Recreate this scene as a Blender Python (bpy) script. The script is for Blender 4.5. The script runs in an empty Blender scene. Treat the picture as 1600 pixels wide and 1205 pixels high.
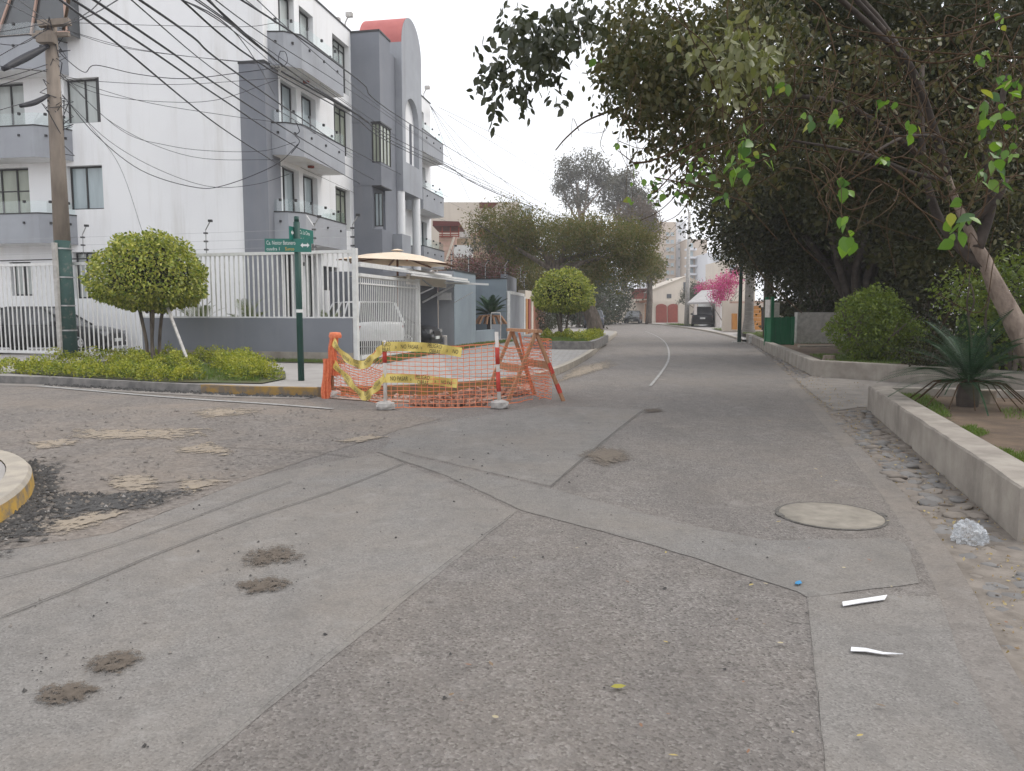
import bpy, bmesh, math, random
import numpy as np
from mathutils import Vector, Matrix
from mathutils.geometry import tessellate_polygon

# ------------------------------------------------------------------ camera, sky, sun, exposure
S = bpy.context.scene
COL = S.collection
F, HC, YH = 1190.0, 1.45, 486.0                 # focal length (photo px), eye height, horizon row
PITCH = math.atan((602.5 - YH) / F)
cam = bpy.data.cameras.new('camera'); cam.sensor_width = 36; cam.lens = 36 * F / 1600
cam.clip_start = 0.05; cam.clip_end = 4000
co = bpy.data.objects.new('camera', cam); COL.objects.link(co)
co.location = (0, 0, HC); co.rotation_euler = (math.pi / 2 - PITCH, 0, 0)
S.camera = co
SUN_EL, SUN_ROT = math.radians(52), math.radians(78)
W = bpy.data.worlds.new('World'); S.world = W; W.use_nodes = True
nt = W.node_tree; nt.nodes.clear()
sky = nt.nodes.new('ShaderNodeTexSky'); sky.sky_type = 'NISHITA'; sky.sun_disc = False
sky.sun_elevation = SUN_EL; sky.sun_rotation = SUN_ROT; sky.air_density = 1.5; sky.dust_density = 6; sky.ozone_density = 1
mx = nt.nodes.new('ShaderNodeMix'); mx.data_type = 'RGBA'; mx.inputs[0].default_value = 0.88
mx.inputs[7].default_value = (10.3, 10.5, 11.0, 1)            # even overcast cloud deck
bg = nt.nodes.new('ShaderNodeBackground'); bg.inputs[1].default_value = 0.1
ow = nt.nodes.new('ShaderNodeOutputWorld')
nt.links.new(sky.outputs[0], mx.inputs[6]); nt.links.new(mx.outputs[2], bg.inputs[0]); nt.links.new(bg.outputs[0], ow.inputs[0])
sl = bpy.data.lights.new('sun', 'SUN'); sl.energy = 0.9; sl.angle = math.radians(25); sl.color = (1, .96, .9)
so = bpy.data.objects.new('sun', sl); COL.objects.link(so)
sd = Vector((math.sin(SUN_ROT) * math.cos(SUN_EL), math.cos(SUN_ROT) * math.cos(SUN_EL), math.sin(SUN_EL)))
so.rotation_euler = (-sd).to_track_quat('-Z', 'Y').to_euler()
S.view_settings.view_transform = 'Standard'; S.view_settings.look = 'None'
S.view_settings.exposure = 0.53; S.view_settings.gamma = 1; S.view_settings.use_curve_mapping = False
try:
    S.cycles.max_bounces = 8; S.cycles.transparent_max_bounces = 8; S.cycles.transmission_bounces = 4
    S.cycles.volume_bounces = 1
except Exception: pass

# ------------------------------------------------------------------ helpers
R = random.Random(7)
rng = np.random.default_rng(11)
def ray(px, py):
    cx = (px - 800) / F; cy = (602.5 - py) / F
    return Vector((cx, math.cos(PITCH) + cy * math.sin(PITCH), -math.sin(PITCH) + cy * math.cos(PITCH)))
def G(px, py, z=0.0):                            # point at height z seen at a photo pixel
    d = ray(px, py); t = (z - HC) / d.z
    return Vector((d.x * t, d.y * t, z))
def at(px, py, Y):                               # point at distance Y seen at a photo pixel
    d = ray(px, py); t = Y / d.y
    return Vector((d.x * t, Y, HC + d.z * t))
def wm(o):
    m = o.matrix_basis.copy()
    while o.parent:
        o = o.parent; m = o.matrix_basis @ m
    return m
def tag(o, label=None, cat=None, group=None, kind=None):
    if label: o['label'] = label
    if cat: o['category'] = cat
    if group: o['group'] = group
    if kind: o['kind'] = kind
    return o
def thing(name, label, cat, loc=(0, 0, 0), rotz=0, group=None):
    o = bpy.data.objects.new(name, None); COL.objects.link(o); o.empty_display_size = .2
    o.location = loc; o.rotation_euler = (0, 0, rotz)
    return tag(o, label, cat, group)
def link(name, me, parent=None):
    o = bpy.data.objects.new(name, me); COL.objects.link(o)
    if parent: o.parent = parent
    return o
def copy_tree(o, parent=None):
    c = o.copy(); COL.objects.link(c); c.parent = parent
    for ch in list(o.children): copy_tree(ch, c)
    return c
class MB:
    def __init__(s): s.v = []; s.f = []; s.m = []; s.mi = 0; s.cut = []
    def add(s, vs, fs):
        b = len(s.v); s.cut.append((len(s.v), len(s.f))); s.v.extend([tuple(p) for p in vs]); s.f.extend([tuple(i + b for i in f) for f in fs]); s.m.extend([s.mi] * len(fs))
    def quad(s, a, b, c, d): s.add([a, b, c, d], [(0, 1, 2, 3)])
    def bx(s, x0, x1, y0, y1, z0, z1, rot=0, piv=None):
        p = [(x0, y0, z0), (x1, y0, z0), (x1, y1, z0), (x0, y1, z0), (x0, y0, z1), (x1, y0, z1), (x1, y1, z1), (x0, y1, z1)]
        if rot:
            cx, cy = piv or ((x0 + x1) / 2, (y0 + y1) / 2); c, sn = math.cos(rot), math.sin(rot)
            p = [(cx + (x - cx) * c - (y - cy) * sn, cy + (x - cx) * sn + (y - cy) * c, z) for x, y, z in p]
        s.add(p, [(0, 3, 2, 1), (4, 5, 6, 7), (0, 1, 5, 4), (1, 2, 6, 5), (2, 3, 7, 6), (3, 0, 4, 7)])
    def beam(s, a, b, w, h, up=(0, 0, 1)):
        a = Vector(a); b = Vector(b); d = (b - a).normalized(); u = Vector(up)
        if abs(d.dot(u)) > .98: u = Vector((1, 0, 0))
        sd_ = d.cross(u).normalized() * (w / 2); uu = sd_.cross(d).normalized() * (h / 2)
        p = [a - sd_ - uu, a + sd_ - uu, a + sd_ + uu, a - sd_ + uu, b - sd_ - uu, b + sd_ - uu, b + sd_ + uu, b - sd_ + uu]
        s.add(p, [(0, 3, 2, 1), (4, 5, 6, 7), (0, 1, 5, 4), (1, 2, 6, 5), (2, 3, 7, 6), (3, 0, 4, 7)])
    def tube(s, pts, r, n=6, caps=True):
        pts = [Vector(p) for p in pts]; k = len(pts)
        rs = r if isinstance(r, (list, tuple)) else [r] * k
        t0 = (pts[1] - pts[0]).normalized(); a = Vector((0, 0, 1)) if abs(t0.z) < .9 else Vector((1, 0, 0))
        nx = t0.cross(a).normalized(); vs = []
        for i in range(k):
            t = (pts[min(i + 1, k - 1)] - pts[max(i - 1, 0)])
            if t.length < 1e-9: t = t0
            t = t.normalized(); nx = (nx - t * nx.dot(t)).normalized(); ny = t.cross(nx)
            for j in range(n):
                q = 2 * math.pi * j / n
                vs.append(pts[i] + (nx * math.cos(q) + ny * math.sin(q)) * rs[i])
        fs = [(i * n + j, i * n + (j + 1) % n, (i + 1) * n + (j + 1) % n, (i + 1) * n + j) for i in range(k - 1) for j in range(n)]
        if caps: fs += [tuple(range(n))[::-1], tuple((k - 1) * n + j for j in range(n))]
        s.add(vs, fs)
    def cyl(s, c, r0, r1, z0, z1, n=16):
        s.tube([(c[0], c[1], z0), (c[0], c[1], z1)], [r0, r1], n)
    def lathe(s, prof, n=16, c=(0, 0, 0), axis='z'):
        vs = []
        for r, h in prof:
            for j in range(n):
                q = 2 * math.pi * j / n
                if axis == 'z': vs.append((c[0] + r * math.cos(q), c[1] + r * math.sin(q), c[2] + h))
                else: vs.append((c[0] + r * math.cos(q), c[1] + h, c[2] + r * math.sin(q)))
        k = len(prof)
        s.add(vs, [(i * n + j, i * n + (j + 1) % n, (i + 1) * n + (j + 1) % n, (i + 1) * n + j) for i in range(k - 1) for j in range(n)])
    def prism(s, poly, z0, z1, bottom=True):
        n = len(poly); area = sum(poly[i][0] * poly[(i + 1) % n][1] - poly[(i + 1) % n][0] * poly[i][1] for i in range(n))
        if area < 0: poly = poly[::-1]
        s.add([(p[0], p[1], z0) for p in poly] + [(p[0], p[1], z1) for p in poly],
              [(i, (i + 1) % n, n + (i + 1) % n, n + i) for i in range(n)])
        tr = tessellate_polygon([[Vector((p[0], p[1], 0)) for p in poly]])
        def fix(t, up):
            a, b, c = [poly[i] for i in t]; sg = (b[0] - a[0]) * (c[1] - a[1]) - (b[1] - a[1]) * (c[0] - a[0])
            return t if (sg > 0) == up else (t[2], t[1], t[0])
        s.add([(p[0], p[1], z1) for p in poly], [fix(t, True) for t in tr])
        if bottom: s.add([(p[0], p[1], z0) for p in poly], [fix(t, False) for t in tr])
    def sheet(s, poly, z):
        tr = tessellate_polygon([[Vector((p[0], p[1], 0)) for p in poly]]); out = []
        for t in tr:
            a, b, c = [poly[i] for i in t]; sg = (b[0] - a[0]) * (c[1] - a[1]) - (b[1] - a[1]) * (c[0] - a[0])
            out.append(t if sg > 0 else (t[2], t[1], t[0]))
        s.add([(p[0], p[1], z) for p in poly], out)
    def strip(s, left, right, z):                # ribbon between two polylines
        n = len(left); zz = z if isinstance(z, (list, tuple)) else (z, z)
        s.add([(p[0], p[1], zz[0]) for p in left] + [(p[0], p[1], zz[1]) for p in right], [(i, n + i, n + i + 1, i + 1) for i in range(n - 1)])
    def build(s, name, mat, parent=None, smooth=False, world=True, loc=None):
        me = bpy.data.meshes.new(name); v = s.v
        if parent is not None and world:
            inv = wm(parent).inverted(); v = [inv @ Vector(p) for p in v]
        elif loc is not None: v = [(p[0] - loc[0], p[1] - loc[1], p[2] - loc[2]) for p in v]
        me.from_pydata([tuple(p) for p in v], [], s.f)
        for m in (mat if isinstance(mat, (list, tuple)) else [mat]): me.materials.append(m)
        if isinstance(mat, (list, tuple)): me.polygons.foreach_set('material_index', s.m)
        if smooth: me.polygons.foreach_set('use_smooth', [True] * len(me.polygons))
        me.update()
        o = link(name, me, parent)
        if parent is None and loc is not None: o.location = loc
        return o
def each(mb, name, mat, parent=None, smooth=False, world=True):   # every added piece becomes a part of its own
    cuts = mb.cut + [(len(mb.v), len(mb.f))]
    for (v0, f0), (v1, f1) in zip(cuts, cuts[1:]):
        k = MB(); k.add(mb.v[v0:v1], [tuple(i - v0 for i in f) for f in mb.f[f0:f1]]); k.build(name, mat, parent, smooth, world)
def np_mesh(name, V, Q, mat, parent=None, loc=None):   # V (n,3), Q (m,k) same-size polygons, fast
    V = np.asarray(V, dtype=np.float32)
    if parent is not None:
        iv = np.array(wm(parent).inverted()); V = (V @ iv[:3, :3].T + iv[:3, 3]).astype(np.float32)
    me = bpy.data.meshes.new(name); m, k = Q.shape
    me.vertices.add(len(V)); me.vertices.foreach_set('co', V.ravel())
    me.loops.add(m * k); me.loops.foreach_set('vertex_index', Q.astype(np.int32).ravel())
    me.polygons.add(m); me.polygons.foreach_set('loop_start', np.arange(0, m * k, k, dtype=np.int32))
    me.update(calc_edges=True); me.materials.append(mat)
    return link(name, me, parent)
def structure(name, mb, mat, smooth=False):
    return tag(mb.build(name, mat, None, smooth), kind='structure')

# leaves -------------------------------------------------------------------------------------------
def unit(a): return a / np.maximum(np.linalg.norm(a, axis=1, keepdims=True), 1e-9)
def leaf_cloud(name, P, size, mat, parent, N=None, aspect=.42, droop=.25, out=.5, quads=True, fold=.15, kind='stuff', var=.35):
    n = len(P); d = unit(rng.normal(size=(n, 3)))
    if N is not None: d = d + N * out
    d[:, 2] -= droop; d = unit(d)
    s = unit(np.cross(d, rng.normal(size=(n, 3)))); nn = np.cross(d, s)
    L = (size * (1 + var * (rng.random((n, 1)) * 2 - 1))); Wd = L * aspect * .5 * (.8 + .4 * rng.random((n, 1)))
    A = P; T = P + d * L
    if quads:
        l1 = P + d * L * .28 + s * Wd * .9 + nn * Wd * fold * 2; l2 = P + d * L * .62 + s * Wd + nn * Wd * fold * 2
        r1 = P + d * L * .28 - s * Wd * .9 + nn * Wd * fold * 2; r2 = P + d * L * .62 - s * Wd + nn * Wd * fold * 2
        V = np.stack([A, l1, l2, T, r2, r1], 1).reshape(-1, 3); b = np.arange(n)[:, None] * 6
        Q = np.concatenate([b + np.array([[0, 1, 2, 3]]), b + np.array([[0, 3, 4, 5]])])
    else:
        mid = P + d * L * .45; l = mid + s * Wd + nn * Wd * fold * 2; r = mid - s * Wd + nn * Wd * fold * 2
        V = np.stack([A, l, T, r], 1).reshape(-1, 3); b = np.arange(n)[:, None] * 4
        Q = np.concatenate([b + np.array([[0, 1, 2]]), b + np.array([[0, 2, 3]])])
    o = np_mesh(name, V, Q, mat, parent)
    if kind: o['kind'] = kind
    return o
def blob_pts(blobs, n, r0=.55, lump=.16, zmin=None, zpow=1):
    w = np.array([b[3] * b[4] * b[5] * (b[6] if len(b) > 6 else 1) for b in blobs]); w = w / w.sum()
    P = []; N = []
    for b, k in zip(blobs, (w * n).astype(int)):
        d = unit(rng.normal(size=(k, 3))); ph = rng.random(9) * 6.28
        f = 1 + lump * (np.sin(d[:, 0] * 5 + ph[0]) * np.sin(d[:, 1] * 5 + ph[1]) + .7 * np.sin(d[:, 2] * 7 + ph[2] + d[:, 0] * 4) + .5 * np.sin(d[:, 1] * 11 + ph[3] + d[:, 2] * 9))
        r = (r0 ** 3 + (1 - r0 ** 3) * rng.random(k)) ** (1 / 3) * f
        P.append(d * r[:, None] * np.array(b[3:6]) + np.array(b[:3])); N.append(unit(d / np.array(b[3:6])))
    P = np.concatenate(P); N = np.concatenate(N)
    if zmin is not None: k = P[:, 2] > zmin; P = P[k]; N = N[k]
    return P, N
def clumped(P, N, ncl, sig, n):                   # gather points round clump centres so gaps open between them
    i = rng.integers(0, len(P), ncl); j = rng.integers(0, ncl, n)
    off = rng.normal(size=(n, 3)) * sig
    return P[i][j] + off, unit(N[i][j] + off / (2 * sig))
def limb(mb, p, d, L, r, depth, spread=.6, n=5, up=.15, seg=4, shrink=.72, tips=None):
    p = Vector(p); d = Vector(d).normalized(); pts = [p.copy()]; rs = [r]
    for i in range(seg):
        d = (d + Vector((R.gauss(0, .14), R.gauss(0, .14), R.gauss(0, .1) + up * .2))).normalized()
        p = p + d * (L / seg); pts.append(p.copy()); rs.append(r * (1 - .45 * (i + 1) / seg))
    mb.tube(pts, rs, n)
    if depth <= 0:
        if tips is not None: tips.append(p)
        return
    for k in range(R.choice([2, 3])):
        nd = (d + Vector((R.gauss(0, spread), R.gauss(0, spread), R.gauss(0, spread * .6) + up))).normalized()
        q = pts[R.choice([-1, -1, -2])]
        limb(mb, q, nd, L * shrink * R.uniform(.8, 1.15), rs[-1] * .85, depth - 1, spread, max(4, n - 1), up, seg, shrink, tips)

# ------------------------------------------------------------------ materials
def nmat(name):
    m = bpy.data.materials.new(name); m.use_nodes = True; t = m.node_tree; b = t.nodes['Principled BSDF']
    return m, t, b
def nd(t, typ, **k):
    n = t.nodes.new(typ)
    for a, v in k.items(): setattr(n, a, v)
    return n
def ramp(t, a, stops):
    r = nd(t, 'ShaderNodeValToRGB'); e = r.color_ramp.elements
    while len(e) < len(stops): e.new(.5)
    for x, (p, c) in zip(e, stops): x.position = p; x.color = (*c, 1) if len(c) == 3 else c
    t.links.new(a, r.inputs[0]); return r.outputs[0]
def noise(t, vec, sc, det=5, rough=.6, dist=0):
    n = nd(t, 'ShaderNodeTexNoise'); n.inputs['Scale'].default_value = sc; n.inputs['Detail'].default_value = det
    n.inputs['Roughness'].default_value = rough; n.inputs['Distortion'].default_value = dist; t.links.new(vec, n.inputs['Vector']); return n.outputs[0]
def mixc(t, fac, a, b, mode='MIX'):
    m = nd(t, 'ShaderNodeMix', data_type='RGBA', blend_type=mode)
    for i, x in ((0, fac), (6, a), (7, b)):
        if hasattr(x, 'links') or isinstance(x, bpy.types.NodeSocket): t.links.new(x, m.inputs[i])
        else: m.inputs[i].default_value = x if i == 0 else (*x, 1)
    return m.outputs[2]
def pos(t, scale=None):
    g = nd(t, 'ShaderNodeNewGeometry').outputs['Position']
    if scale:
        m = nd(t, 'ShaderNodeMapping'); m.inputs['Scale'].default_value = scale; t.links.new(g, m.inputs['Vector']); return m.outputs[0]
    return g
def bump(t, b, h, st, dist=.02):
    n = nd(t, 'ShaderNodeBump'); n.inputs['Strength'].default_value = st; n.inputs['Distance'].default_value = dist
    t.links.new(h, n.inputs['Height']); t.links.new(n.outputs[0], b.inputs['Normal'])
def M(name, c1, c2=None, rough=.8, sc=2., det=6, bmp=0, bsc=60, metal=0, spec=.4, coat=0, lo=.35, hi=.65, stretch=None, streak=None, bdist=.01):
    m, t, b = nmat(name); v = pos(t, stretch)
    c2 = c2 or tuple(x * .82 for x in c1)
    c = ramp(t, noise(t, v, sc, det), [(lo, c1), (hi, c2)])
    if streak:                                     # weather streaks running down a wall
        n2 = noise(t, pos(t, (1, 1, .08)), 2.2, 6, .7); n3 = noise(t, pos(t), .7, 4)
        f = nd(t, 'ShaderNodeMath', operation='MULTIPLY'); t.links.new(ramp(t, n2, [(.5, (0, 0, 0)), (.75, (1, 1, 1))]), f.inputs[0]); t.links.new(n3, f.inputs[1])
        c = mixc(t, f.outputs[0], c, streak)
    t.links.new(c, b.inputs['Base Color'])
    b.inputs['Roughness'].default_value = rough; b.inputs['Metallic'].default_value = metal
    b.inputs['Specular IOR Level'].default_value = spec; b.inputs['Coat Weight'].default_value = coat; b.inputs['Coat Roughness'].default_value = .04
    if bmp: bump(t, b, noise(t, pos(t), bsc, 4), bmp, bdist)
    return m
def leafm(name, cols, trans=.25, rough=.45, spec=.4, young=None):
    m, t, b = nmat(name); g = nd(t, 'ShaderNodeNewGeometry')
    k = len(cols); c = ramp(t, g.outputs['Random Per Island'], [(i / max(1, k - 1), cc) for i, cc in enumerate(cols)])
    if young: c = mixc(t, ramp(t, noise(t, pos(t), 4.5, 3), [(.42, (0, 0, 0)), (.62, (.8,) * 3)]), c, young)
    t.links.new(c, b.inputs['Base Color']); b.inputs['Roughness'].default_value = rough; b.inputs['Specular IOR Level'].default_value = spec
    tr = nd(t, 'ShaderNodeBsdfTranslucent'); ms = nd(t, 'ShaderNodeMixShader'); ms.inputs[0].default_value = trans
    t.links.new(mixc(t, 1.0, c, (1.25, 1.3, .6), 'MULTIPLY'), tr.inputs[0])
    t.links.new(b.outputs[0], ms.inputs[1]); t.links.new(tr.outputs[0], ms.inputs[2]); t.links.new(ms.outputs[0], t.nodes['Material Output'].inputs[0])
    return m
def asphalt(name, base, light, dark, agg=70, stone=.5, bst=.5, tint=(.18, .15, .12), dust=.35):
    m, t, b = nmat(name); v = pos(t)
    vo = nd(t, 'ShaderNodeTexVoronoi'); vo.inputs['Scale'].default_value = agg; t.links.new(noisev(t, v, .004), vo.inputs['Vector'])
    bw = nd(t, 'ShaderNodeSeparateColor'); t.links.new(vo.outputs['Color'], bw.inputs[0])
    st = ramp(t, bw.outputs[0], [(0, dark), (.35, base), (.75, base), (1, light)])
    c = mixc(t, stone, base, st)
    fine = noise(t, v, agg * 2.2, 3, .7); c = mixc(t, ramp(t, fine, [(.30, (.55, .55, .55)), (.42, (0, 0, 0))]), c, tuple(x * .35 for x in dark))
    big = noise(t, v, .55, 6, .62, .4); c = mixc(t, ramp(t, big, [(.42, (0, 0, 0)), (.68, (dust,) * 3)]), c, tint)
    sm = noise(t, v, 7, 5, .7); c = mixc(t, ramp(t, sm, [(.32, (.45,) * 3), (.5, (0, 0, 0))]), c, tuple(x * .62 for x in base)); c = mixc(t, ramp(t, noise(t, v, 3.3, 6, .7), [(.55, (0, 0, 0)), (.72, (.5,) * 3)]), c, light)
    mid = noise(t, pos(t, (1, .35, 1)), 1.7, 5, .65); c = mixc(t, ramp(t, mid, [(.3, (.4,) * 3), (.52, (0, 0, 0))]), c, tuple(x * .6 for x in base))
    t.links.new(c, b.inputs['Base Color']); b.inputs['Roughness'].default_value = .88; b.inputs['Specular IOR Level'].default_value = .3
    ad = nd(t, 'ShaderNodeMath', operation='ADD'); t.links.new(vo.outputs['Distance'], ad.inputs[0]); t.links.new(fine, ad.inputs[1])
    bump(t, b, ad.outputs[0], bst, .008)
    return m
def noisev(t, v, amt):
    n = nd(t, 'ShaderNodeTexNoise'); n.inputs['Scale'].default_value = 40; t.links.new(v, n.inputs['Vector'])
    a = nd(t, 'ShaderNodeVectorMath', operation='SCALE'); a.inputs['Scale'].default_value = amt; t.links.new(n.outputs[1], a.inputs[0])
    b = nd(t, 'ShaderNodeVectorMath', operation='ADD'); t.links.new(v, b.inputs[0]); t.links.new(a.outputs[0], b.inputs[1]); return b.outputs[0]
def painted(name, paint, under, amount=.5, sc=7, rough=.8):
    m, t, b = nmat(name); v = pos(t)
    f = ramp(t, noise(t, v, sc, 8, .7), [(amount - .07, (0, 0, 0)), (amount + .07, (1, 1, 1))])
    p = ramp(t, noise(t, v, 2, 5), [(.3, paint), (.7, tuple(x * .75 for x in paint))])
    t.links.new(mixc(t, f, p, under), b.inputs['Base Color']); b.inputs['Roughness'].default_value = rough
    bump(t, b, noise(t, v, 90, 4), .25, .006); return m
def glass(name, col, rough=.04):
    m, t, b = nmat(name)
    c = ramp(t, noise(t, pos(t, (1.5, 1.5, .3)), 1.6, 3), [(.35, col), (.65, tuple(x * .7 for x in col))])
    t.links.new(c, b.inputs['Base Color']); b.inputs['Roughness'].default_value = .5; b.inputs['Coat Weight'].default_value = 1; b.inputs['Coat Roughness'].default_value = rough
    return m
def clear(name, tint=(.9, .96, .95)):
    m, t, b = nmat(name); tr = nd(t, 'ShaderNodeBsdfTransparent'); tr.inputs[0].default_value = (*tint, 1)
    gl = nd(t, 'ShaderNodeBsdfGlossy'); gl.inputs['Roughness'].default_value = .03
    ms = nd(t, 'ShaderNodeMixShader'); ms.inputs[0].default_value = .12
    t.links.new(tr.outputs[0], ms.inputs[1]); t.links.new(gl.outputs[0], ms.inputs[2]); t.links.new(ms.outputs[0], t.nodes['Material Output'].inputs[0]); return m

def soften(m, sc=14., k=4.):                      # same surface with a crumbling, uneven rim
    m = m.copy(); t = m.node_tree; o = t.nodes['Material Output']; src = o.inputs[0].links[0].from_socket
    a = nd(t, 'ShaderNodeAttribute', attribute_name='rim'); n = noise(t, pos(t), sc, 8, .75)
    q = nd(t, 'ShaderNodeMath', operation='MULTIPLY_ADD'); t.links.new(n, q.inputs[0]); q.inputs[1].default_value = k; t.links.new(a.outputs['Fac'], q.inputs[2])
    h = nd(t, 'ShaderNodeMapRange'); h.inputs[1].default_value = .5 * k + .28; h.inputs[2].default_value = .5 * k + .75; t.links.new(q.outputs[0], h.inputs[0])
    ms = nd(t, 'ShaderNodeMixShader'); tr = nd(t, 'ShaderNodeBsdfTransparent'); t.links.new(h.outputs[0], ms.inputs[0]); t.links.new(tr.outputs[0], ms.inputs[1]); t.links.new(src, ms.inputs[2]); t.links.new(ms.outputs[0], o.inputs[0]); return m
m_asphalt = asphalt('coarse_asphalt', (.220, .200, .184), (.34, .317, .294), (.085, .077, .07), 90, .78, .9, (.27, .225, .18), .3)
m_smooth = asphalt('smooth_asphalt', (.222, .208, .193), (.31, .295, .275), (.115, .108, .10), 120, .6, .5, (.25, .21, .17), .5)
m_strip = asphalt('strip_asphalt', (.212, .200, .187), (.295, .28, .262), (.11, .104, .097), 115, .6, .5, (.24, .205, .165), .45)
m_side = asphalt('broken_asphalt', (.20, .178, .16), (.30, .27, .24), (.085, .075, .068), 34, .7, 1., (.27, .22, .175), .6)
m_sand = M('sandy_dirt', (.33, .27, .20), (.26, .22, .175), .95, 5, 8, .4, 60)
m_stain = M('brown_stain', (.085, .068, .052), (.13, .105, .082), .95, 30, 6, .3, 120)
m_tar = M('dark_gravel', (.045, .043, .042), (.09, .085, .08), .95, 20, 6, .6, 60)
m_crack = M('crack', (.085, .078, .07), (.15, .14, .125), .95, 40)
m_seam = M('seam', (.11, .10, .092), (.16, .15, .135), .95, 40); t = m_seam.node_tree; o_ = t.nodes['Material Output']; ms = nd(t, 'ShaderNodeMixShader'); tr = nd(t, 'ShaderNodeBsdfTransparent')
t.links.new(ramp(t, noise(t, pos(t), 5, 6, .8), [(.40, (.05,) * 3), (.60, (.8,) * 3)]), ms.inputs[0]); t.links.new(tr.outputs[0], ms.inputs[1]); t.links.new(t.nodes['Principled BSDF'].outputs[0], ms.inputs[2]); t.links.new(ms.outputs[0], o_.inputs[0])
m_paint = painted('worn_white_paint', (.42, .41, .39), (.235, .225, .21), .5, 14)
m_pave = M('concrete_paving', (.36, .34, .32), (.29, .27, .25), .85, 1.5, 8, .2, 120)
m_kerb = M('grey_kerb', (.24, .225, .21), (.13, .125, .12), .9, 5, 8, .4, 50)
m_yell = painted('yellow_kerb_paint', (.52, .32, .06), (.20, .16, .11), .52, 5)
m_ykerb = painted('brown_yellow_kerb', (.33, .20, .05), (.16, .125, .09), .5, 5)
m_ltkerb = M('pale_kerb_top', (.42, .37, .30), (.30, .27, .23), .9, 5, 8, .3, 60)
m_gutter = M('gutter_concrete', (.25, .225, .20), (.175, .158, .142), .9, 2.5, 8, .4, 60)
m_manh = M('manhole_concrete', (.30, .27, .225), (.20, .18, .15), .9, 7, 8, .3, 80)
m_gravelbed = M('gutter_mortar', (.24, .21, .18), (.14, .12, .10), .95, 6, 8, .6, 40)
m_stone = [M('river_stone_' + n, c, None, .75, 9, 6, .25, 60) for n, c in (('grey', (.205, .195, .185)), ('brown', (.22, .19, .162)), ('dark', (.165, .157, .15)), ('tan', (.245, .212, .18)))]
m_planter = M('stained_concrete', (.36, .325, .28), (.25, .22, .19), .9, 3, 8, .35, 50, streak=(.10, .088, .075))
m_soil = M('soil', (.15, .105, .07), (.085, .06, .042), .95, 3, 8, .8, 25)
m_lawn = M('lawn_ground', (.07, .10, .03), (.11, .095, .05), .95, 4, 8, .6, 40)
m_white = M('white_render', (.84, .84, .84), (.80, .80, .805), .85, .5, 5, .08, 80, streak=(.60, .58, .55))
m_grey = M('grey_render', (.215, .225, .25), (.185, .195, .22), .85, .6, 6, .1, 80, streak=(.25, .25, .26))
m_grey2 = M('pale_grey_render', (.36, .375, .40), (.30, .31, .335), .85, .6, 6, .1, 80, streak=(.25, .25, .25))
m_bluegrey = M('blue_grey_wall', (.27, .32, .355), (.225, .265, .30), .85, .7, 6, .12, 70, streak=(.2, .22, .24))
m_dark = M('dark_trim', (.035, .034, .034), None, .5)
m_red = M('red_vault', (.50, .16, .145), (.42, .125, .115), .8, 1.5, 6, .1, 60)
m_fence = M('white_fence_paint', (.72, .72, .70), (.62, .61, .59), .5, 6, 5)
m_curt = glass('curtained_glass', (.42, .45, .43)); m_curtg = glass('green_curtained_glass', (.30, .33, .25)); m_dkglass = glass('dark_glass', (.05, .055, .06)); m_skyglass = glass('pale_glass', (.36, .43, .45))
m_clear = clear('clear_glass')
m_steel = M('galvanised_steel', (.45, .45, .45), None, .4, 8, metal=.6)
m_pole = M('concrete_pole', (.30, .25, .205), (.20, .165, .135), .9, 4, 8, .4, 40, stretch=(1, 1, .25))
m_polepaint = painted('pole_green_paint', (.035, .085, .075), (.19, .17, .15), .62, 6)
m_cable = M('black_cable', (.018, .018, .024), None, .5)
m_signg = M('sign_green', (.012, .17, .13), (.015, .14, .11), .45, 3, spec=.5)
m_sigw = M('sign_white', (.80, .82, .80), None, .5); m_sigy = M('sign_yellow', (.72, .46, .05), None, .5)
m_poleg = M('dark_green_paint', (.012, .055, .045), (.02, .07, .055), .5, 6)
m_orange = M('orange_net', (.82, .27, .14), (.74, .21, .10), .6, 8)
m_ored = M('red_orange_plastic', (.74, .22, .10), (.60, .14, .06), .6, 25)
m_tape = M('yellow_tape', (.72, .57, .16), (.64, .49, .13), .45, 6); m_ink = M('black_print', (.05, .045, .03), None, .6)
m_wood = M('weathered_pine', (.46, .26, .15), (.33, .17, .09), .85, 6, 6, .2, 60, stretch=(6, 6, 1))
m_redp = M('red_band_paint', (.55, .06, .04), None, .6); m_whp = M('white_band_paint', (.70, .66, .62), (.55, .5, .46), .7, 10)
m_conc = M('rough_concrete_block', (.52, .50, .47), (.36, .34, .32), .9, 8, 8, .5, 40)
m_rubble = M('pinkish_rubble', (.42, .25, .185), (.24, .14, .10), .95, 12, 6, .5, 30)
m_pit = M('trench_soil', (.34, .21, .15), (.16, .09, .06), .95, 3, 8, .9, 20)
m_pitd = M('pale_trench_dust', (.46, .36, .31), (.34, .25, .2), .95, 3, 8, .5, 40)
m_bark = M('grey_brown_bark', (.19, .155, .125), (.08, .065, .052), .95, 5, 8, .8, 30, stretch=(2, 2, .5), bdist=.02)
m_barkl = M('pale_bark', (.33, .265, .215), (.17, .13, .105), .95, 5, 8, .8, 25, stretch=(2, 2, .6), bdist=.02)
m_barkd = M('dark_bark', (.075, .06, .05), (.035, .028, .024), .95, 5, 8, .8, 25)
m_twig = M('brown_twig', (.085, .055, .032), (.055, .036, .022), .95, 20, spec=.1)
m_palmt = M('palm_trunk', (.24, .22, .20), (.16, .145, .13), .95, 3, 6, .5, 30, stretch=(1, 1, 6))
l_topi = leafm('topiary_leaf', [(.15, .22, .025), (.30, .34, .05), (.55, .52, .12), (.08, .13, .018), (.40, .42, .07)], .22, .38, .45)
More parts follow.
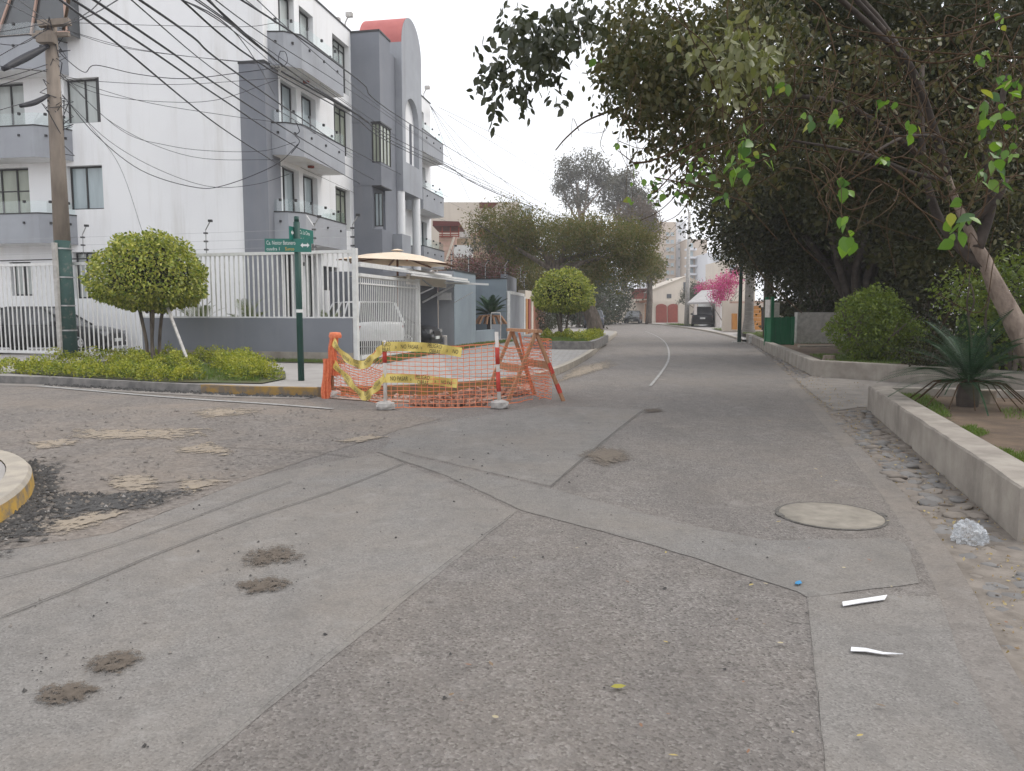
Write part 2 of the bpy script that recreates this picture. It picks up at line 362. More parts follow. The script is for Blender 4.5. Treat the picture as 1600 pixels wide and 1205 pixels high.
l_hedge = leafm('golden_hedge_leaf', [(.20, .26, .03), (.36, .38, .045), (.06, .11, .015), (.28, .32, .04), (.10, .16, .02)], .25, young=(.42, .40, .05))
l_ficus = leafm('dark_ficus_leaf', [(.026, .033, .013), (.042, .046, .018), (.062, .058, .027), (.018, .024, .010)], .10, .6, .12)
l_ficus2 = leafm('olive_leaf', [(.045, .055, .018), (.08, .078, .03), (.11, .095, .042), (.03, .042, .014)], .22, .5, .25)
l_back = leafm('backlit_leaf', [(.035, .045, .022), (.055, .06, .03), (.025, .034, .018)], .18, .4)
l_bush = leafm('bright_bush_leaf', [(.13, .19, .025), (.20, .25, .035), (.07, .12, .02)], .25)
l_vine = leafm('lime_vine_leaf', [(.16, .32, .04), (.10, .24, .03), (.07, .17, .035)], .4, .35)
l_euc = leafm('eucalyptus_leaf', [(.085, .085, .065), (.13, .12, .095), (.06, .062, .045)], .2)
l_acac = leafm('acacia_leaf', [(.10, .12, .035), (.16, .15, .055), (.23, .17, .08), (.075, .095, .028), (.14, .145, .045)], .3, .6, .2)
l_purp = leafm('purple_bract', [(.16, .07, .07), (.24, .09, .11), (.09, .07, .04), (.06, .065, .03)], .25)
l_pink = leafm('pink_bract', [(.56, .03, .27), (.66, .09, .42), (.45, .04, .18), (.22, .11, .08)], .35)
l_dkt = leafm('far_dark_leaf', [(.035, .05, .025), (.06, .07, .035), (.045, .05, .03)], .15)
l_cyc = leafm('cycad_leaf', [(.022, .062, .027), (.035, .085, .036), (.016, .045, .02)], .1, .5, .3)
l_palm = leafm('palm_leaf', [(.10, .14, .05), (.15, .17, .07), (.08, .11, .04)], .25)
l_grass = leafm('grass_blade', [(.08, .15, .02), (.12, .19, .03), (.15, .16, .05)], .25)
l_dry = leafm('dry_leaf', [(.30, .20, .09), (.42, .33, .14), (.20, .13, .08), (.5, .40, .2)], .1, .7)
m_beige = M('beige_render', (.60, .54, .46), (.54, .48, .41), .9, .4, 5, streak=(.45, .40, .34))
m_cream = M('cream_render', (.66, .59, .50), (.60, .53, .45), .9, .4, 5, streak=(.48, .42, .36))
m_tan = M('tan_render', (.45, .35, .24), (.38, .30, .21), .9, .5, 6, streak=(.3, .24, .17))
m_pinkb = M('pink_brick', (.52, .36, .29), (.44, .29, .23), .9, 2)
m_brick = M('red_brick_wall', (.34, .15, .09), (.25, .10, .06), .9, 3, 6, .3, 30)
m_redd = M('red_wood_door', (.32, .075, .05), (.26, .06, .04), .6, 3)
m_maroon = M('maroon_roof', (.13, .035, .03), None, .7)
m_orwood = M('varnished_orange_wood', (.52, .24, .06), (.42, .17, .04), .5, 4, stretch=(4, 4, .6))
m_tower = M('tower_white', (.68, .69, .71), (.60, .61, .63), .9, .1); m_towert = M('tower_tan', (.55, .46, .375), None, .9, .1)
m_roof = M('pale_tile_roof', (.40, .39, .38), (.31, .30, .295), .85, 2.5, 6, .3, 20)
m_gbox = M('booth_green', (.014, .135, .06), (.018, .16, .07), .5, 2)
m_canvas = M('cream_canvas', (.74, .62, .48), (.66, .54, .41), .85, 2); m_umbw = M('umbrella_wood', (.20, .08, .035), None, .6)
m_paper = M('white_paper', (.86, .86, .88), None, .7); m_blue = M('blue_scrap', (.05, .26, .5), None, .6)
m_rubber = M('tyre_rubber', (.02, .02, .02), None, .85); m_rim = M('alloy_rim', (.55, .55, .56), None, .3, metal=.8)
def carpaint(n, c): return M(n, c, tuple(x * .95 for x in c), .3, 2, coat=1, spec=.5)
m_carblk = M('black_car_paint', (.012, .013, .015), None, .3, 2, coat=.45, spec=.3); m_carwht = carpaint('white_car_paint', (.78, .78, .78)); m_cargry = carpaint('blue_grey_car_paint', (.06, .075, .10))
m_tail = M('tail_lamp', (.35, .02, .02), None, .2, coat=1); m_lamp = M('head_lamp', (.22, .23, .24), None, .1, coat=1)

m_edge = asphalt('edge_strip_concrete', (.212, .192, .174), (.28, .26, .24), (.12, .11, .10), 80, .5, .5, (.26, .22, .18), .5)
s_sand, s_stain, s_tar = soften(m_sand, 10, 6), soften(m_stain, 40, 7), soften(m_tar, 14, 5)
s_pit = soften(m_pitd, 9, 4)

# ------------------------------------------------------------------ the ground, road and pavements
def xy(*p): return [(a, b) for a, b in p]
def lerp(a, b, t):
    r = tuple(x + (y - x) * t for x, y in zip(a, b)); return Vector(r) if isinstance(a, Vector) or isinstance(b, Vector) else r
def smooth(pts, it=2):                            # Chaikin corner cutting of an open line
    for _ in range(it):
        o = [pts[0]]
        for a, b in zip(pts, pts[1:]): o += [lerp(a, b, .25), lerp(a, b, .75)]
        pts = o + [pts[-1]]
    return pts
def offset(pts, d):                               # to the right of travel is positive
    o = []
    for i, p in enumerate(pts):
        a = pts[max(i - 1, 0)]; b = pts[min(i + 1, len(pts) - 1)]
        tx, ty = b[0] - a[0], b[1] - a[1]; l = math.hypot(tx, ty) or 1
        o.append((p[0] + ty / l * d, p[1] - tx / l * d))
    return o
def ragged(pts, amp, step=.12):                   # roughen a closed polygon
    o = []
    for i, p in enumerate(pts):
        q = pts[(i + 1) % len(pts)]; L = math.hypot(q[0] - p[0], q[1] - p[1]); n = max(1, int(L / step))
        for k in range(n):
            t = k / n; o.append((p[0] + (q[0] - p[0]) * t + R.uniform(-amp, amp), p[1] + (q[1] - p[1]) * t + R.uniform(-amp, amp)))
    return o
g = MB(); g.sheet([(-420, -60), (420, -60), (420, 480), (-420, 480)], -.30); structure('ground', g, m_soil)

LK1 = smooth([(-60, 19.5), (-22, 17.2), (-10.5, 15.55), (-5.06, 13.16), (-3.3, 12.86)], 1)      # kerb of the left corner
LK2 = smooth([(-3.3, 12.86), (-1.75, 13.3), (0, 14.6), (.95, 16.8), (2.0, 21.4), (3.2, 28), (4.3, 34.5), (5.9, 43.5), (6.75, 48.5), (6.6, 51), (6.0, 54)], 2)
LK3 = smooth([(6.0, 54), (7.2, 60), (8.3, 68), (8.6, 78), (7, 92), (1, 106), (-14, 122), (-60, 135)], 2)
RE = smooth([(.9, -4), (1.2, 0), (1.54, 2.28), (2.56, 4.64), (3.53, 8.0), (5.17, 13.9), (7.78, 23.4), (10.7, 35.4), (13.2, 50), (14.6, 66), (15.2, 80), (13.6, 94), (7, 110), (-8, 128), (-60, 145)], 2)
PIT = [(-3.12, 12.62), (-2.3, 12.15), (-1.2, 11.95), (-.35, 12.3), (.30, 13.4), (.42, 15.0)]
road = MB()
road.sheet([(-60, -6), (1.0, -6)] + RE[0:] + LK3[::-1] + [p for p in LK2[::-1] if p[1] > 15.3] + PIT[::-1] + LK1[::-1], 0)
road_o = structure('road', road, m_asphalt)
def patch(name, poly, z, m, parent=None, kind='structure'):
    b = MB(); b.sheet(poly, z); o = b.build(name, m, parent)
    if parent is None: o['kind'] = kind
    return o
def soft_patch(name, poly, z, m, parent):          # outline fades: rim attribute runs 0 outside to 1 inside
    n = len(poly); cx = sum(p[0] for p in poly) / n; cy = sum(p[1] for p in poly) / n; b = MB(); V = []; A = []
    for k, (s, a) in enumerate(((1.25, 0.), (.85, .55), (.4, 1.))): V += [(cx + (p[0] - cx) * s, cy + (p[1] - cy) * s, z) for p in poly]; A += [a] * n
    V.append((cx, cy, z)); A.append(1.)
    sg = sum(poly[i][0] * poly[(i + 1) % n][1] - poly[(i + 1) % n][0] * poly[i][1] for i in range(n)) > 0
    Fc = [(k * n + i, k * n + (i + 1) % n, (k + 1) * n + (i + 1) % n, (k + 1) * n + i) for k in range(2) for i in range(n)] + [(2 * n + i, 2 * n + (i + 1) % n, 3 * n) for i in range(n)]
    b.add(V, Fc if sg else [f[::-1] for f in Fc]); o = b.build(name, m, parent)
    o.data.attributes.new('rim', 'FLOAT', 'POINT').data.foreach_set('value', A); return o
def gp(*px): return [tuple(G(x, y)[:2]) for x, y in px]
# the smoother resurfacing: a broad band at the left, its continuation beyond the diagonal trench strip, and the lane at the right edge
patch('asphalt_patch', ragged(gp((300, 1205), (808, 799), (590, 708), (400, 745), (180, 832), (0, 862)) + [(-5.5, 4.0), (-5.5, -3), (-.9, -3), (-.95, 1.6)], .006), .002, m_smooth, road_o)
patch('asphalt_patch', ragged(gp((860, 760), (1008, 640), (850, 634), (780, 645), (690, 660), (622, 672), (600, 700)), .006), .002, m_smooth, road_o)
patch('trench_strip', ragged(gp((588, 706), (605, 698), (640, 713), (860, 764), (1060, 818), (1200, 845), (1392, 842), (1416, 850), (1436, 912), (1262, 934), (1245, 925), (1030, 855), (815, 798), (700, 745)), .008), .0035, m_strip, road_o)
patch('asphalt_patch', gp((1260, 926)) + [p for p in RE[::-1] if -3 < p[1] < 4.05] + [(.70, -3), (.82, 1.2)] + ragged(gp((1290, 1205), (1276, 1060)), .004)[:14], .0022, m_smooth, road_o)
patch('side_street', ragged(gp((622, 672), (690, 655), (600, 640), (500, 640)) + [(p[0] - .05, p[1] - .35) for p in LK1[::-1] if p[0] > -30] + [(-30, 8.5)] + gp((-400, 800), (0, 862), (180, 832), (400, 745)), .02), .003, m_side, road_o)
patch('gutter_strip', [(p[0], p[1] - .02) for p in LK1] + [(p[0] - .12, p[1] - .40) for p in LK1[::-1]], .010, m_gutter, road_o)
for pts in ([(105, 684), (135, 672), (225, 672), (300, 670), (318, 678), (280, 686), (170, 687)], [(300, 645), (340, 638), (395, 640), (400, 646), (330, 654)],
            [(278, 700), (330, 694), (364, 706), (350, 712), (285, 708)], [(278, 752), (318, 749), (345, 754), (310, 770), (285, 770)], [(175, 745), (230, 746), (250, 760), (215, 770), (170, 762)],
            [(40, 692), (100, 686), (125, 694), (60, 704)], [(60, 822), (150, 802), (200, 800), (150, 822), (95, 836)], [(900, 575), (945, 565), (960, 572), (900, 590), (865, 600)],
            [(530, 690), (580, 680), (600, 684), (560, 694)]):
    soft_patch('dirt_patch', ragged(gp(*pts), .03, .25), .0112, s_sand, road_o)
for (x, y, rx, ry) in ((424, 872, .17, .15), (410, 916, .15, .11), (180, 1038, .115, .10), (104, 1088, .12, .085)):
    c = G(x, y); soft_patch('brown_stain', [(c.x + rx * .95 * math.cos(q) * R.uniform(.7, 1.15), c.y + ry * 1.1 * math.sin(q) * R.uniform(.7, 1.15)) for q in [i * .42 for i in range(15)]], .0125, s_stain, road_o)
soft_patch('brown_stain', gp((905, 712), (940, 700), (975, 705), (985, 718), (945, 730)), .0125, soften(M('faint_stain', (.17, .14, .11), None, .95), 30, 5), road_o); soft_patch('brown_stain', gp((1005, 641), (1030, 639), (1035, 644), (1010, 646)), .0125, s_stain, road_o)
def crack(pts, w):
    pts = smooth([tuple(G(x, y)[:2]) for x, y in pts], 2); P = []
    for a, b in zip(pts, pts[1:]):
        n = max(1, int(math.hypot(b[0] - a[0], b[1] - a[1]) / .1))
        P += [(a[0] + (b[0] - a[0]) * k / n + R.gauss(0, .0018), a[1] + (b[1] - a[1]) * k / n + R.gauss(0, .0018)) for k in range(n)]
    b = MB(); b.strip(offset(P, -w / 2), [tuple(np.array(q) + R.uniform(0, .4) * w) for q in offset(P, w / 2)], .0135); return b.build('crack', m_seam if w < .0075 else m_crack, road_o)
crack([(0, 968), (110, 925), (250, 865), (400, 808), (520, 770), (640, 722)], .010); crack([(0, 905), (140, 868), (270, 823), (370, 785), (460, 752)], .008)
crack([(640, 713), (760, 740), (860, 764)], .007); crack([(592, 708), (700, 746), (815, 799)], .007); crack([(815, 799), (1030, 855), (1245, 925)], .006); crack([(300, 1205), (560, 985), (808, 800)], .006)
crack([(860, 762), (930, 700), (1006, 640)], .010); crack([(1262, 930), (1275, 1100), (1288, 1205)], .005); crack([(350, 700), (480, 706), (560, 716)], .018); crack([(220, 760), (290, 752), (380, 748)], .018)
# faded centre line round the bend
cl = smooth([tuple(G(x, y)[:2]) for x, y in [(1016, 604), (1034, 582), (1043, 568), (1046, 556), (1044, 543), (1038, 533), (1026, 525), (1008, 518)]], 2)
b = MB(); b.strip(offset(cl, -.03), offset(cl, .03), .012); b.build('centre_line', m_paint, road_o)
lw = smooth([tuple(G(x, y)[:2]) for x, y in [(60, 604), (160, 613), (290, 624), (420, 632), (520, 640)]], 2)
b = MB(); b.strip(offset(lw, -.06), offset(lw, .06), .014); b.build('worn_line', m_paint, road_o)

c = G(1298, 806); mh = thing('manhole_cover', 'round concrete manhole cover set in the road near the right edge strip', 'manhole cover', (c.x, c.y, .0))
b = MB(); b.lathe([(.374, .0050), (.366, .0092), (.358, .0085), (.350, .005)], 40, (c.x, c.y, 0)); b.build('frame_ring', m_crack, mh, True)
b = MB(); b.lathe([(.349, .004), (.345, .0095), (.20, .0115), (.001, .012)], 40, (c.x, c.y, 0)); b.build('cover', m_manh, mh, True)
b = MB(); [b.bx(c.x + s * .362 - .022, c.x + s * .362 + .022, c.y - .04, c.y + .04, .004, .012) for s in (-1, 1)]; each(b, 'lug', m_crack, mh)
# concrete edge strip and the stone gutter at the right
RS = offset(RE, .17)
i0 = 0
es = MB(); es.strip(RE, RS, (.0, .010)); es.strip(RS, offset(RE, .171), (.010, -.2)); structure('edge_strip', es, m_edge)
WF = [(2.25, 1.9), (2.45, 2.4), (3.19, 4.68), (5.25, 11.17)]          # foot line of the near planter
gb = MB(); gut = [p for p in RS if p[1] < 37]
gb.sheet([(1.3, -4)] + gut + [(11.8, 37.2), (11.66, 38.0), (6.71, 16.94), (9.6, 13.6), (9.6, 10.0), (5.25, 11.17), (3.19, 4.68), (9, 4.2), (9, -4)], .004)
gut_o = structure('stone_gutter', gb, m_gravelbed)
ap = MB(); ap.sheet(ragged([(4.65, 10.9), (5.22, 11.35), (9.3, 10.05), (9.3, 13.5), (6.62, 16.8), (6.15, 16.6), (5.3, 13.4)], .015, .3), .012); structure('path', ap, m_gutter)
ic = []
for k in range(4):
    bm_ = bmesh.new(); bmesh.ops.create_icosphere(bm_, subdivisions=1, radius=1)
    for v in bm_.verts: v.co = Vector((v.co.x * R.uniform(.85, 1.1), v.co.y * R.uniform(.75, 1.05), v.co.z)) * R.uniform(.9, 1.08)
    me = bpy.data.meshes.new('stone'); bm_.to_mesh(me); bm_.free(); me.polygons.foreach_set('use_smooth', [True] * len(me.polygons)); me.materials.append(m_stone[k]); ic.append(me)
far = MB(); nst = 0
def edge_x(line, y):
    for a, b in zip(line, line[1:]):
        if min(a[1], b[1]) <= y <= max(a[1], b[1]) and a[1] != b[1]: return a[0] + (b[0] - a[0]) * (y - a[1]) / (b[1] - a[1])
def foot_x(y): return edge_x([(5.0, 1.2), (3.9, 2.2), (3.3, 4.66), (3.19, 4.68), (5.25, 11.17), (5.9, 11.2), (7.2, 15.5), (6.71, 16.94), (11.66, 38)], y)
cand = []
y = 2.0
while y < 35:
    st = .128 if y < 9 else .15
    xl = edge_x(RS, y); xr = foot_x(y)
    if not (10.9 < y < 16.4):
        x = xl + .10
        while x < xr - .06:
            if R.random() < (.8 if y < 5.2 else .93): cand.append((x + R.uniform(-.05, .05), y + R.uniform(-.05, .05), y))
            x += st * R.uniform(.9, 1.15)
    y += st * .8
fm = [MB() for _ in range(4)]
for x, y, yy in cand:
    k = R.choice([0, 0, 1, 1, 2, 3]); s = R.uniform(.045, .085) * (1.15 if yy > 5.2 else 1); z = R.uniform(-.020, -.006) if yy < 5.2 else R.uniform(-.012, .006)
    if nst < 300:
        o = link('stone', ic[k], gut_o); o.location = (x, y, z); o.scale = (s * 1.25, s, s * .36); o.rotation_euler = (R.gauss(0, .15), R.gauss(0, .15), R.uniform(0, 3)); nst += 1
    else:
        m_ = Matrix.Translation((x, y, z)) @ Matrix.Rotation(R.uniform(0, 3), 4, 'Z') @ Matrix.Diagonal((s * 1.25, s, s * .36, 1))
        fm[k].add([m_ @ v.co for v in ic[k].vertices], [tuple(p.vertices) for p in ic[k].polygons])
for k in range(4): tag(fm[k].build('distant_stones', m_stone[k], gut_o, True), kind='stuff')

# left corner pavement, kerbs, pavers
def kerb(name, line, w, z0, z1, m):               # kerb stone row to the left of travel
    a = line; c = offset(line, -w); b = MB(); n = len(a)
    b.add([(p[0], p[1], z0) for p in a] + [(p[0], p[1], z1) for p in offset(line, -.015)] + [(p[0], p[1], z1) for p in c] + [(p[0], p[1], z0) for p in c],
          [(k * n + i, k * n + i + 1, (k + 1) * n + i + 1, (k + 1) * n + i) for k in range(3) for i in range(n - 1)] + [(0, n, 2 * n, 3 * n), (n - 1, 4 * n - 1, 3 * n - 1, 2 * n - 1)])
    return b.build(name, m)
kz = .15
split = [p for p in LK1 if p[0] <= -5.06]
joint = [lerp(LK1[len(split) - 1], LK1[len(split)], .5)] if len(split) < len(LK1) else []
for nm, ln, m_ in (('kerb', split + joint, m_kerb), ('painted_kerb', joint + [p for p in LK1 if p[0] > -5.06], m_ykerb), ('painted_kerb', [p for p in LK2 if p[1] < 15.6], m_ykerb), ('kerb', [p for p in LK2 if p[1] >= 15.2], m_ltkerb), ('kerb', LK3, m_ltkerb)):
    tag(kerb(nm, ln, .16, -.3, kz, m_), kind='structure')
LKall = LK1 + LK2[1:] + LK3[1:]
pv = MB(); pv.sheet([(p[0], p[1]) for p in offset(LKall, -.15)] + [(-60, 200), (-60, 60)], kz - .012); pav_o = structure('pavement', pv, m_pave)
m_pavers, t, bb = nmat('grey_pavers'); br = nd(t, 'ShaderNodeTexBrick'); mp = nd(t, 'ShaderNodeMapping'); mp.inputs['Rotation'].default_value = (0, 0, .9)
t.links.new(pos(t), mp.inputs['Vector']); t.links.new(mp.outputs[0], br.inputs['Vector']); br.inputs['Scale'].default_value = 2.2; br.inputs['Mortar Size'].default_value = .02
br.inputs['Color1'].default_value = (.34, .33, .315, 1); br.inputs['Color2'].default_value = (.27, .26, .25, 1); br.inputs['Mortar'].default_value = (.16, .15, .14, 1)
t.links.new(mixc(t, ramp(t, noise(t, pos(t), 1.2), [(.4, (0, 0, 0)), (.7, (.5,) * 3)]), br.outputs[0], (.25, .22, .19)), bb.inputs['Base Color']); bb.inputs['Roughness'].default_value = .9
patch('paved_drive', [(-1.2, 15.2), (.15, 15.2), (.78, 16.9), (1.8, 21.4), (2.75, 26.5), (.2, 26.8), (-1.4, 31), (-2.6, 27)], kz - .006, m_pavers)
patch('paved_drive', [(3.2, 33.2), (4.0, 33.2), (5.65, 43.0), (6.5, 48.5), (6.3, 51.5), (5.6, 54), (2.6, 56), (1.2, 45)], kz - .006, m_pave)
# round the near-left corner island
IS = smooth([(-16, 8.9), (-8, 8.1), (-6.0, 7.75), (-4.8, 7.16), (-4.2, 6.6), (-3.8, 5.97), (-3.52, 5.3), (-3.42, 4.7), (-3.4, 3), (-3.4, -3)], 2)
b = MB(); n = len(IS); IS2 = offset(IS, .20); IS1 = offset(IS, .02)
b.add([(p[0], p[1], -.05) for p in IS] + [(p[0], p[1], .12) for p in IS1], [(i, n + i, n + i + 1, i + 1) for i in range(n - 1)]); b.mi = 1
b.add([(p[0], p[1], .12) for p in IS1] + [(p[0], p[1], .15) for p in offset(IS, .045)] + [(p[0], p[1], .15) for p in IS2], [(k * n + i, (k + 1) * n + i, (k + 1) * n + i + 1, k * n + i + 1) for k in range(2) for i in range(n - 1)])
tag(b.build('painted_kerb', [m_yell, m_ltkerb]), kind='structure')
b = MB(); b.sheet([p for p in offset(IS, .205)] + [(-16, -3)], .142); structure('island_pavement', b, m_pave)
# tarry rubble round the island
band = ragged(ragged(gp((45, 722), (90, 730), (95, 765), (150, 775), (215, 768), (285, 772), (235, 792), (120, 800), (95, 812), (60, 836), (0, 862)) + [(-4.2, 4.2), (-3.5, 4.8), (-3.75, 5.6), (-4.1, 6.4)], .09, .3), .04, .1)
soft_patch('tar_band', ragged(gp((45, 722), (85, 728), (92, 770), (70, 812), (60, 836), (0, 862)) + [(-4.2, 4.2), (-3.5, 4.8), (-3.75, 5.6), (-4.1, 6.4)], .04, .3), .0128, s_tar, road_o); soft_patch('tar_band', ragged(gp((70, 775), (150, 775), (215, 768), (290, 770), (235, 795), (120, 806), (80, 815)), .03, .2), .0131, s_tar, road_o)
def gravel(name, poly, n, s0, s1, m, z=.0, par=None):
    xs = [p[0] for p in poly]; ys = [p[1] for p in poly]; b = MB(); k = 0
    def inside(x, y):
        c = False; j = len(poly) - 1
        for i in range(len(poly)):
            if (poly[i][1] > y) != (poly[j][1] > y) and x < (poly[j][0] - poly[i][0]) * (y - poly[i][1]) / (poly[j][1] - poly[i][1]) + poly[i][0]: c = not c
            j = i
        return c
    tries = 0
    while k < n and tries < n * 12:
        tries += 1; x = R.uniform(min(xs), max(xs)); y = R.uniform(min(ys), max(ys))
        if not inside(x, y): continue
        s = s0 + (s1 - s0) * R.random() ** 3; q = R.uniform(0, 6.28)
        pts = [(x + s * R.uniform(.7, 1.2) * math.cos(q + a), y + s * R.uniform(.6, 1.1) * math.sin(q + a), z + s * R.uniform(-.2, .25)) for a in (0, 1.3, 2.5, 3.7, 5)]
        top = (x + R.uniform(-.3, .3) * s, y + R.uniform(-.3, .3) * s, z + s * R.uniform(.6, 1.1))
        b.add(pts + [top], [(i, (i + 1) % 5, 5) for i in range(5)]); k += 1
    o = b.build(name, m, par); o['kind'] = 'stuff'; return o
gravel('tar_gravel', band, 1100, .005, .03, m_tar, .008); gravel('brown_gravel', band, 500, .005, .026, m_gravelbed, .008); gravel('pale_gravel', band, 50, .006, .024, m_pave, .010)
gravel('road_pebbles', gp((0, 1205), (1290, 1205), (1262, 930), (1000, 650), (620, 670), (0, 870)), 260, .003, .012, m_tar, .006)
gravel('road_grit', gp((0, 1205), (1290, 1205), (1262, 930), (1000, 650), (620, 670), (0, 870)), 420, .003, .010, m_gutter, .006)
gravel('side_street_debris', gp((0, 640), (500, 640), (640, 660), (400, 740), (0, 850)), 900, .006, .03, m_gutter, .008)
gravel('stain_crumbs', gp((360, 860), (480, 850), (480, 930), (340, 935)), 60, .003, .010, m_tar, .008); gravel('stain_crumbs', gp((50, 1020), (240, 1000), (220, 1080), (40, 1110)), 60, .0025, .008, m_tar, .008)
gravel('kerb_debris', [(p[0], p[1] - .02) for p in LK1 if -12 < p[0]] + [(p[0], p[1] - .22) for p in LK1[::-1] if -12 < p[0]], 600, .012, .05, m_tar, .012)

# trench along the kerb, dug out behind the barrier
b = MB(); n = 26; mm = 9
kb = [(-3.3, 12.88), (-2.6, 13.0), (-1.75, 13.32), (-.9, 13.9), (0, 14.62), (.5, 15.4)]
def along(line, t):
    q = t * (len(line) - 1); i = min(int(q), len(line) - 2); return lerp(line[i], line[i + 1], q - i)
for i in range(n + 1):
    for j in range(mm + 1):
        p = along(kb, i / n); q = along(PIT, i / n); x, y = lerp(p, q, j / mm); e = j / mm; ends = min(1, i / 3, (n - i) / 3)
        z = -.26 * (1 - e) ** .6 * ends * (1 - .5 * max(0, e - .5)) + R.gauss(0, .022) * (1 if 0 < j < mm else 0)
        if j == mm or i in (0, n): z = min(z, 0) if j != mm else 0.0
        b.v.append((x, y + (.03 if j == 0 else 0), z))
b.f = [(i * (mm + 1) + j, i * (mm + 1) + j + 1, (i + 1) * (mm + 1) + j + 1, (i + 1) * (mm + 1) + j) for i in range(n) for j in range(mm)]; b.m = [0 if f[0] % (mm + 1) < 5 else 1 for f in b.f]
tag(b.build('trench', [m_pit, m_pitd], None, True), kind='structure')
b = MB(); PO = offset(PIT[::-1], -.55); n = len(PIT); PI = PIT[::-1]; b.strip(PI, offset(PI, .25), .0145); n0 = len(PI); b.strip(offset(PI, .25), offset(PI, .62), .0145)
if b.v: o = b.build('trench_dust', s_pit, road_o); o.data.attributes.new('rim', 'FLOAT', 'POINT').data.foreach_set('value', [.9] * n0 + [.6] * n0 + [.6] * n0 + [0.] * n0)
def pile(name, c, rx, ry, h, n, s, m):
    b = MB()
    for _ in range(n):
        r = R.random() ** .6; q = R.uniform(0, 6.28); x = c[0] + rx * r * math.cos(q); y = c[1] + ry * r * math.sin(q); z = h * (1 - r * r) * R.random()
        sx, sy, sz = (s * R.uniform(.4, 1.3) for _ in range(3)); mt = Matrix.Translation((x, y, z + sz * .4)) @ Matrix.Rotation(R.uniform(0, 6), 4, Vector((R.gauss(0, 1), R.gauss(0, 1), R.gauss(0, 1))).normalized())
        b.add([mt @ Vector((a * sx, bb_ * sy, cc * sz * .7)) for a in (-.5, .5) for bb_ in (-.5, .5) for cc in (-.5, .5)], [(0, 1, 3, 2), (4, 6, 7, 5), (0, 4, 5, 1), (2, 3, 7, 6), (0, 2, 6, 4), (1, 5, 7, 3)])
    o = b.build(name, m, None); o['kind'] = 'stuff'; return o
pile('rubble', (-1.0, 11.75), .60, .33, .14, 260, .075, m_rubble); pile('rubble', (-.3, 13.2), .6, .5, .05, 120, .09, m_rubble); pile('rubble', (-2.2, 12.6), .6, .2, -.02, 60, .06, m_pitd)

# ------------------------------------------------------------------ right side: planters, far verge
def wall_run(mb, pts, th, z0, z1):                # low wall, body to the right of travel
    q = [pts[0]]
    for p0, p1 in zip(pts, pts[1:]):
        k = max(1, int(math.hypot(p1[0] - p0[0], p1[1] - p0[1]) / .22)); q += [tuple(lerp(p0, p1, i / k)) for i in range(1, k + 1)]
    a = [(p[0] + R.gauss(0, .003), p[1] + R.gauss(0, .003)) for p in q]; c = offset(q, th); n = len(a)
    mb.add([(p[0], p[1], z0) for p in a] + [(p[0], p[1], z1 - R.uniform(.012, .03)) for p in a] + [(p[0] + R.uniform(.006, .016), p[1], z1 + R.gauss(0, .0025)) for p in a] + [(p[0], p[1], z1) for p in c] + [(p[0], p[1], z0) for p in c],
           [(k * n + i + 1, k * n + i, (k + 1) * n + i, (k + 1) * n + i + 1) for k in range(4) for i in range(n - 1)] + [(0, n, 2 * n, 3 * n, 4 * n), tuple(k * n + n - 1 for k in (4, 3, 2, 1, 0))])
t1 = thing('planter_wall', 'low stained concrete planter wall in the right foreground, nearest to the plastic bag', 'low wall', (3.19, 4.68, 0))
b = MB(); wall_run(b, [(3.19, 4.68), (5.25, 11.17)], .27, -.1, .355); b.build('side_wall', m_planter, t1)
b = MB(); wall_run(b, [(5.26, 11.165), (9.8, 9.75)], .2, -.1, .352); b.build('end_wall', m_planter, t1)
b = MB(); wall_run(b, [(9, 2.9), (3.449, 4.600)], .2, -.1, .35); b.build('end_wall', m_planter, t1)
t2 = thing('planter_wall', 'low concrete planter wall beyond the side path, in front of the green booth and bright bush', 'low wall', (6.71, 16.94, 0))
b = MB(); wall_run(b, [(6.71, 16.94), (9.2, 27.75), (11.66, 38.0)], .22, -.1, .34); b.build('side_wall', m_planter, t2)
b = MB(); wall_run(b, [(9.9, 12.55), (6.72, 16.93)], .2, -.1, .36); b.build('end_wall', m_planter, t2)
b = MB(); b.sheet([(3.45, 4.75), (5.45, 10.95), (9.8, 9.6), (14, 8), (14, 2), (9, 2.9)], .25); structure('planter_soil', b, m_soil)
b = MB(); b.sheet([(6.95, 16.95), (9.4, 27.7), (11.9, 38.2), (13.5, 46), (40, 46), (40, 8), (12, 10.5), (10.0, 12.6)], .24); structure('garden_soil', b, m_soil)
b = MB(); b.sheet([(5.65, 10.9), (9.8, 9.5), (30, 4), (40, 8), (40, 14), (10.1, 12.5), (9.9, 13.3), (6.3, 13.5)], .0); structure('path_ground', b, m_gutter)
def grass(name, poly, n, h, z, par=None):
    xs = [p[0] for p in poly]; ys = [p[1] for p in poly]; P = []
    while len(P) < n:
        x = R.uniform(min(xs), max(xs)); y = R.uniform(min(ys), max(ys)); c = False; j = len(poly) - 1
        for i in range(len(poly)):
            if (poly[i][1] > y) != (poly[j][1] > y) and x < (poly[j][0] - poly[i][0]) * (y - poly[i][1]) / (poly[j][1] - poly[i][1]) + poly[i][0]: c = not c
            j = i
        if c: P.append((x, y, z))
    P = np.array(P); o = leaf_cloud(name, P, h, l_grass, par, N=np.tile([0, 0, 1.], (len(P), 1)), aspect=.12, droop=-.6, out=1.2, quads=False, fold=.02); return o
gz = lambda *px: [tuple(G(x, y, .25)[:2]) for x, y in px]
lawnA = gz((1384, 608), (1440, 611), (1478, 640), (1486, 654), (1440, 652)); grass('grass', lawnA, 3200, .05, .25); soft_patch('lawn', ragged(lawnA, .04, .2), .256, soften(m_lawn, 9, 4), None)['kind'] = 'structure'
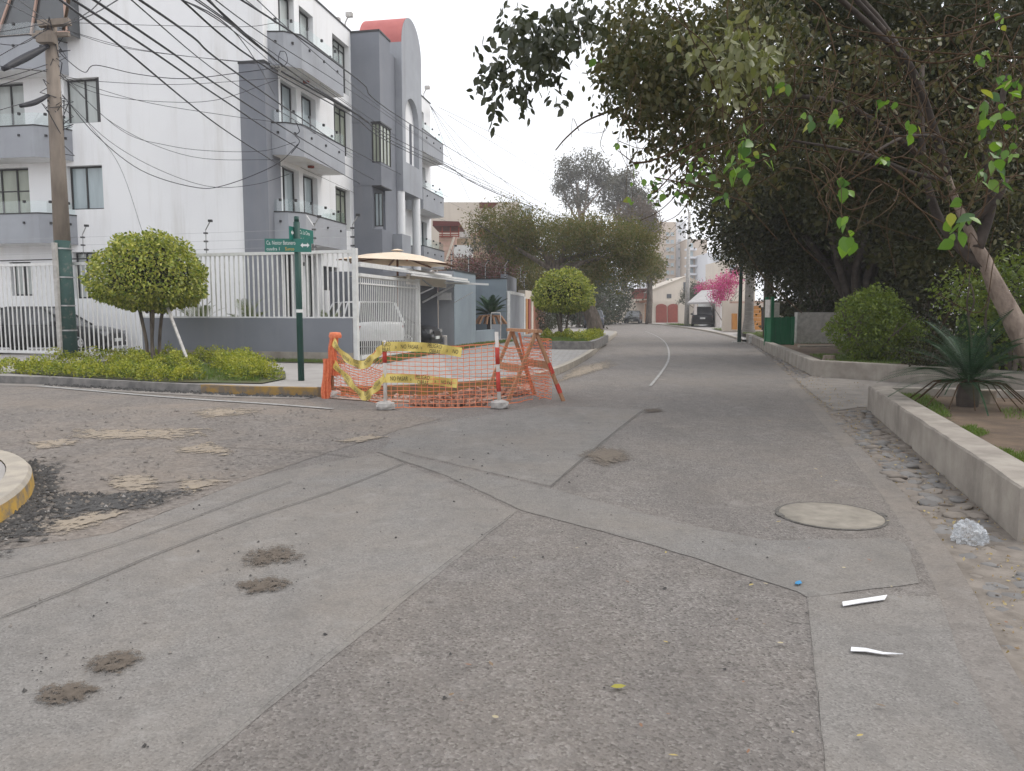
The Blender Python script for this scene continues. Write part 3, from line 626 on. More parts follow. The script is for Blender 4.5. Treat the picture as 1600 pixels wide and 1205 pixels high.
lawnB = gz((1484, 672), (1520, 668), (1545, 680), (1515, 688)); grass('grass', lawnB, 900, .05, .25); grass('grass', gz((1525, 698), (1600, 712), (1640, 760), (1590, 745)), 1500, .05, .25); grass('grass', gz((1560, 640), (1640, 640), (1640, 660), (1570, 655)), 500, .05, .25)
lawnC = [(7.4, 17.6), (9.6, 17.3), (9.3, 21), (8.2, 21)]; grass('grass', lawnC, 3500, .07, .24); patch('lawn', lawnC, .246, m_lawn)
lawnD = [(9.5, 28.2), (12.6, 28.2), (14.2, 44.5), (13.2, 45), (11.9, 38)]; patch('lawn', lawnD, .248, m_lawn); grass('grass', lawnD, 4000, .09, .24)
verge = MB(); verge.sheet([p for p in RS if 37 < p[1] < 140] + [(60, 160), (60, 37.2)], .05); structure('far_pavement', verge, m_pave)
tag(kerb('kerb', [p for p in RS if 36.5 < p[1] < 120][::-1], .12, -.1, .10, m_ltkerb), kind='structure')
for poly in ([(13.2, 41.5), (17.5, 41.5), (18.5, 46.5), (14.2, 47)], [(14.4, 52), (19, 52), (20, 59), (15.4, 59)], [(15.9, 71.5), (17.6, 71.5), (17.4, 80), (15.9, 80)]):
    patch('lawn', poly, .10, m_lawn); grass('grass', poly, 2500, .10, .09)

# ------------------------------------------------------------------ the white apartment building
def wall_holes(mb, f, a0, a1, b0, b1, holes, dep):
    A = sorted({a0, a1, *[h[0] for h in holes], *[h[1] for h in holes]}); B = sorted({b0, b1, *[h[2] for h in holes], *[h[3] for h in holes]})
    for i in range(len(A) - 1):
        for j in range(len(B) - 1):
            ca, cb = (A[i] + A[i + 1]) / 2, (B[j] + B[j + 1]) / 2
            if any(h[0] < ca < h[1] and h[2] < cb < h[3] for h in holes): continue
            mb.quad(f(A[i], B[j], 0), f(A[i + 1], B[j], 0), f(A[i + 1], B[j + 1], 0), f(A[i], B[j + 1], 0))
    for h in holes:
        x0, x1, z0, z1 = h[:4]
        for p, q in (((x0, z0), (x1, z0)), ((x1, z0), (x1, z1)), ((x1, z1), (x0, z1)), ((x0, z1), (x0, z0))):
            mb.quad(f(*p, 0), f(*q, 0), f(*q, dep), f(*p, dep))
def fbox(mb, f, a0, a1, b0, b1, d0, d1):
    P = [f(a, b_, d) for d in (d0, d1) for b_ in (b0, b1) for a in (a0, a1)]
    mb.add(P, [(0, 1, 3, 2), (4, 6, 7, 5), (0, 4, 5, 1), (2, 3, 7, 6), (0, 2, 6, 4), (1, 5, 7, 3)])
def window(par, f, a0, a1, b0, b1, dep, cuts=(.5,), fm=None, gm=None, w=.05, hcuts=(), lbl=None):
    fm = fm or m_dark; gm = gm or m_curt; mb = MB(); a0 += .004; a1 -= .004; b0 += .004; b1 -= .004
    d0, d1 = dep - .05, dep
    fbox(mb, f, a0, a1, b0, b0 + w, d0, d1); fbox(mb, f, a0, a1, b1 - w, b1, d0, d1); fbox(mb, f, a0, a0 + w, b0 + w, b1 - w, d0, d1); fbox(mb, f, a1 - w, a1, b0 + w, b1 - w, d0, d1)
    for c in cuts:
        x = a0 + (a1 - a0) * c; fbox(mb, f, x - w / 2, x + w / 2, b0 + w, b1 - w, d0 + .004, d1)
    for c in hcuts:
        z = b0 + (b1 - b0) * c; fbox(mb, f, a0 + w, a1 - w, z - w / 3, z + w / 3, d0 + .008, d1)
    o = mb.build('window', fm, par, world=False)
    p = MB(); p.quad(f(a0, b0, dep - .012), f(a1, b0, dep - .012), f(a1, b1, dep - .012), f(a0, b1, dep - .012)); p.build('pane', gm, o, world=False)
    return o
AN = math.radians(10.9); C0 = (-7.74, 24.6)
bld = thing('apartment_building', 'four storey white apartment building with grey balconies and a red arched tower', 'apartment building', (C0[0], C0[1], .12), -AN)
# local frame: x out of the street front (u runs along it as y), so the gable end faces the camera at y = 0
fs = lambda a, b_, d: (-d, a, b_)                 # street front
fe = lambda a, b_, d: (-a, d, b_)                 # gable end
RT = 12.35
HS = [(1.0, 2.2, 3.62, 6.1), (2.5, 3.65, 3.62, 6.1), (5.22, 6.62, 4.5, 6.1), (1.05, 2.15, 6.42, 8.85), (2.52, 3.65, 6.42, 8.85), (5.22, 6.78, 7.4, 9.25),
      (1.05, 2.15, 9.15, 11.7), (2.52, 3.6, 9.15, 11.7), (5.22, 6.8, 9.8, 11.72), (1.0, 1.78, 1.1, 3.3), (2.5, 3.4, 1.1, 3.3), (3.9, 5.4, 2.1, 3.0),
      (15.6, 16.6, 9.9, 11.6), (15.9, 16.8, 7.1, 8.8), (16.0, 16.9, 4.4, 6.0), (15.7, 16.8, .9, 3.0)]
HE = [(5.85, 7.18, 7.5, 8.93), (5.9, 7.25, 4.7, 6.13), (8.72, 10.6, 6.38, 8.93), (8.72, 10.6, 3.65, 6.15), (8.85, 9.7, 1.85, 3.0), (6.2, 7.2, 1.75, 3.3)]
w_ = MB(); wall_holes(w_, fs, 0, 17.75, 0, RT, HS, .24); wall_holes(w_, fe, 0, 14, 0, RT, HE, .24)
w_.quad((-14, 0, RT), (0, 0, RT), (0, 17.75, RT), (-14, 17.75, RT)); w_.quad((-14, 17.75, 0), (0, 17.75, 0), (0, 17.75, RT), (-14, 17.75, RT)); w_.quad((-14, 0, 0), (-14, 17.75, 0), (-14, 17.75, RT), (-14, 0, RT))
w_.bx(-.5, -.3, .6, 3.9, .0, 11.9); w_.build('wall', m_white, bld, world=False)
b = MB(); b.bx(-.06, .035, .0, 6.95, RT, RT + .06); b.bx(-.06, .035, 12.5, 17.78, RT, RT + .06); b.bx(-14, -.065, -.03, .06, RT, RT + .06); each(b, 'coping', m_dark, bld, world=False)
gl = [m_skyglass, m_skyglass, m_curtg, m_skyglass, m_skyglass, m_curtg, m_curt, m_curt, m_curt, m_dkglass, m_curt, m_dkglass, m_curt, m_curt, m_skyglass, m_dkglass]
for h, gm in zip(HS, gl): window(bld, fs, *h, .24, (.42,) if h[1] - h[0] < 1.3 else (.33, .67), gm=gm, hcuts=(.86,) if h[1] - h[0] > 1.3 else ())
for h, gm, cu in zip(HE, [m_curt, m_skyglass, m_curt, m_curtg, m_curt, m_curt], [(.5,), (.55,), (.35, .7), (.33, .66), (.5,), (.3, .6)]): window(bld, fe, *h, .22, cu, gm=gm, hcuts=(.36, .7) if gm is m_curtg else ())
b = MB(); b.bx(-5.92, -5.85, .02, .20, 7.52, 8.92); b.bx(-6.05, -5.86, .10, .21, 7.52, 8.92); b.build('open_shutter', m_dark, bld, world=False)
b = MB(); b.bx(-.82, .045, -.06, .82, 0, 9.02); b.build('pilaster', m_grey, bld, world=False); b = MB(); b.bx(-.84, .06, -.08, .84, 9.02, 9.10); b.build('pilaster_cap', m_dark, bld, world=False)
def balcony(poly, z0, z1, name_glass=True, rail=None):
    ex = MB(); ins = [(p[0], p[1]) for p in poly]; ex.prism(poly, z0, z0 + .16)
    c = (sum(p[0] for p in poly) / len(poly), sum(p[1] for p in poly) / len(poly))
    par = [poly[i] for i in rail]
    sg = 1 if (par[1][0] - par[0][0]) * (c[1] - par[0][1]) - (par[1][1] - par[0][1]) * (c[0] - par[0][0]) < 0 else -1
    inn = offset(par, .10 * sg); n = len(par)
    w = MB(); w.add([(p[0], p[1], z0 + .16) for p in par] + [(p[0], p[1], z1) for p in par] + [(p[0], p[1], z1) for p in inn] + [(p[0], p[1], z0 + .16) for p in inn],
                    [(k * n + i, k * n + i + 1, (k + 1) * n + i + 1, (k + 1) * n + i) for k in range(3) for i in range(n - 1)] + [(0, n, 2 * n, 3 * n), (n - 1, 2 * n - 1, 3 * n - 1, 4 * n - 1)])
    w.mi = 1; sof = [(p[0], p[1]) for p in poly]; w.sheet(sof, z0 - .003); w.mi = 0; w.add(ex.v, ex.f)
    o = w.build('balcony', [m_grey2, m_white], bld, world=False)
    out = offset(par, -.015 * sg); inn2 = offset(par, .115 * sg); k = MB()
    k.add([(p[0], p[1], z1 + .002) for p in out] + [(p[0], p[1], z1 + .04) for p in out] + [(p[0], p[1], z1 + .04) for p in inn2] + [(p[0], p[1], z1 + .002) for p in inn2],
          [(q * n + i, q * n + i + 1, (q + 1) * n + i + 1, (q + 1) * n + i) for q in range(3) for i in range(n - 1)]); k.build('handrail', m_dark, o, world=False)
    gln = offset(par, .05 * sg); gq = MB()
    for i in range(n - 1): gq.quad((*gln[i], z1 + .04), (*gln[i + 1], z1 + .04), (*gln[i + 1], z1 + .42), (*gln[i], z1 + .42))
    gq.build('glass_panel', m_clear, o, world=False)
    cl_ = MB(); L0, L1 = gln[-3] if n > 3 else gln[0], gln[-1]
    for i in range(n - 1):
        seg = math.hypot(gln[i + 1][0] - gln[i][0], gln[i + 1][1] - gln[i][1]); m_ = max(1, int(seg / .9))
        for q in range(m_):
            p = lerp(gln[i], gln[i + 1], (q + .5) / m_); cl_.bx(p[0] - .035, p[0] + .035, p[1] - .035, p[1] + .035, z1 + .36, z1 + .44); p = lerp(out[i], out[i + 1], (q + .5) / m_); cl_.bx(p[0] - .03, p[0] + .03, p[1] - .03, p[1] + .03, z1 - .32, z1 - .25)
    each(cl_, 'clamp', m_dark, o, world=False); return o
for z0, z1 in ((3.54, 4.48), (6.28, 7.26), (9.03, 10.04)):
    pl = [(0.0, .28), (.5, .36), (.9, .78), (.9, 4.07), (0.0, 4.07)]
    balcony(pl, z0, z1, rail=[0, 1, 2, 3, 4])
    balcony([(.0, 13.5), (.9, 13.5), (.9, 17.1), (.0, 17.5)], z0, z1, rail=[0, 1, 2, 3])
    balcony([(-6.95, 0), (-7.1, -.45), (-7.6, -.9), (-12, -.9), (-12, 0)], z0, z1, rail=[0, 1, 2, 3])
b = MB()
for i in range(4): b.beam((-6.5 - i * 1.3, -.55, 10.2), (-6.5 - i * .75, -.55, 12.3), .06, .06)
b.beam((-6.4, -.55, 12.3), (-11, -.55, 12.3), .08, .08); b.beam((-6.4, -.55, 10.15), (-11, -.55, 10.15), .08, .14); each(b, 'glazed_terrace_frame', m_pinkb, bld, world=False)
b = MB(); b.quad((-11, -.5, 10.15), (-6.5, -.5, 10.15), (-6.5, -.5, 12.3), (-11, -.5, 12.3)); b.quad((-6.45, -.5, 10.15), (-6.45, 0, 10.15), (-6.45, 0, 12.3), (-6.45, -.5, 12.3)); b.build('terrace_glass', m_dkglass, bld, world=False)
# grey stair block with the corner windows
b = MB(); y0, y1, xw = 6.97, 8.21, 1.2
b.bx(-.3, xw, y0, y1, 8.85, 12.3); b.bx(-.3, .82, y0 + .02, y1, 7.25, 8.85); b.bx(-.3, xw, y0, y1, 6.36, 7.25); b.bx(-.3, .80, y0 + .02, y1, 4.62, 6.36); b.bx(-.3, xw, y0, y1, 0, 4.62)
b.bx(-.3, .9, y1, 9.66, 0, 12.15); b.build('stair_block', m_grey, bld, world=False)
b = MB(); b.bx(-.33, xw + .03, y0 - .03, y1 + .03, 12.3, 12.37); b.bx(.80, xw + .02, y0 - .02, y1 + .02, 8.79, 8.85); b.bx(.8, xw, y0, y1, 6.32, 6.357); each(b, 'block_coping', m_dark, bld, world=False)
fb = lambda a, b_, d: (a, y0 + d, b_)
window(bld, fb, .84, 1.18, 7.25, 8.78, .03, (.5,), gm=m_curtg, w=.035); window(bld, fb, .82, 1.17, 4.75, 6.1, .25, (.5,), gm=m_skyglass, w=.035)
fb2 = lambda a, b_, d: (1.17 - d, a, b_); window(bld, fb2, y0 + .02, y1 - .02, 7.25, 8.78, .03, (.33, .66), gm=m_curtg, w=.035)
# arched tower on two round columns
b = MB(); ya, yb = 9.66, 12.43; r = (yb - ya) / 2; yc = (ya + yb) / 2; zs = 12.80; zb = 6.55
def arch(cy, r_, z_, n=20): return [(cy + r_ * math.cos(math.pi * i / n), z_ + r_ * math.sin(math.pi * i / n)) for i in range(n + 1)]
out = [(ya, zb), (yb, zb)] + arch(yc, r, zs); ni0, ni1, niz, nir = 10.08, 11.95, 9.83, .935
nic = [(ni0, 7.85), (ni1, 7.85)] + arch((ni0 + ni1) / 2, nir, niz)
loops = [[Vector((p[0], p[1], 0)) for p in out], [Vector((p[0], p[1], 0)) for p in nic[::-1]]]; allp = out + nic[::-1]
b.add([(1.2, p[0], p[1]) for p in allp], tessellate_polygon(loops))
for i in range(len(nic)): p, q = nic[i], nic[(i + 1) % len(nic)]; b.quad((1.2, *p), (1.2, *q), (.95, *q), (.95, *p))
b.quad((.4, ya, zb), (1.2, ya, zb), (1.2, ya, zs), (.4, ya, zs)); b.quad((0, yb, zb), (1.2, yb, zb), (1.2, yb, zs), (0, yb, zs)); b.quad((0, ya, zb), (0, yb, zb), (1.2, yb, zb), (1.2, ya, zb))
b.build('arch_tower', m_grey2, bld, world=False)
b = MB(); a_ = arch(yc, r, zs); n = len(a_); b.add([(1.195, *p) for p in a_] + [(-.75, *p) for p in a_], [(i, i + 1, n + i + 1, n + i) for i in range(n - 1)]); b.add([(-.75, *p) for p in a_], [tuple(range(n))])
b.quad((.4, ya + .003, zs - .1), (-.75, ya + .003, zs - .1), (-.75, ya + .003, zs), (.4, ya + .003, zs)); b.build('vault', m_red, bld, True, world=False)
b = MB(); b.add([(.955, *p) for p in nic], [tuple(range(len(nic)))[::-1]]); b.build('niche_back', m_white, bld, world=False)
ft = lambda a, b_, d: (.98 - d, a, b_)
window(bld, ft, 10.2, 10.42, 8.1, 9.7, .02, (), fm=m_grey, gm=m_grey2, w=.03); window(bld, ft, 11.3, 11.5, 7.95, 9.75, .02, (), fm=m_grey, gm=m_dkglass, w=.03)
for yy in (9.85, 12.05):
    b = MB(); b.lathe([(.19, 0), (.19, 6.55)], 20, (1.0, yy, 0)); b.build('column', m_white, bld, True, world=False)
b = MB(); b.bx(.0, .02, 9.66, 12.43, 0, 6.5); b.build('porch_wall', m_grey2, bld, world=False)
fpw = lambda a, b_, d: (.05 - d, a, b_); window(bld, fpw, 10.3, 11.0, 2.9, 6.0, .02, (.5,), fm=m_dkglass, gm=m_skyglass); window(bld, fpw, 11.4, 11.9, 3.0, 5.2, .02, (), gm=m_dkglass); window(bld, fpw, 10.3, 11.0, .1, 2.2, .02, (.5,), gm=m_dkglass)
b = MB(); b.bx(.83, 1.6, 8.25, 9.4, 0, 4.55); b.build('porch_pier', m_grey2, bld, world=False)
for (x, y, rr) in ((-1.6, 8.2, .55), (-2.9, 8.0, .45)):
    b = MB(); b.lathe([(rr, RT), (rr, RT + .55), (rr * .85, RT + .75), (.05, RT + .85)], 18, (x, y, 0)); b.build('water_tank', m_conc, bld, True, world=False)
for x, y in ((-.3, 7.2), (-1.0, 7.6), (-.2, 17.3)):
    b = MB(); b.tube([(x, y, RT), (x, y, RT + .45), (x + .2, y - .1, RT + .7)], .03, 5); b.bx(x + .1, x + .35, y - .2, y, RT + .62, RT + .78); b.build('roof_camera', m_conc, bld, world=False)
b = MB()
for y, z in ((2.0, 9.02), (2.2, 6.27)): b.lathe([(.11, -.05), (.11, .0), (.02, .0)], 10, (.45, y, z - .01))
each(b, 'soffit_lamp', m_redd, bld, world=False)
b = MB(); b.bx(.0, .03, 2.25, 2.4, 2.9, 3.02); b.build('house_plate', m_dark, bld, world=False)
yd = MB(); yd.sheet([(-40, 31), (-15.5, 23.2), (-4.1, 19.8), (-3.1, 24.2), (-2.0, 28.7), (-.5, 37), (-4, 46), (-40, 46)], .149); structure('yard', yd, m_pave)

# ------------------------------------------------------------------ fence, sliding gate, garage and boundary walls
FA, FB = Vector((-4.0, 19.6, .14)), Vector((-24.0, 25.5, .14))
fd = (FB - FA).normalized(); fn = Vector((fd.y, -fd.x, 0))              # fn points to the yard or the street
if fn.y > 0: fn = -fn
def fpt(s, z, o=0): return FA + fd * s + fn * o + Vector((0, 0, z))
fen = thing('picket_fence', 'white metal picket fence on a long grey dwarf wall behind the street sign', 'fence', FA)
sW = 6.6                                           # the dwarf wall ends here, the car gate goes on
b = MB(); 
def slab(mb, s0, s1, o0, o1, z0, z1):
    P = [fpt(s, z, o) for o in (o0, o1) for z in (z0, z1) for s in (s0, s1)]
    mb.add(P, [(0, 1, 3, 2), (4, 6, 7, 5), (0, 4, 5, 1), (2, 3, 7, 6), (0, 2, 6, 4), (1, 5, 7, 3)])
slab(b, 0.06, sW, -.10, .10, .24, 1.12); b.build('dwarf_wall', m_grey, fen); b = MB(); slab(b, 0.06, sW, -.12, .13, -.1, .24); b.build('plinth', m_planter, fen)
b = MB(); slab(b, .0, sW, -.04, .04, 2.78, 2.86); b.build('top_rail', m_fence, fen); b = MB(); slab(b, .06, sW, -.03, .03, 1.125, 1.16); b.build('bottom_rail', m_fence, fen)
b = MB(); slab(b, -.06, .06, -.06, .06, 0, 2.9); cornerp = b.build('corner_post', m_fence, fen)
pk = None; s = .19
while s < sW - .05:
    if pk is None:
        b = MB(); b.bx(-.019, .019, -.012, .012, 0, 1.62); pk = b.build('picket', m_fence, fen, world=False); o = pk
    else: o = pk.copy(); COL.objects.link(o)
    p = fd * s; o.location = (p.x, p.y, 1.16); o.rotation_euler = (0, 0, math.atan2(fd.y, fd.x)); s += .148
gat = thing('car_gate', 'white metal bar gate at the far left in front of the parked black car', 'gate', fpt(sW, 0))
b = MB(); slab(b, sW + .02, 20, -.035, .035, 2.62, 2.70); b.build('top_rail', m_fence, gat); b = MB(); slab(b, sW + .02, 20, -.035, .035, .06, .14); b.build('bottom_rail', m_fence, gat); b = MB(); slab(b, sW + .02, 20, -.02, .02, 2.78, 2.81); b.build('track_bar', m_dark, gat)
for k, s in enumerate((sW + .06, 12.15)):
    b = MB(); slab(b, s - .06, s + .06, -.055, .055, 0, 2.74); b.build('post', m_fence, gat)
pk2 = None; s = sW + .3
while s < 19.9:
    if abs(s - 12.15) > .1:
        if pk2 is None: b = MB(); b.bx(-.015, .015, -.012, .012, .14, 2.62); pk2 = b.build('bar', m_fence, gat, world=False); o = pk2
        else: o = pk2.copy(); COL.objects.link(o)
        p = fpt(s, 0) - fpt(sW, 0); o.location = (p.x, p.y, 0); o.rotation_euler = (0, 0, math.atan2(fd.y, fd.x))
    s += .165
GA, GB_ = Vector((-3.93, 19.75, .14)), Vector((-3.0, 24.3, .14)); gd = (GB_ - GA).normalized(); gl_ = (GB_ - GA).length
sg = thing('sliding_gate', 'closely barred white sliding gate in front of the white parked car', 'gate', GA, math.atan2(gd.y, gd.x))
for nm, z0, z1 in (('top_rail', 2.2, 2.28), ('middle_rail', 2.0, 2.04), ('bottom_rail', .05, .15)):
    b = MB(); b.bx(0.02, gl_, -.03, .03, z0, z1); b.build(nm, m_fence, sg, world=False)
b = MB(); b.bx(gl_, gl_ + .12, -.06, .06, 0, 2.32); b.build('end_post', m_fence, sg, world=False)
pk3 = None; s = .08
while s < gl_ - .03:
    if pk3 is None: b = MB(); b.bx(-.010, .010, -.010, .010, .15, 2.0); b.bx(-.010, .010, -.010, .010, 2.04, 2.2); pk3 = b.build('bar', m_fence, sg, world=False); o = pk3
    else: o = pk3.copy(); COL.objects.link(o)
    o.location = (s, 0, 0); s += .135
# electric wires on the fence and along the boundary walls
def efence(nm, lbl, posts, cat='electric fence', twin=()):
    t = thing(nm, lbl, cat, posts[0])
    tops = []
    for i, p in enumerate(posts):
        p = Vector(p); b = MB(); q = [p, p + Vector((0, 0, .62)), p + Vector((.16, -.06, .86))]; b.tube(q, .016, 5)
        if i in twin: b.tube([p + Vector((0, 0, .62)), p + Vector((-.2, .05, .9))], .016, 5)
        po = b.build('post', m_steel, t); k = MB()
        for z in (.1, .32, .54): k.bx(p.x - .05, p.x + .05, p.y - .035, p.y + .035, p.z + z - .02, p.z + z + .02)
        k.bx(q[2].x - .05, q[2].x + .05, q[2].y - .04, q[2].y + .04, q[2].z - .03, q[2].z + .03); each(k, 'insulator', m_dark, po); tops.append(p)
    b = MB()
    for a, c in zip(tops, tops[1:]):
        for z in (.1, .32, .54): b.tube([a + Vector((0, -.04, z)), c + Vector((0, -.04, z))], .0035, 3)
    each(b, 'wire', m_steel, t); return t
efence('electric_fence', 'electric security wires on thin posts along the top of the white picket fence', [fpt(s, 2.86) for s in (.05, 1.15, 4.45, 8.6, 12.2)], twin=(1,))
fence_bracket = fpt(1.15, 3.4)
def uline(Y, o=0): return Vector((-3.05 + .21 * (Y - 24.2) + o, Y, .14))
bw = thing('boundary_wall', 'blue grey rendered boundary wall with a stepped recess right of the garage', 'wall', uline(28.5))
def wslab(mb, a, c, th, z0, z1):
    a = Vector(a); c = Vector(c); d = (c - a).normalized(); n_ = Vector((-d.y, d.x, 0)) * th
    P = [(p.x, p.y, z) for z in (z0, z1) for p in (a, c, c + n_, a + n_)]
    mb.add(P, [(0, 3, 2, 1), (4, 5, 6, 7), (0, 1, 5, 4), (1, 2, 6, 5), (2, 3, 7, 6), (3, 0, 4, 7)])
p1, p2 = uline(28.5), uline(31.6)
b = MB(); wslab(b, p1, p2, .22, -.1, 2.93); b.build('wall_panel', m_bluegrey, bw); b = MB(); wslab(b, p1 + Vector((-.02, .0, 0)), p1 + Vector((-.6, .12, 0)), -.16, -.1, 2.93); b.build('jamb', m_grey2, bw)
b = MB(); wslab(b, p1 + Vector((.02, -.02, 0)), p2 + Vector((.03, 0, 0)), .30, 2.931, 2.99); b.build('coping', m_dark, bw)
p3 = Vector((-2.1, 36.9, .14)); p4 = Vector((-.28, 36.5, .14)); p5 = p4 + Vector((.35, 1.9, 0))
b = MB(); wslab(b, p3, p4, .2, -.1, 2.95); b.build('recess_wall', m_bluegrey, bw); b = MB(); wslab(b, p3 + Vector((0, -.02, 0)), p4 + Vector((.02, -.02, 0)), .25, 2.951, 3.0); b.build('coping', m_dark, bw)
b = MB(); wslab(b, p2 + Vector((-.22, 0, 0)), p3 + Vector((0, .1, 0)), .2, -.1, 2.93); b.build('recess_side_wall', m_bluegrey, bw)
b = MB(); wslab(b, p2 + Vector((.0, .1, 0)), p2 + Vector((.95, 3.9, 0)), .25, -.1, .62); b.build('planter', m_bluegrey, bw)
dg = thing('white_metal_gate', 'pale grey flush metal gate in a white frame beyond the blue grey wall', 'gate', p4)
g1 = p4 + Vector((.22, .1, 0)); g2 = Vector((.66, 42.6, .14))
b = MB(); wslab(b, g1, g2, .06, 0, 2.25); b.build('door_leaf', m_grey2, dg); b = MB(); wslab(b, g1 + Vector((.01, -.05, 0)), g2 + Vector((.04, .1, 0)), .16, 2.251, 2.40); wslab(b, g1 + Vector((-.16, -.1, 0)), g1 + Vector((-.02, -.02, 0)), .1, 0, 2.4); wslab(b, g2 + Vector((.02, 0, 0)), g2 + Vector((.1, .2, 0)), .14, 0, 2.25); b.build('frame', m_fence, dg)
b = MB(); wslab(b, g1 + Vector((-.2, 1.2, 0)), g2 + Vector((-.4, .6, 0)), .3, 0, 3.25); b.build('rear_wall', m_grey, dg)
rw = thing('brick_wall', 'red brick garden wall with a cream lintel over a varnished door behind the second round tree', 'wall', (.9, 43.5, .14))
b = MB(); wslab(b, (1.28, 46.2, .14), (2.4, 55, .14), .3, 0, 2.6); b.build('wall_panel', m_brick, rw); b = MB(); wslab(b, (.75, 43.3, .14), (1.36, 46.3, .14), .4, 2.15, 2.62); b.build('lintel', m_cream, rw)
for k, (y_, m_) in enumerate(((43.4, m_orwood), (44.3, m_redd), (45.2, m_cream), (45.8, m_brick))):
    b = MB(); x_ = .78 + (y_ - 43.3) * .2; wslab(b, (x_, y_, .14), (x_ + .12, y_ + .55, .14), .25, 0, 2.14); b.build('door_panel', m_, rw)
efence('electric_fence', 'electric security wires on bent posts along the blue grey boundary wall', [p1 + Vector((-.1, .1, 2.85)), uline(30.9) + Vector((-.1, 0, 2.85)), p4 + Vector((-1.0, .3, 2.85)), p4 + Vector((-.05, .2, 2.85)), Vector((.45, 41.5, 3.1)), Vector((.7, 43.6, 2.75))])
# garage with its tilted-up door
gar = thing('garage', 'open grey garage bay with its white door tilted up beside the sliding gate', 'garage', uline(24.4))
b = MB(); wslab(b, uline(28.45, -4.6), uline(28.45, -.62), .2, 0, 2.9); b.build('inner_wall', m_grey, gar)
b = MB(); b.add([(*uline(24.3, -2.2)[:2], 2.55), (*uline(24.3, -.3)[:2], 2.55), (*uline(28.4, -.3)[:2], 2.55), (*uline(28.4, -2.6)[:2], 2.55)], [(0, 1, 2, 3)]); wslab(b, uline(24.45, -.25), uline(28.35, -.25), .12, 2.3, 2.62); b.build('ceiling', m_cream, gar)
dl = gar
b = MB(); q = [Vector((*uline(y_, o_)[:2], z_)) for y_, o_, z_ in ((22.3, -.1, 2.62), (22.3, .45, 2.55), (28.35, .55, 2.56), (28.35, -.2, 2.66))]
b.add([*q, *[p + Vector((0, 0, .07)) for p in q]], [(0, 3, 2, 1), (4, 5, 6, 7), (0, 1, 5, 4), (1, 2, 6, 5), (2, 3, 7, 6), (3, 0, 4, 7)])
b.beam((*uline(20.0, -.05)[:2], 2.66), (*uline(28.4, -.1)[:2], 2.72), .10, .12); b.beam((*uline(22.4, .5)[:2], 2.5), (*uline(28.3, .6)[:2], 2.51), .05, .05); b.beam((*uline(28.2, -.3)[:2], 2.48), (*uline(28.2, 1.35)[:2], 2.42), .09, .07); b.build('tilted_door', m_fence, dl)
b = MB(); b.beam((*uline(28.2, .1)[:2], 2.4), (*uline(27.6, -.9)[:2], 1.75), .05, .07); b.beam((*uline(24.6, .1)[:2], 2.45), (*uline(24.9, .35)[:2], 2.2), .04, .04); b.beam((*uline(24.9, .35)[:2], 2.2), (*uline(24.6, -.1)[:2], 1.95), .04, .04); b.beam((*uline(28.3, .05)[:2], 1.75), (*uline(28.3, .75)[:2], 2.15), .025, .025); b.bx(*[v for v in (uline(28.3).x - .55, uline(28.3).x - .05, 28.1, 28.4, 1.85, 2.12)]); each(b, 'door_arm', m_steel, dl)
par = thing('parasol', 'tilted cream canvas parasol with brown ribs above the sliding gate', 'parasol', (-3.75, 25.2, .15))
b = MB(); ap_ = Vector((-3.75, 25.2, 3.38)); rim = []
for i in range(8):
    q = i * math.pi / 4 + .3; rr = 1.95; rim.append(ap_ + Vector((rr * math.cos(q), rr * math.sin(q), -.36 - .08 * math.cos(q))))
vs = [ap_]
for p in rim: vs += [lerp(ap_, p, .5), p]
vs = [Vector(v) + Vector((0, 0, .05 if 0 < i and i % 2 == 1 else 0)) for i, v in enumerate(vs)]
fs_ = []
for i in range(8):
    j = (i + 1) % 8; fs_ += [(0, 1 + 2 * i, 1 + 2 * j), (1 + 2 * i, 2 + 2 * i, 2 + 2 * j, 1 + 2 * j)]
b.add(vs, fs_); b.build('canopy', m_canvas, par)
b = MB(); b.lathe([(.22, .03), (.12, .07), (.02, .09)], 10, tuple(ap_)); b.build('vent_cap', m_canvas, par)
for p in rim:
    b = MB(); b.beam(ap_ + Vector((0, 0, -.10)), Vector(p) + Vector((0, 0, -.02)), .045, .045); b.build('rib', m_umbw, par)
b = MB(); b.tube([(-3.75, 25.2, .15), (-3.75, 25.2, 3.36)], .035, 8); b.build('pole', m_umbw, par)

# ------------------------------------------------------------------ utility pole and overhead cables
def spl(pts, n=8):                                 # Catmull-Rom through points
    P = [Vector(p) for p in pts]; P = [P[0] * 2 - P[1]] + P + [P[-1] * 2 - P[-2]]; o = []
    for i in range(1, len(P) - 2):
        for k in range(n):
            t = k / n; a, b_, c, d = P[i - 1:i + 3]
            o.append(.5 * ((2 * b_) + (c - a) * t + (2 * a - 5 * b_ + 4 * c - d) * t * t + (3 * b_ - a - 3 * c + d) * t ** 3))
    return o + [P[-2]]
up = thing('utility_pole', 'tall weathered concrete utility pole with a green base and tangled wires', 'utility pole', (-12.75, 21.87, .14))
pt, pb = at(79, 42, 21.9), Vector((-12.75, 21.87, .0))
mid_ = lerp(pb, pt, .37)
b = MB(); b.tube([mid_, lerp(pb, pt, .7), pt], [.215, .185, .155], 16); b.build('shaft', m_pole, up, True)
b = MB(); b.tube([pb, mid_], [.255, .218], 16); b.build('painted_base', m_polepaint, up, True)
b = MB(); b.bx(pb.x - .10, pb.x + .0, pb.y - .34, pb.y - .22, .1, 3.35); b.build('conduit', m_conc, up)
b = MB()
for z in (.9, 1.6, 2.4, 3.2): b.lathe([(.262, -.02), (.262, .02)], 14, (pb.x, pb.y, z))
each(b, 'strap', m_steel, up)
b = MB()
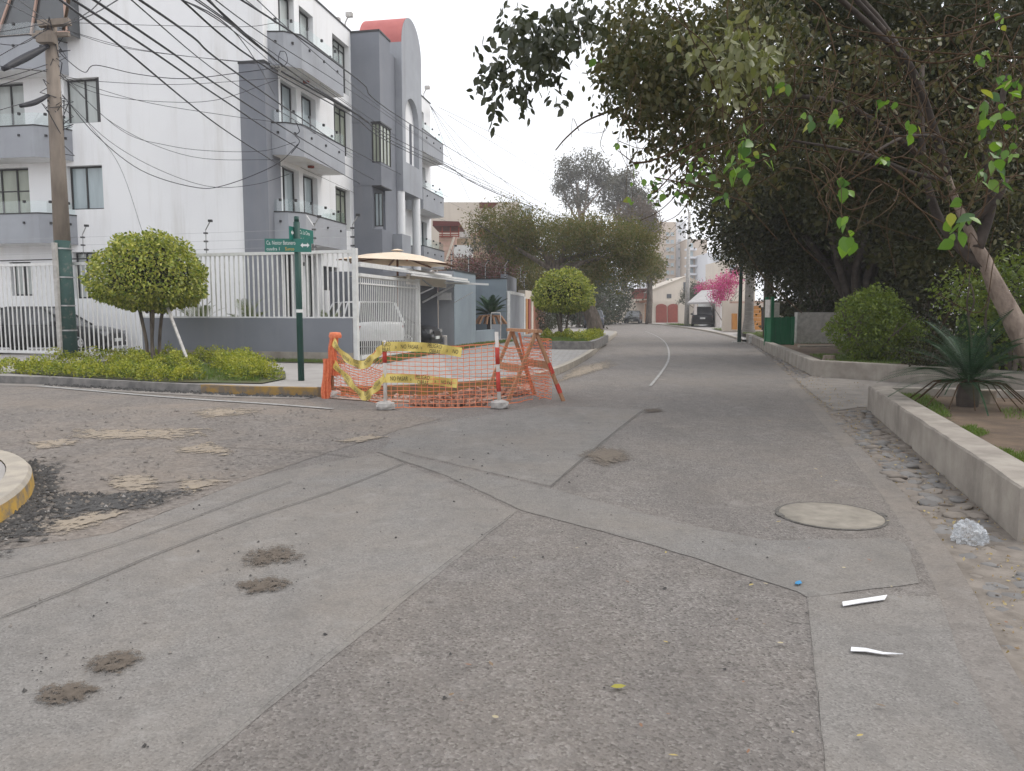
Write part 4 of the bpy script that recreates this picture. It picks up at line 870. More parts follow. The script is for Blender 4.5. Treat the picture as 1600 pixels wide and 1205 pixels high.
for k in range(26):
    z0 = R.uniform(6.0, 9.3); p = lerp(pb, pt, (z0) / pt.z); q = R.uniform(0, 6.28); L = R.uniform(.25, .8)
    b.tube([p + Vector((.17 * math.cos(q), .17 * math.sin(q), 0)), p + Vector((L * .6 * math.cos(q + .4), L * .6 * math.sin(q + .4), R.uniform(-.3, .3))), p + Vector((.18 * math.cos(q + 1.5), .18 * math.sin(q + 1.5), R.uniform(-.7, .2)))], .012, 4)
b.build('wire_tangle', m_cable, up)['kind'] = 'stuff'
b = MB(); b.beam(pt + Vector((-.5, 0, -.25)), pt + Vector((.5, .0, -.2)), .12, .1); b.beam(pt + Vector((-.2, -.2, .0)), pt + Vector((.6, -.1, .10)), .18, .16); b.bx(pt.x - .25, pt.x + .2, pt.y - .3, pt.y - .05, pt.z - .5, pt.z - .2); each(b, 'crossarm', m_pole, up)
b = MB(); b.tube([pt + Vector((.35, 0, -.1)), pt + Vector((.9, -.3, 1.4))], .04, 6); b.build('strut', m_twig, up)
ORD = ['first', 'second', 'third', 'fourth', 'fifth', 'sixth', 'seventh', 'eighth', 'ninth', 'tenth', 'eleventh', 'twelfth']; cnt = {}
def cable(pts, r, lbl, grp, tap=True):
    if '{}' in lbl: k = cnt.get(grp, 0); cnt[grp] = k + 1; lbl = lbl.format(ORD[k])
    pts = list(pts)
    P = spl([at(*p) for p in pts], 7); b = MB(); b.tube(P, [r] * len(P), 5, False)
    o = b.build('overhead_cable', m_cable, None, loc=tuple(P[0])); return tag(o, lbl, 'cable', grp)
FE = [(905, 348, 72), (1000, 388, 115)]
thick = 'thick black cable crossing the white gable end, {} of four from the left'
for pts in sorted(([(40, -40, 6), (180, 66, 9), (345, 199, 16), (457, 271, 25)], [(60, -35, 6), (230, 75, 9), (350, 157, 13), (465, 231, 20), (600, 306, 38), (700, 347, 60)],
            [(95, -35, 6), (265, 80, 9), (350, 140, 12), (465, 213, 18), (560, 268, 28), (660, 322, 48)], [(160, -40, 6), (300, 57, 9), (350, 100, 11), (478, 190, 18), (560, 240, 26), (700, 308, 50)]), key=lambda p: p[0][0]):
    cable(pts, .013, thick, 'thick cables across the gable end')
mid = 'black street cable past the grey tower, {} of four from the left'
for pts in sorted(([(330, -30, 7), (470, 60, 10), (560, 125, 14), (690, 224, 25)] + FE, [(290, -30, 7), (450, 108, 11), (560, 180, 16), (690, 258, 28), (905, 352, 72), (1000, 390, 115)],
            [(300, -28, 7), (400, 70, 10), (530, 160, 15), (690, 252, 28), (905, 350, 72), (1000, 389, 115)], [(250, -30, 7), (400, 95, 10), (545, 178, 16), (690, 262, 28), (905, 354, 72), (1000, 391, 115)]), key=lambda p: p[0][0]):
    cable(pts, .011, mid, 'cables along the street')
cable([(440, 112, 24), (545, 172, 30), (620, 214, 36), (700, 260, 45), (800, 312, 60), (1000, 386, 115)], .03, 'thick taped cable bundle slung between the balcony bracket and the far trees', None)
thin = 'thin dark wire slanting down over the apartment building, {} thin one from the left'
for pts in sorted(([(170, -30, 6), (350, 120, 11), (480, 200, 17), (560, 252, 26)], [(225, -30, 6), (360, 45, 9), (437, 110, 20)], [(262, -30, 6), (400, 68, 10), (436, 104, 20)], [(275, -25, 7), (440, 92, 12), (560, 175, 18)],
            [(345, -30, 7), (433, 38, 18)], [(375, -25, 8), (500, 90, 14), (600, 172, 22), (720, 260, 40)], [(235, -25, 6), (375, 60, 10), (430, 150, 22)], [(310, -20, 7), (420, 60, 10), (560, 150, 18), (700, 246, 34)],
            [(460, 190, 24), (545, 238, 30), (640, 285, 40), (760, 345, 60)], [(470, 262, 25), (560, 305, 32), (640, 350, 42)], [(500, 130, 24), (600, 200, 32), (700, 262, 44), (830, 330, 70)]), key=lambda p: p[0][0]):
    cable(pts, .0065, thin, 'thin wires in front of the apartment building')
drp = 'slack cable drooping from the pole to the balconies, {} from the top'
for pts in sorted(([(90, 78, 21.7), (103, 92, 22), (132, 113, 22.2), (150, 102, 22.4), (215, 116, 23), (290, 123, 23.6), (380, 113, 24.2), (437, 105, 24.5)], [(92, 118, 21.8), (150, 127, 22.2), (280, 132, 23.2), (437, 122, 24.5)],
            [(94, 122, 21.8), (160, 148, 22.2), (250, 159, 23), (340, 156, 23.8), (432, 125, 24.4)], [(94, 118, 21.8), (190, 204, 22.6), (260, 227, 23), (330, 236, 23.6), (410, 236, 24.2), (462, 222, 24.4)],
            [(97, 148, 21.8), (150, 211, 22.2), (220, 266, 22.8), (300, 292, 23.4), (350, 290, 23.8), (430, 258, 24.2), (466, 225, 24.4)], [(97, 150, 21.8), (170, 220, 22.4), (250, 266, 23), (330, 292, 23.6), (400, 288, 24.2), (452, 272, 24.5)],
            [(100, 46, 21.8), (180, 72, 22.6), (290, 88, 23.5), (437, 101, 24.5)], [(90, 35, 21.7), (250, 40, 23), (380, 42, 24), (430, 36, 24.4)], [(95, 120, 21.8), (220, 158, 23), (350, 180, 24), (440, 192, 24.6)],
            [(96, 115, 21.8), (180, 195, 22.5), (300, 245, 23.6), (440, 250, 24.4)], [(92, 44, 21.8), (220, 78, 23), (400, 100, 24.4)]), key=lambda p: p[len(p) // 2][1]):
    cable(pts, .012 if len(pts) in (8, 7) else .008, drp, 'slack cables from the weathered pole to the balconies')
lf = 'cable leaving the weathered pole to the left, {} from the top'
for pts in sorted(([(-60, 55, 19), (0, 50, 20), (75, 36, 21.8)], [(-60, 92, 19), (10, 105, 20), (74, 112, 21.8)], [(-60, 145, 19), (0, 133, 20), (76, 108, 21.8)], [(-60, 138, 19), (20, 118, 20.6), (76, 100, 21.8)], [(-50, 60, 19), (30, 70, 21), (75, 42, 21.8)],
            [(-60, 190, 19), (0, 172, 20.4), (76, 150, 21.8)], [(-40, -20, 14), (20, 10, 18), (78, 40, 21.8)], [(0, -20, 12), (40, 8, 16), (80, 38, 21.8)], [(-40, 110, 18), (30, 70, 20), (78, 44, 21.8)], [(180, -30, 12), (140, 18, 17), (95, 40, 21.8)], [(230, -30, 11), (150, 20, 17), (98, 42, 21.8)]), key=lambda p: p[1][1]):
    cable(pts, .011, lf, 'cables leaving the pole to the left')
for pts, r in (([(5, 108, 20.2), (40, 90, 21), (75, 72, 21.7)], .10), ([(32, 166, 20.6), (55, 160, 21.2), (76, 149, 21.7)], .07)):
    P = spl([at(*p) for p in pts], 5); b = MB(); n = len(P); b.tube(P, [r * (.25 + math.sin(math.pi * min(1, .15 + i / n * .8)) * .8) for i in range(n)], 8)
    tag(b.build('splice_closure', m_cable, None, True, loc=tuple(P[0])), 'larger black cable splice closure hanging left of the pole, upper one' if r > .08 else 'smaller black cable splice closure hanging left of the pole, lower one', 'cable joint')
b = MB(); b.tube(spl([at(462, 190, 24.4), at(468, 205, 24.4), at(462, 212, 24.4), at(468, 222, 24.4), at(455, 240, 24.4)], 5), .014, 5); b.tube(spl([at(438, 80, 24), at(446, 82, 24), at(449, 96, 24), at(441, 104, 24), at(435, 92, 24), at(438, 80, 24)], 5), .012, 5); k = thing('cable_loop', 'loose cable loops tied in front of the grey balconies', 'cable', (-7, 24, 6)); each(b, 'loop', m_cable, k)
fan = 'fine wire fanning from the tower roof down over the street, {} from the left'
for e in ((735, 315), (760, 300), (790, 320), (840, 330)): cable([(672, 165, 41), (lerp((672, 165), e, .5)[0], lerp((672, 165), e, .5)[1] + 6, 50), (*e, 60)], .012, fan, 'fine wires from the tower roof')
for pts in ([(686, 168, 45), (860, 252, 90)], [(700, 180, 45), (880, 290, 90)]): cable(pts, .014, 'lone fine wire high in the pale sky over the street, {} from the top', 'lone wires in the sky')
cable([(137, 192, 22), (187, 260, 22.5), (225, 370, 23)], .006, 'fine straight guy wire dropping from the slack cables to the round tree', None)

# ------------------------------------------------------------------ street name sign
def text_verts(s, size):
    c = bpy.data.curves.new('lettering', 'FONT'); c.body = s; c.size = size; c.fill_mode = 'FRONT'; c.resolution_u = 3
    o = bpy.data.objects.new('lettering', c); COL.objects.link(o); dg = bpy.context.evaluated_depsgraph_get()
    me = bpy.data.meshes.new_from_object(o.evaluated_get(dg)); v = [tuple(x.co) for x in me.vertices]; f = [tuple(p.vertices) for p in me.polygons]
    bpy.data.objects.remove(o); bpy.data.curves.remove(c); bpy.data.meshes.remove(me); return v, f
def text_on(par, s, org, ux, uz, size, m, sx=1.0, name='lettering'):
    v, f = text_verts(s, size); b = MB(); b.add([Vector(org) + Vector(ux) * (p[0] * sx) + Vector(uz) * p[1] for p in v], f); return b.build(name, m, par)
SP = Vector((-3.98, 14.33, .14))
ss = thing('street_sign', 'green street name sign post with two crossed name plates on the corner pavement', 'street sign', SP)
b = MB(); b.tube([SP, SP + Vector((-.01, 0, 2.95))], .06, 12); b.tube([SP + Vector((-.01, 0, 2.95)), SP + Vector((-.01, 0, 3.05))], .045, 10); b.build('post', m_poleg, ss, True)
b = MB(); b.tube([SP + Vector((0, 0, 1.28)), SP + Vector((0, 0, 1.34))], .064, 12); b.build('sticker', m_sigw, ss)
def plate(o, ux, w, h):
    ux = Vector(ux).normalized(); n_ = Vector((ux.y, -ux.x, 0)); b = MB(); b.beam(o + Vector((0, 0, h / 2)), o + ux * w + Vector((0, 0, h / 2)), .025, h); p = b.build('name_plate', m_signg, ss)
    return p, ux, n_
z0 = at(450, 394, 14.25).z; x0 = at(414, 385, 14.25).x
o1 = Vector((x0, 14.25, z0)); p1_, ux, n_ = plate(o1, (1, .02, 0), .85, .245); f_ = o1 + n_ * .0145; uz = Vector((0, 0, 1))
text_on(p1_, 'Ca. Nestor Batanero', f_ + ux * .03 + uz * .135, ux, uz, .105, m_sigw, .60); text_on(p1_, 'cuadra 1', f_ + ux * .03 + uz * .03, ux, uz, .085, m_sigw, .86); text_on(p1_, 'Surco', f_ + ux * .37 + uz * .03, ux, uz, .085, m_sigy, .86)
def dbl_arrow(par, c, ux, L, h):
    pts = [(-L, 0), (-L * .45, h), (-L * .45, h * .4), (L * .45, h * .4), (L * .45, h), (L, 0), (L * .45, -h), (L * .45, -h * .4), (-L * .45, -h * .4), (-L * .45, -h)]
    b = MB(); b.add([c + ux * p[0] + uz * p[1] for p in pts], [(0, 8 + 1, 1), (9, 8, 2, 1), (8, 7, 3, 2), (7, 6, 4, 3), (6, 5, 4)]); b.build('arrow', m_sigw, par)
dbl_arrow(p1_, f_ + ux * .74 + uz * .125, ux, .085, .045)
z1 = at(470, 377, 14.2).z; o2 = Vector((-4.08, 14.17, z1 + .02)); p2_, ux2, n2 = plate(o2, (.25, .97, 0), .85, .25); f2 = o2 + n2 * .0145
text_on(p2_, 'Ca. La Cima', f2 + ux2 * .34 + uz * .145, ux2, uz, .10, m_sigw, .75); text_on(p2_, 'cuadra 2', f2 + ux2 * .28 + uz * .03, ux2, uz, .075, m_sigw, .8); text_on(p2_, 'Surco', f2 + ux2 * .60 + uz * .03, ux2, uz, .075, m_sigy, .8); dbl_arrow(p2_, f2 + ux2 * .12 + uz * .14, ux2, .09, .05)

# ------------------------------------------------------------------ road works barrier
A0, B0, C0_, D0 = Vector((-3.02, 12.75, 0)), Vector((-1.87, 11.17, 0)), Vector((-.19, 11.32, 0)), Vector((.33, 12.1, 0))
E0 = Vector((.62, 12.9, 0))
def barpost(p, h, lbl, bands, lean=(0, 0)):
    t = thing('barrier_post', lbl, 'barrier post', p); top = p + Vector((lean[0], lean[1], h)); b = MB(); b.tube([p + Vector((0, 0, .05)), top], .028, 8); post = b.build('post', m_wood if not bands else m_whp, t, True)
    b = MB()
    for a, c in bands: b.tube([lerp(p, top, a), lerp(p, top, c)], .032, 8)
    if bands: b.build('red_band', m_redp, post, True)
    b = MB(); rr = .14; k = 10; prof = [(rr * .95, 0), (rr * 1.05, .04), (rr * 1.0, .085), (rr * .5, .11), (.02, .11)]; b.lathe(prof, k, (p.x, p.y, .012)); b.v = [(x + R.gauss(0, .008), y + R.gauss(0, .008), z) for x, y, z in b.v]; b.build('concrete_foot', m_conc, t); return top
TA = barpost(A0, 1.10, 'wooden barrier post with the rolled orange netting tied to it', [])
TB = barpost(B0, 1.02, 'barrier post in a rounded white concrete foot, middle of the net fence', [(.68, .90)])
TC = barpost(C0_, 1.14, 'red and white banded barrier post beside the wooden trestle', [(.22, .48), (.58, .80)], (-.04, 0))
def net(name, pa, pb_, topf, botf, nx, nz, belly=0.0, seed=1, par=None):
    rr = random.Random(seed); b = MB(); grid = []
    n_ = Vector((pb_.y - pa.y, pa.x - pb_.x, 0)).normalized()
    for i in range(nx + 1):
        t = i / nx; p = lerp(pa, pb_, t); col = []
        for j in range(nz + 1):
            s = j / nz; z = botf(t) + (topf(t) - botf(t)) * s
            off = belly * math.sin(math.pi * t) * (1 - s) + .03 * math.sin(9 * t + 5 * s + seed) * math.sin(math.pi * t) + rr.gauss(0, .004)
            col.append(Vector((p[0], p[1], z + rr.gauss(0, .004))) + n_ * off)
        grid.append(col)
    def ribbon(pts, w, ax):
        vs = []
        for p in pts: vs += [p - ax * w / 2, p + ax * w / 2]
        b.add(vs, [(2 * i, 2 * i + 1, 2 * i + 3, 2 * i + 2) for i in range(len(pts) - 1)])
    along_ = (Vector(pb_) - Vector(pa)).normalized()
    for j in range(nz + 1): ribbon([grid[i][j] for i in range(nx + 1)], .010 if 0 < j < nz else .016, Vector((0, 0, 1)))
    for i in range(nx + 1): ribbon([grid[i][j] + n_ * .003 for j in range(nz + 1)], .007, along_)
    o = b.build(name, m_orange, par); return grid
nf = thing('safety_net', 'orange plastic safety netting strung around the trench', 'safety net', B0)
gAB = net('net_panel', A0, B0, lambda t: 1.0 - .50 * math.sin(math.pi * t) ** 1.0 * (1 - .35 * t), lambda t: .06, 22, 14, -.12, 1, nf)
gBC = net('net_panel', B0, C0_, lambda t: .98 - .05 * math.sin(math.pi * t), lambda t: .03, 19, 15, .06, 2, nf)
net('net_panel', C0_, D0, lambda t: .95 - .08 * math.sin(math.pi * t), lambda t: .05, 9, 14, .02, 3, nf)
net('net_panel', D0 + Vector((.1, .0, 0)), E0, lambda t: 1.0 - .1 * t, lambda t: .04, 9, 14, .0, 4, nf)
net('net_panel', E0, Vector((-.1, 14.3, 0)), lambda t: .95 - .2 * t, lambda t: .1, 12, 12, .0, 5, nf)
net('net_panel', A0 + Vector((-.02, .05, 0)), Vector((-2.2, 13.05, 0)), lambda t: .75 - .35 * t, lambda t: .0, 12, 12, .0, 6, nf)
def tape(name, lbl, pts, h, texts):
    P = spl(pts, 10); L = [0]
    for a, c in zip(P, P[1:]): L.append(L[-1] + (c - a).length)
    def pt(d):
        for i in range(len(L) - 1):
            if d <= L[i + 1]: return lerp(P[i], P[i + 1], (d - L[i]) / (L[i + 1] - L[i])), (P[i + 1] - P[i]).normalized()
        return tuple(P[-1]), (P[-1] - P[-2]).normalized()
    t = thing(name, lbl, 'barrier tape', P[0]); b = MB(); vs = []
    for i, p in enumerate(P):
        d = (P[min(i + 1, len(P) - 1)] - P[max(i - 1, 0)]).normalized(); n_ = Vector((d.y, -d.x, 0)).normalized(); u = n_.cross(d).normalized(); u = u if u.z > 0 else -u
        tw = n_ * .02 * math.sin(i * .7); vs += [p - u * h / 2 + tw, p + u * h / 2 - tw]
    b.add(vs, [(2 * i, 2 * i + 2, 2 * i + 3, 2 * i + 1) for i in range(len(P) - 1)]); o = b.build('strip', m_tape, t)
    for s, d0, size, dz in texts:
        v, f = text_verts(s, size); b = MB(); out = []
        for x, y, _ in v:
            q, d = pt(min(max(d0 + x * .62, 0), L[-1] - 1e-4)); n_ = Vector((d.y, -d.x, 0)).normalized(); n_ = n_ if n_.y < 0 else -n_; u = n_.cross(d).normalized(); u = u if u.z > 0 else -u
            out.append(Vector(q) + u * (y + dz) + n_ * .024)
        b.add(out, f); b.build('print', m_ink, o)
of = Vector((0, -.035, 0))
def tw(d0, kind):
    return [('PELIGRO', d0, .085, .005), ('OBRAS', d0 + .03, .085, -.072)] if kind else [('NO PASAR', d0, .088, -.03)]
tA = [A0 + of + Vector((0, 0, 1.0)), lerp(A0, B0, .25) + of if False else Vector(lerp(A0, B0, .28)) + of + Vector((0, 0, .72)), Vector(lerp(A0, B0, .62)) + of + Vector((0, 0, .62)), Vector(lerp(A0, B0, .85)) + of + Vector((0, 0, .80)), B0 + of + Vector((0, 0, .93))]
tape('barrier_tape', 'upper yellow warning tape sagging from the left post to the middle post', tA, .13, tw(.2, 1) + [('»', .5, .085, -.03)] + tw(.58, 0) + [('»', .88, .085, -.03)] + tw(1.0, 1) + tw(1.4, 0))
tape('barrier_tape', 'upper yellow warning tape reading straight right of the middle post', [B0 + of + Vector((-.03, 0, .93)), Vector(lerp(B0, C0_, .22)) + of + Vector((0, 0, .93)), Vector(lerp(B0, C0_, .45)) + of + Vector((0, 0, .90)), Vector(lerp(B0, C0_, .67)) + of + Vector((0, 0, .84))], .14, [('IGRO', .0, .085, .005), ('BRAS', .0, .085, -.072), ('»', .19, .085, -.03)] + tw(.27, 0) + [('»', .56, .085, -.03)] + tw(.66, 1) + [('»', .94, .085, -.03), ('NO', 1.03, .088, -.03)])
tB = [A0 + of + Vector((0, 0, .62)), Vector(lerp(A0, B0, .3)) + of + Vector((0, 0, .38)), Vector(lerp(A0, B0, .62)) + of + Vector((0, 0, .14)), Vector(lerp(A0, B0, .8)) + of + Vector((0, 0, .26)), B0 + of + Vector((0, 0, .48))]
tape('barrier_tape', 'lower yellow warning tape sagging in a deep V left of the middle post', tB, .13, tw(.2, 0) + [('»', .5, .085, -.03)] + tw(.6, 1) + tw(1.0, 0) + tw(1.4, 1) + tw(1.75, 0))
tape('barrier_tape', 'lower yellow warning tape reading straight right of the middle post', [B0 + of + Vector((-.03, 0, .47)), Vector(lerp(B0, C0_, .3)) + of + Vector((0, 0, .45)), Vector(lerp(B0, C0_, .63)) + of + Vector((0, 0, .38))], .13, tw(.11, 0) + [('»', .40, .085, -.03)] + tw(.48, 1) + [('»', .76, .085, -.03), ('NO PAS', .86, .075, -.03)])
rn = thing('netting_roll', 'bunched roll of orange netting with an orange cap hung on the left post', 'safety net', A0)
for ox, oy, r0, h0, h1 in ((.05, -.06, .085, .38, 1.02), (-.06, -.12, .085, .0, .66)):
    b = MB(); vs = []; K = 22; ns = 16
    for k in range(ns):
        f = k / (ns - 1); bend = .02 * math.sin(f * 5 + ox * 40)
        for j in range(K): q = 2 * math.pi * j / K; rr_ = r0 * (.78 + .25 * math.cos(q * 7 + f * 2.5) + .08 * math.sin(f * 9 + q * 2)) * (1 - .15 * f); vs.append((A0.x + ox + bend + rr_ * math.cos(q), A0.y + oy + rr_ * math.sin(q), h0 + (h1 - h0) * f))
    b.add(vs, [(i * K + j, i * K + (j + 1) % K, (i + 1) * K + (j + 1) % K, (i + 1) * K + j) for i in range(ns - 1) for j in range(K)]); b.build('roll', m_ored, rn)
b = MB(); b.lathe([(.10, 1.0), (.11, 1.04), (.09, 1.09), (.02, 1.10)], 14, (A0.x + .07, A0.y - .02, 0)); b.build('cap', m_ored, rn, True)
tr_ = thing('trestle', 'splayed wooden trestle with orange netting at the right end of the barrier', 'trestle', (.2, 12.6, 0))
R1, R2 = Vector((.0, 13.05, 1.13)), Vector((.38, 12.12, 1.13))
for e in (R1, R2):
    for sx in (-1, 1):
        b = MB(); b.beam(e + Vector((0, 0, -.02)), Vector((e.x + sx * (.60 if e is R1 and sx > 0 else .68) * .72 * .92, e.y + sx * .12, 0.0)), .07, .05); lg = b.build('leg', m_wood, tr_)
        if sx > 0 and e is R2:
            k = MB(); ft_ = Vector((e.x + .451, e.y + .12, 0)); k.beam(lerp(e, ft_, .45), lerp(e, ft_, .6), .075, .056); k.beam(lerp(e, ft_, .75), lerp(e, ft_, .88), .075, .056); k.build('red_band', m_redp, lg)
b = MB(); b.beam(R1 + Vector((-.05, .08, 0)), R2 + Vector((.05, -.1, 0)), .10, .05); b.build('top_board', m_wood, tr_)
b = MB(); b.beam(R1 + Vector((.22, .05, -.55)), R2 + Vector((.22, .05, -.55)), .03, .12); b.beam(R1 + Vector((-.24, -.05, -.6)), R2 + Vector((-.24, -.05, -.6)), .03, .12); b.build('cross_board', m_wood, tr_)
net('net_panel', R1 + Vector((.2, 0, -1.13)), R2 + Vector((.25, 0, -1.13)), lambda t: 1.0, lambda t: .05, 14, 20, .0, 8, tr_)
b = MB(); b.beam(R1 + Vector((.12, 0, -.05)), R1 + Vector((.36, .04, -1.1)), .13, .02); b.build('folded_net', m_ored, tr_)

# ------------------------------------------------------------------ vehicles
def car(name, lbl, loc, rotz, paint, L=4.3, Wd=1.76, H=1.46, suv=False, hatch=False, grp=None, roofp=None):
    t = thing(name, lbl, 'car', loc, rotz, grp); hw = Wd / 2; zt = H * (.60 if not suv else .58); rr = .32 if not suv else .36
    st = [(-.5, .42, zt * .86, .80), (-.485, .27, zt * .98, .90), (-.42, .20, zt * 1.04, .97), (-.2, .18, zt * 1.02, 1), (.1, .18, zt * 1.0, 1), (.24, .18, zt * .98, .99), (.36, .2, zt * .93, .97), (.45, .22, zt * .83, .92), (.49, .28, zt * .70, .84), (.5, .36, zt * .56, .74)]
    if hatch or suv: st[0] = (-.5, .40, zt * .95, .84); st[1] = (-.488, .26, zt * 1.04, .93)
    if suv: st[6] = (.36, .22, zt * 1.0, .97); st[7] = (.45, .24, zt * .95, .93); st[8] = (.492, .3, zt * .84, .86); st[9] = (.5, .4, zt * .7, .8)
    b = MB(); ring = []
    for x, zb_, z_, w in st:
        h_ = hw * w; m_ = (zb_ + z_) / 2
        half = [(h_ * .80, zb_), (h_ * .97, zb_ + .07), (h_, m_), (h_ * .985, m_ + (z_ - m_) * .5), (h_ * .95, z_ - .06), (h_ * .88, z_ - .01), (h_ * .4, z_ + .015)]
        ring.append([(x * L, y, z) for y, z in half] + [(x * L, -y, z) for y, z in half[::-1]])
    k = len(ring[0]); b.add([p for r_ in ring for p in r_], [(i * k + j, i * k + (j + 1) % k, (i + 1) * k + (j + 1) % k, (i + 1) * k + j) for i in range(len(ring) - 1) for j in range(k)] + [tuple(range(k))[::-1], tuple((len(ring) - 1) * k + j for j in range(k))])
    b.build('body', paint, t, True, world=False)
    xb0, xb1, xr0, xr1 = ((-.37, .25, -.22, .06) if not (hatch or suv) else (-.485, .24, -.42, .06))
    zb = zt * 1.0; wb, wr = hw * .90, hw * .70
    B4 = [(xb0 * L, -wb, zb), (xb1 * L, -wb * .96, zb * .985), (xb1 * L, wb * .96, zb * .985), (xb0 * L, wb, zb)]; T4 = [(xr0 * L, -wr, H - .05), (xr1 * L, -wr, H - .05), (xr1 * L, wr, H - .05), (xr0 * L, wr, H - .05)]
    b = MB(); b.add(B4 + T4, [(0, 1, 5, 4), (1, 2, 6, 5), (2, 3, 7, 6), (3, 0, 4, 7)]); b.build('windows', m_dkglass, t, world=False)
    b = MB(); c = [(p[0] * 1.0, p[1] * 1.04, p[2]) for p in T4]; q = [(lerp(p, (0, 0, 0), .12)[0], p[1] * .8, H) for p in T4]
    b.add(c + q, [(0, 1, 5, 4), (1, 2, 6, 5), (2, 3, 7, 6), (3, 0, 4, 7), (4, 5, 6, 7), (0, 3, 2, 1)]); b.build('roof', roofp or paint, t, world=False)
    b = MB()
    for i in range(4): b.beam(B4[i], T4[i], .07, .06)
    for f0 in (.42, .68) if (hatch or suv) else (.50,):
        for s in (0, 3): b.beam(lerp(B4[0 if s == 0 else 3], B4[1 if s == 0 else 2], f0), lerp(T4[0 if s == 0 else 3], T4[1 if s == 0 else 2], f0), .07, .05)
    for s in ((0, 1), (3, 2)): b.beam(B4[s[0]], B4[s[1]], .03, .04)
    b.build('pillars', paint, t, world=False)
    for xs in (-.30, .31):
        for s in (-1, 1):
            w = MB(); y = s * (hw - .10); w.lathe([(rr * .62, -.10), (rr * .92, -.11), (rr, -.07), (rr, .07), (rr * .92, .11), (rr * .62, .10)], 20, (xs * L, y, rr), 'y'); wh = w.build('wheel', m_rubber, t, True, world=False)
            w = MB(); yy = .085 * s; w.lathe([(rr * .64, yy), (rr * .56, yy + .02 * s), (rr * .50, yy)], 20, (xs * L, y, rr), 'y')
            for q in range(7): a = q * 2 * math.pi / 7; w.beam((xs * L, y + yy, rr), (xs * L + rr * .56 * math.cos(a), y + yy, rr + rr * .56 * math.sin(a)), .05, .02, (0, 1, 0))
            w.build('rim', m_rim, wh, world=False); wh_a = MB(); wh_a.lathe([(rr * 1.17, hw * s * .985), (.0, hw * s * .985)], 20, (xs * L, 0, rr + .02), 'y'); wh_a.build('wheel_arch', m_dark, t, world=False)
    for s in (-1, 1):
        w = MB(); w.bx(-L * .497, -L * .46, min(s * hw * .5, s * hw * .86), max(s * hw * .5, s * hw * .86), zt * .68, zt * .92); w.build('tail_light', m_tail, t, world=False)
        w = MB(); w.bx(L * .44, L * .492, min(s * hw * .5, s * hw * .86), max(s * hw * .5, s * hw * .86), zt * .62, zt * .78); w.build('headlight', m_lamp, t, world=False)
        w = MB(); w.bx(L * .15, L * .18, min(s * hw * .95, s * hw * 1.14), max(s * hw * .95, s * hw * 1.14), zt * 1.0, zt * 1.14); w.build('mirror', paint, t, world=False)
        w = MB(); w.bx(-.02 * L - .1, -.02 * L + .08, min(s * hw, s * hw * 1.015), max(s * hw, s * hw * 1.015), zt * .84, zt * .87); w.build('door_handle', m_dark, t, world=False)
    w = MB(); w.bx(-L * .506, -L * .488, -.22, .22, zt * .66, zt * .80); w.bx(L * .488, L * .508, -.2, .2, .34, .44); w.build('number_plate', m_sigw, t, world=False)
    w = MB(); w.bx(L * .46, L * .503, -hw * .42, hw * .42, zt * .52, zt * .70); w.build('grille', m_dark, t, world=False); w = MB(); w.bx(-L * .50, -L * .45, -hw * .88, hw * .88, .24, .40); w.bx(L * .44, L * .503, -hw * .8, hw * .8, .2, .32); each(w, 'bumper', m_dark, t, world=False); return t
car('parked_car', 'black saloon car with silver wheels parked behind the white bars at the far left', (-14.75, 24.15, .15), math.radians(4), m_carblk, 4.35, 1.74, 1.44)
car('parked_car', 'white car seen through the closely barred sliding gate', (-5.08, 24.7, .15), math.radians(126), m_carwht, 3.9, 1.7, 1.6, suv=True)
car('parked_car', 'black car nosing out of the open grey garage', (-4.65, 26.75, .15), math.radians(-11), m_carblk, 4.2, 1.74, 1.45)
car('parked_car', 'blue grey hatchback parked with its rear to us beside the second round tree', (6.35, 59.2, .12), math.radians(84), m_cargry, 3.9, 1.56, 1.42, hatch=True)
car('parked_car', 'small black car facing us at the bend, in front of the cream house', (14.0, 88.2, .04), math.radians(-105), m_carblk, 4.2, 1.78, 1.45)
car('parked_car', 'black sport utility vehicle under the pale tiled carport', (17.2, 69.0, .08), math.radians(76), m_carblk, 4.5, 1.9, 1.75, suv=True)
st_ = thing('plastic_stool', 'small white plastic stool by the garage opening', 'stool', (-2.55, 27.4, .15))
b = MB(); b.bx(-2.75, -2.35, 27.2, 27.6, .52, .57); b.build('seat', m_whp, st_)
for x, y in ((-2.72, 27.23), (-2.38, 27.23), (-2.72, 27.57), (-2.38, 27.57)): b = MB(); b.bx(x - .035, x + .035, y - .03, y + .03, .15, .52); b.build('leg', m_whp, st_)
hd = thing('planter_rail', 'white tubular hoop standing in front of the potted cycad at the wall recess', 'hoop', (-.9, 34.5, .15))
b = MB(); b.tube(spl([(-.95, 34.6, .15), (-.95, 34.6, 1.25), (-.85, 34.6, 1.36), (-.62, 34.6, 1.36), (-.52, 34.6, 1.25), (-.52, 34.6, .15)], 4), .025, 6); b.build('tube', m_whp, hd); b = MB(); b.bx(-.93, -.54, 34.59, 34.61, .3, .85); b.build('panel', m_grey2, hd)

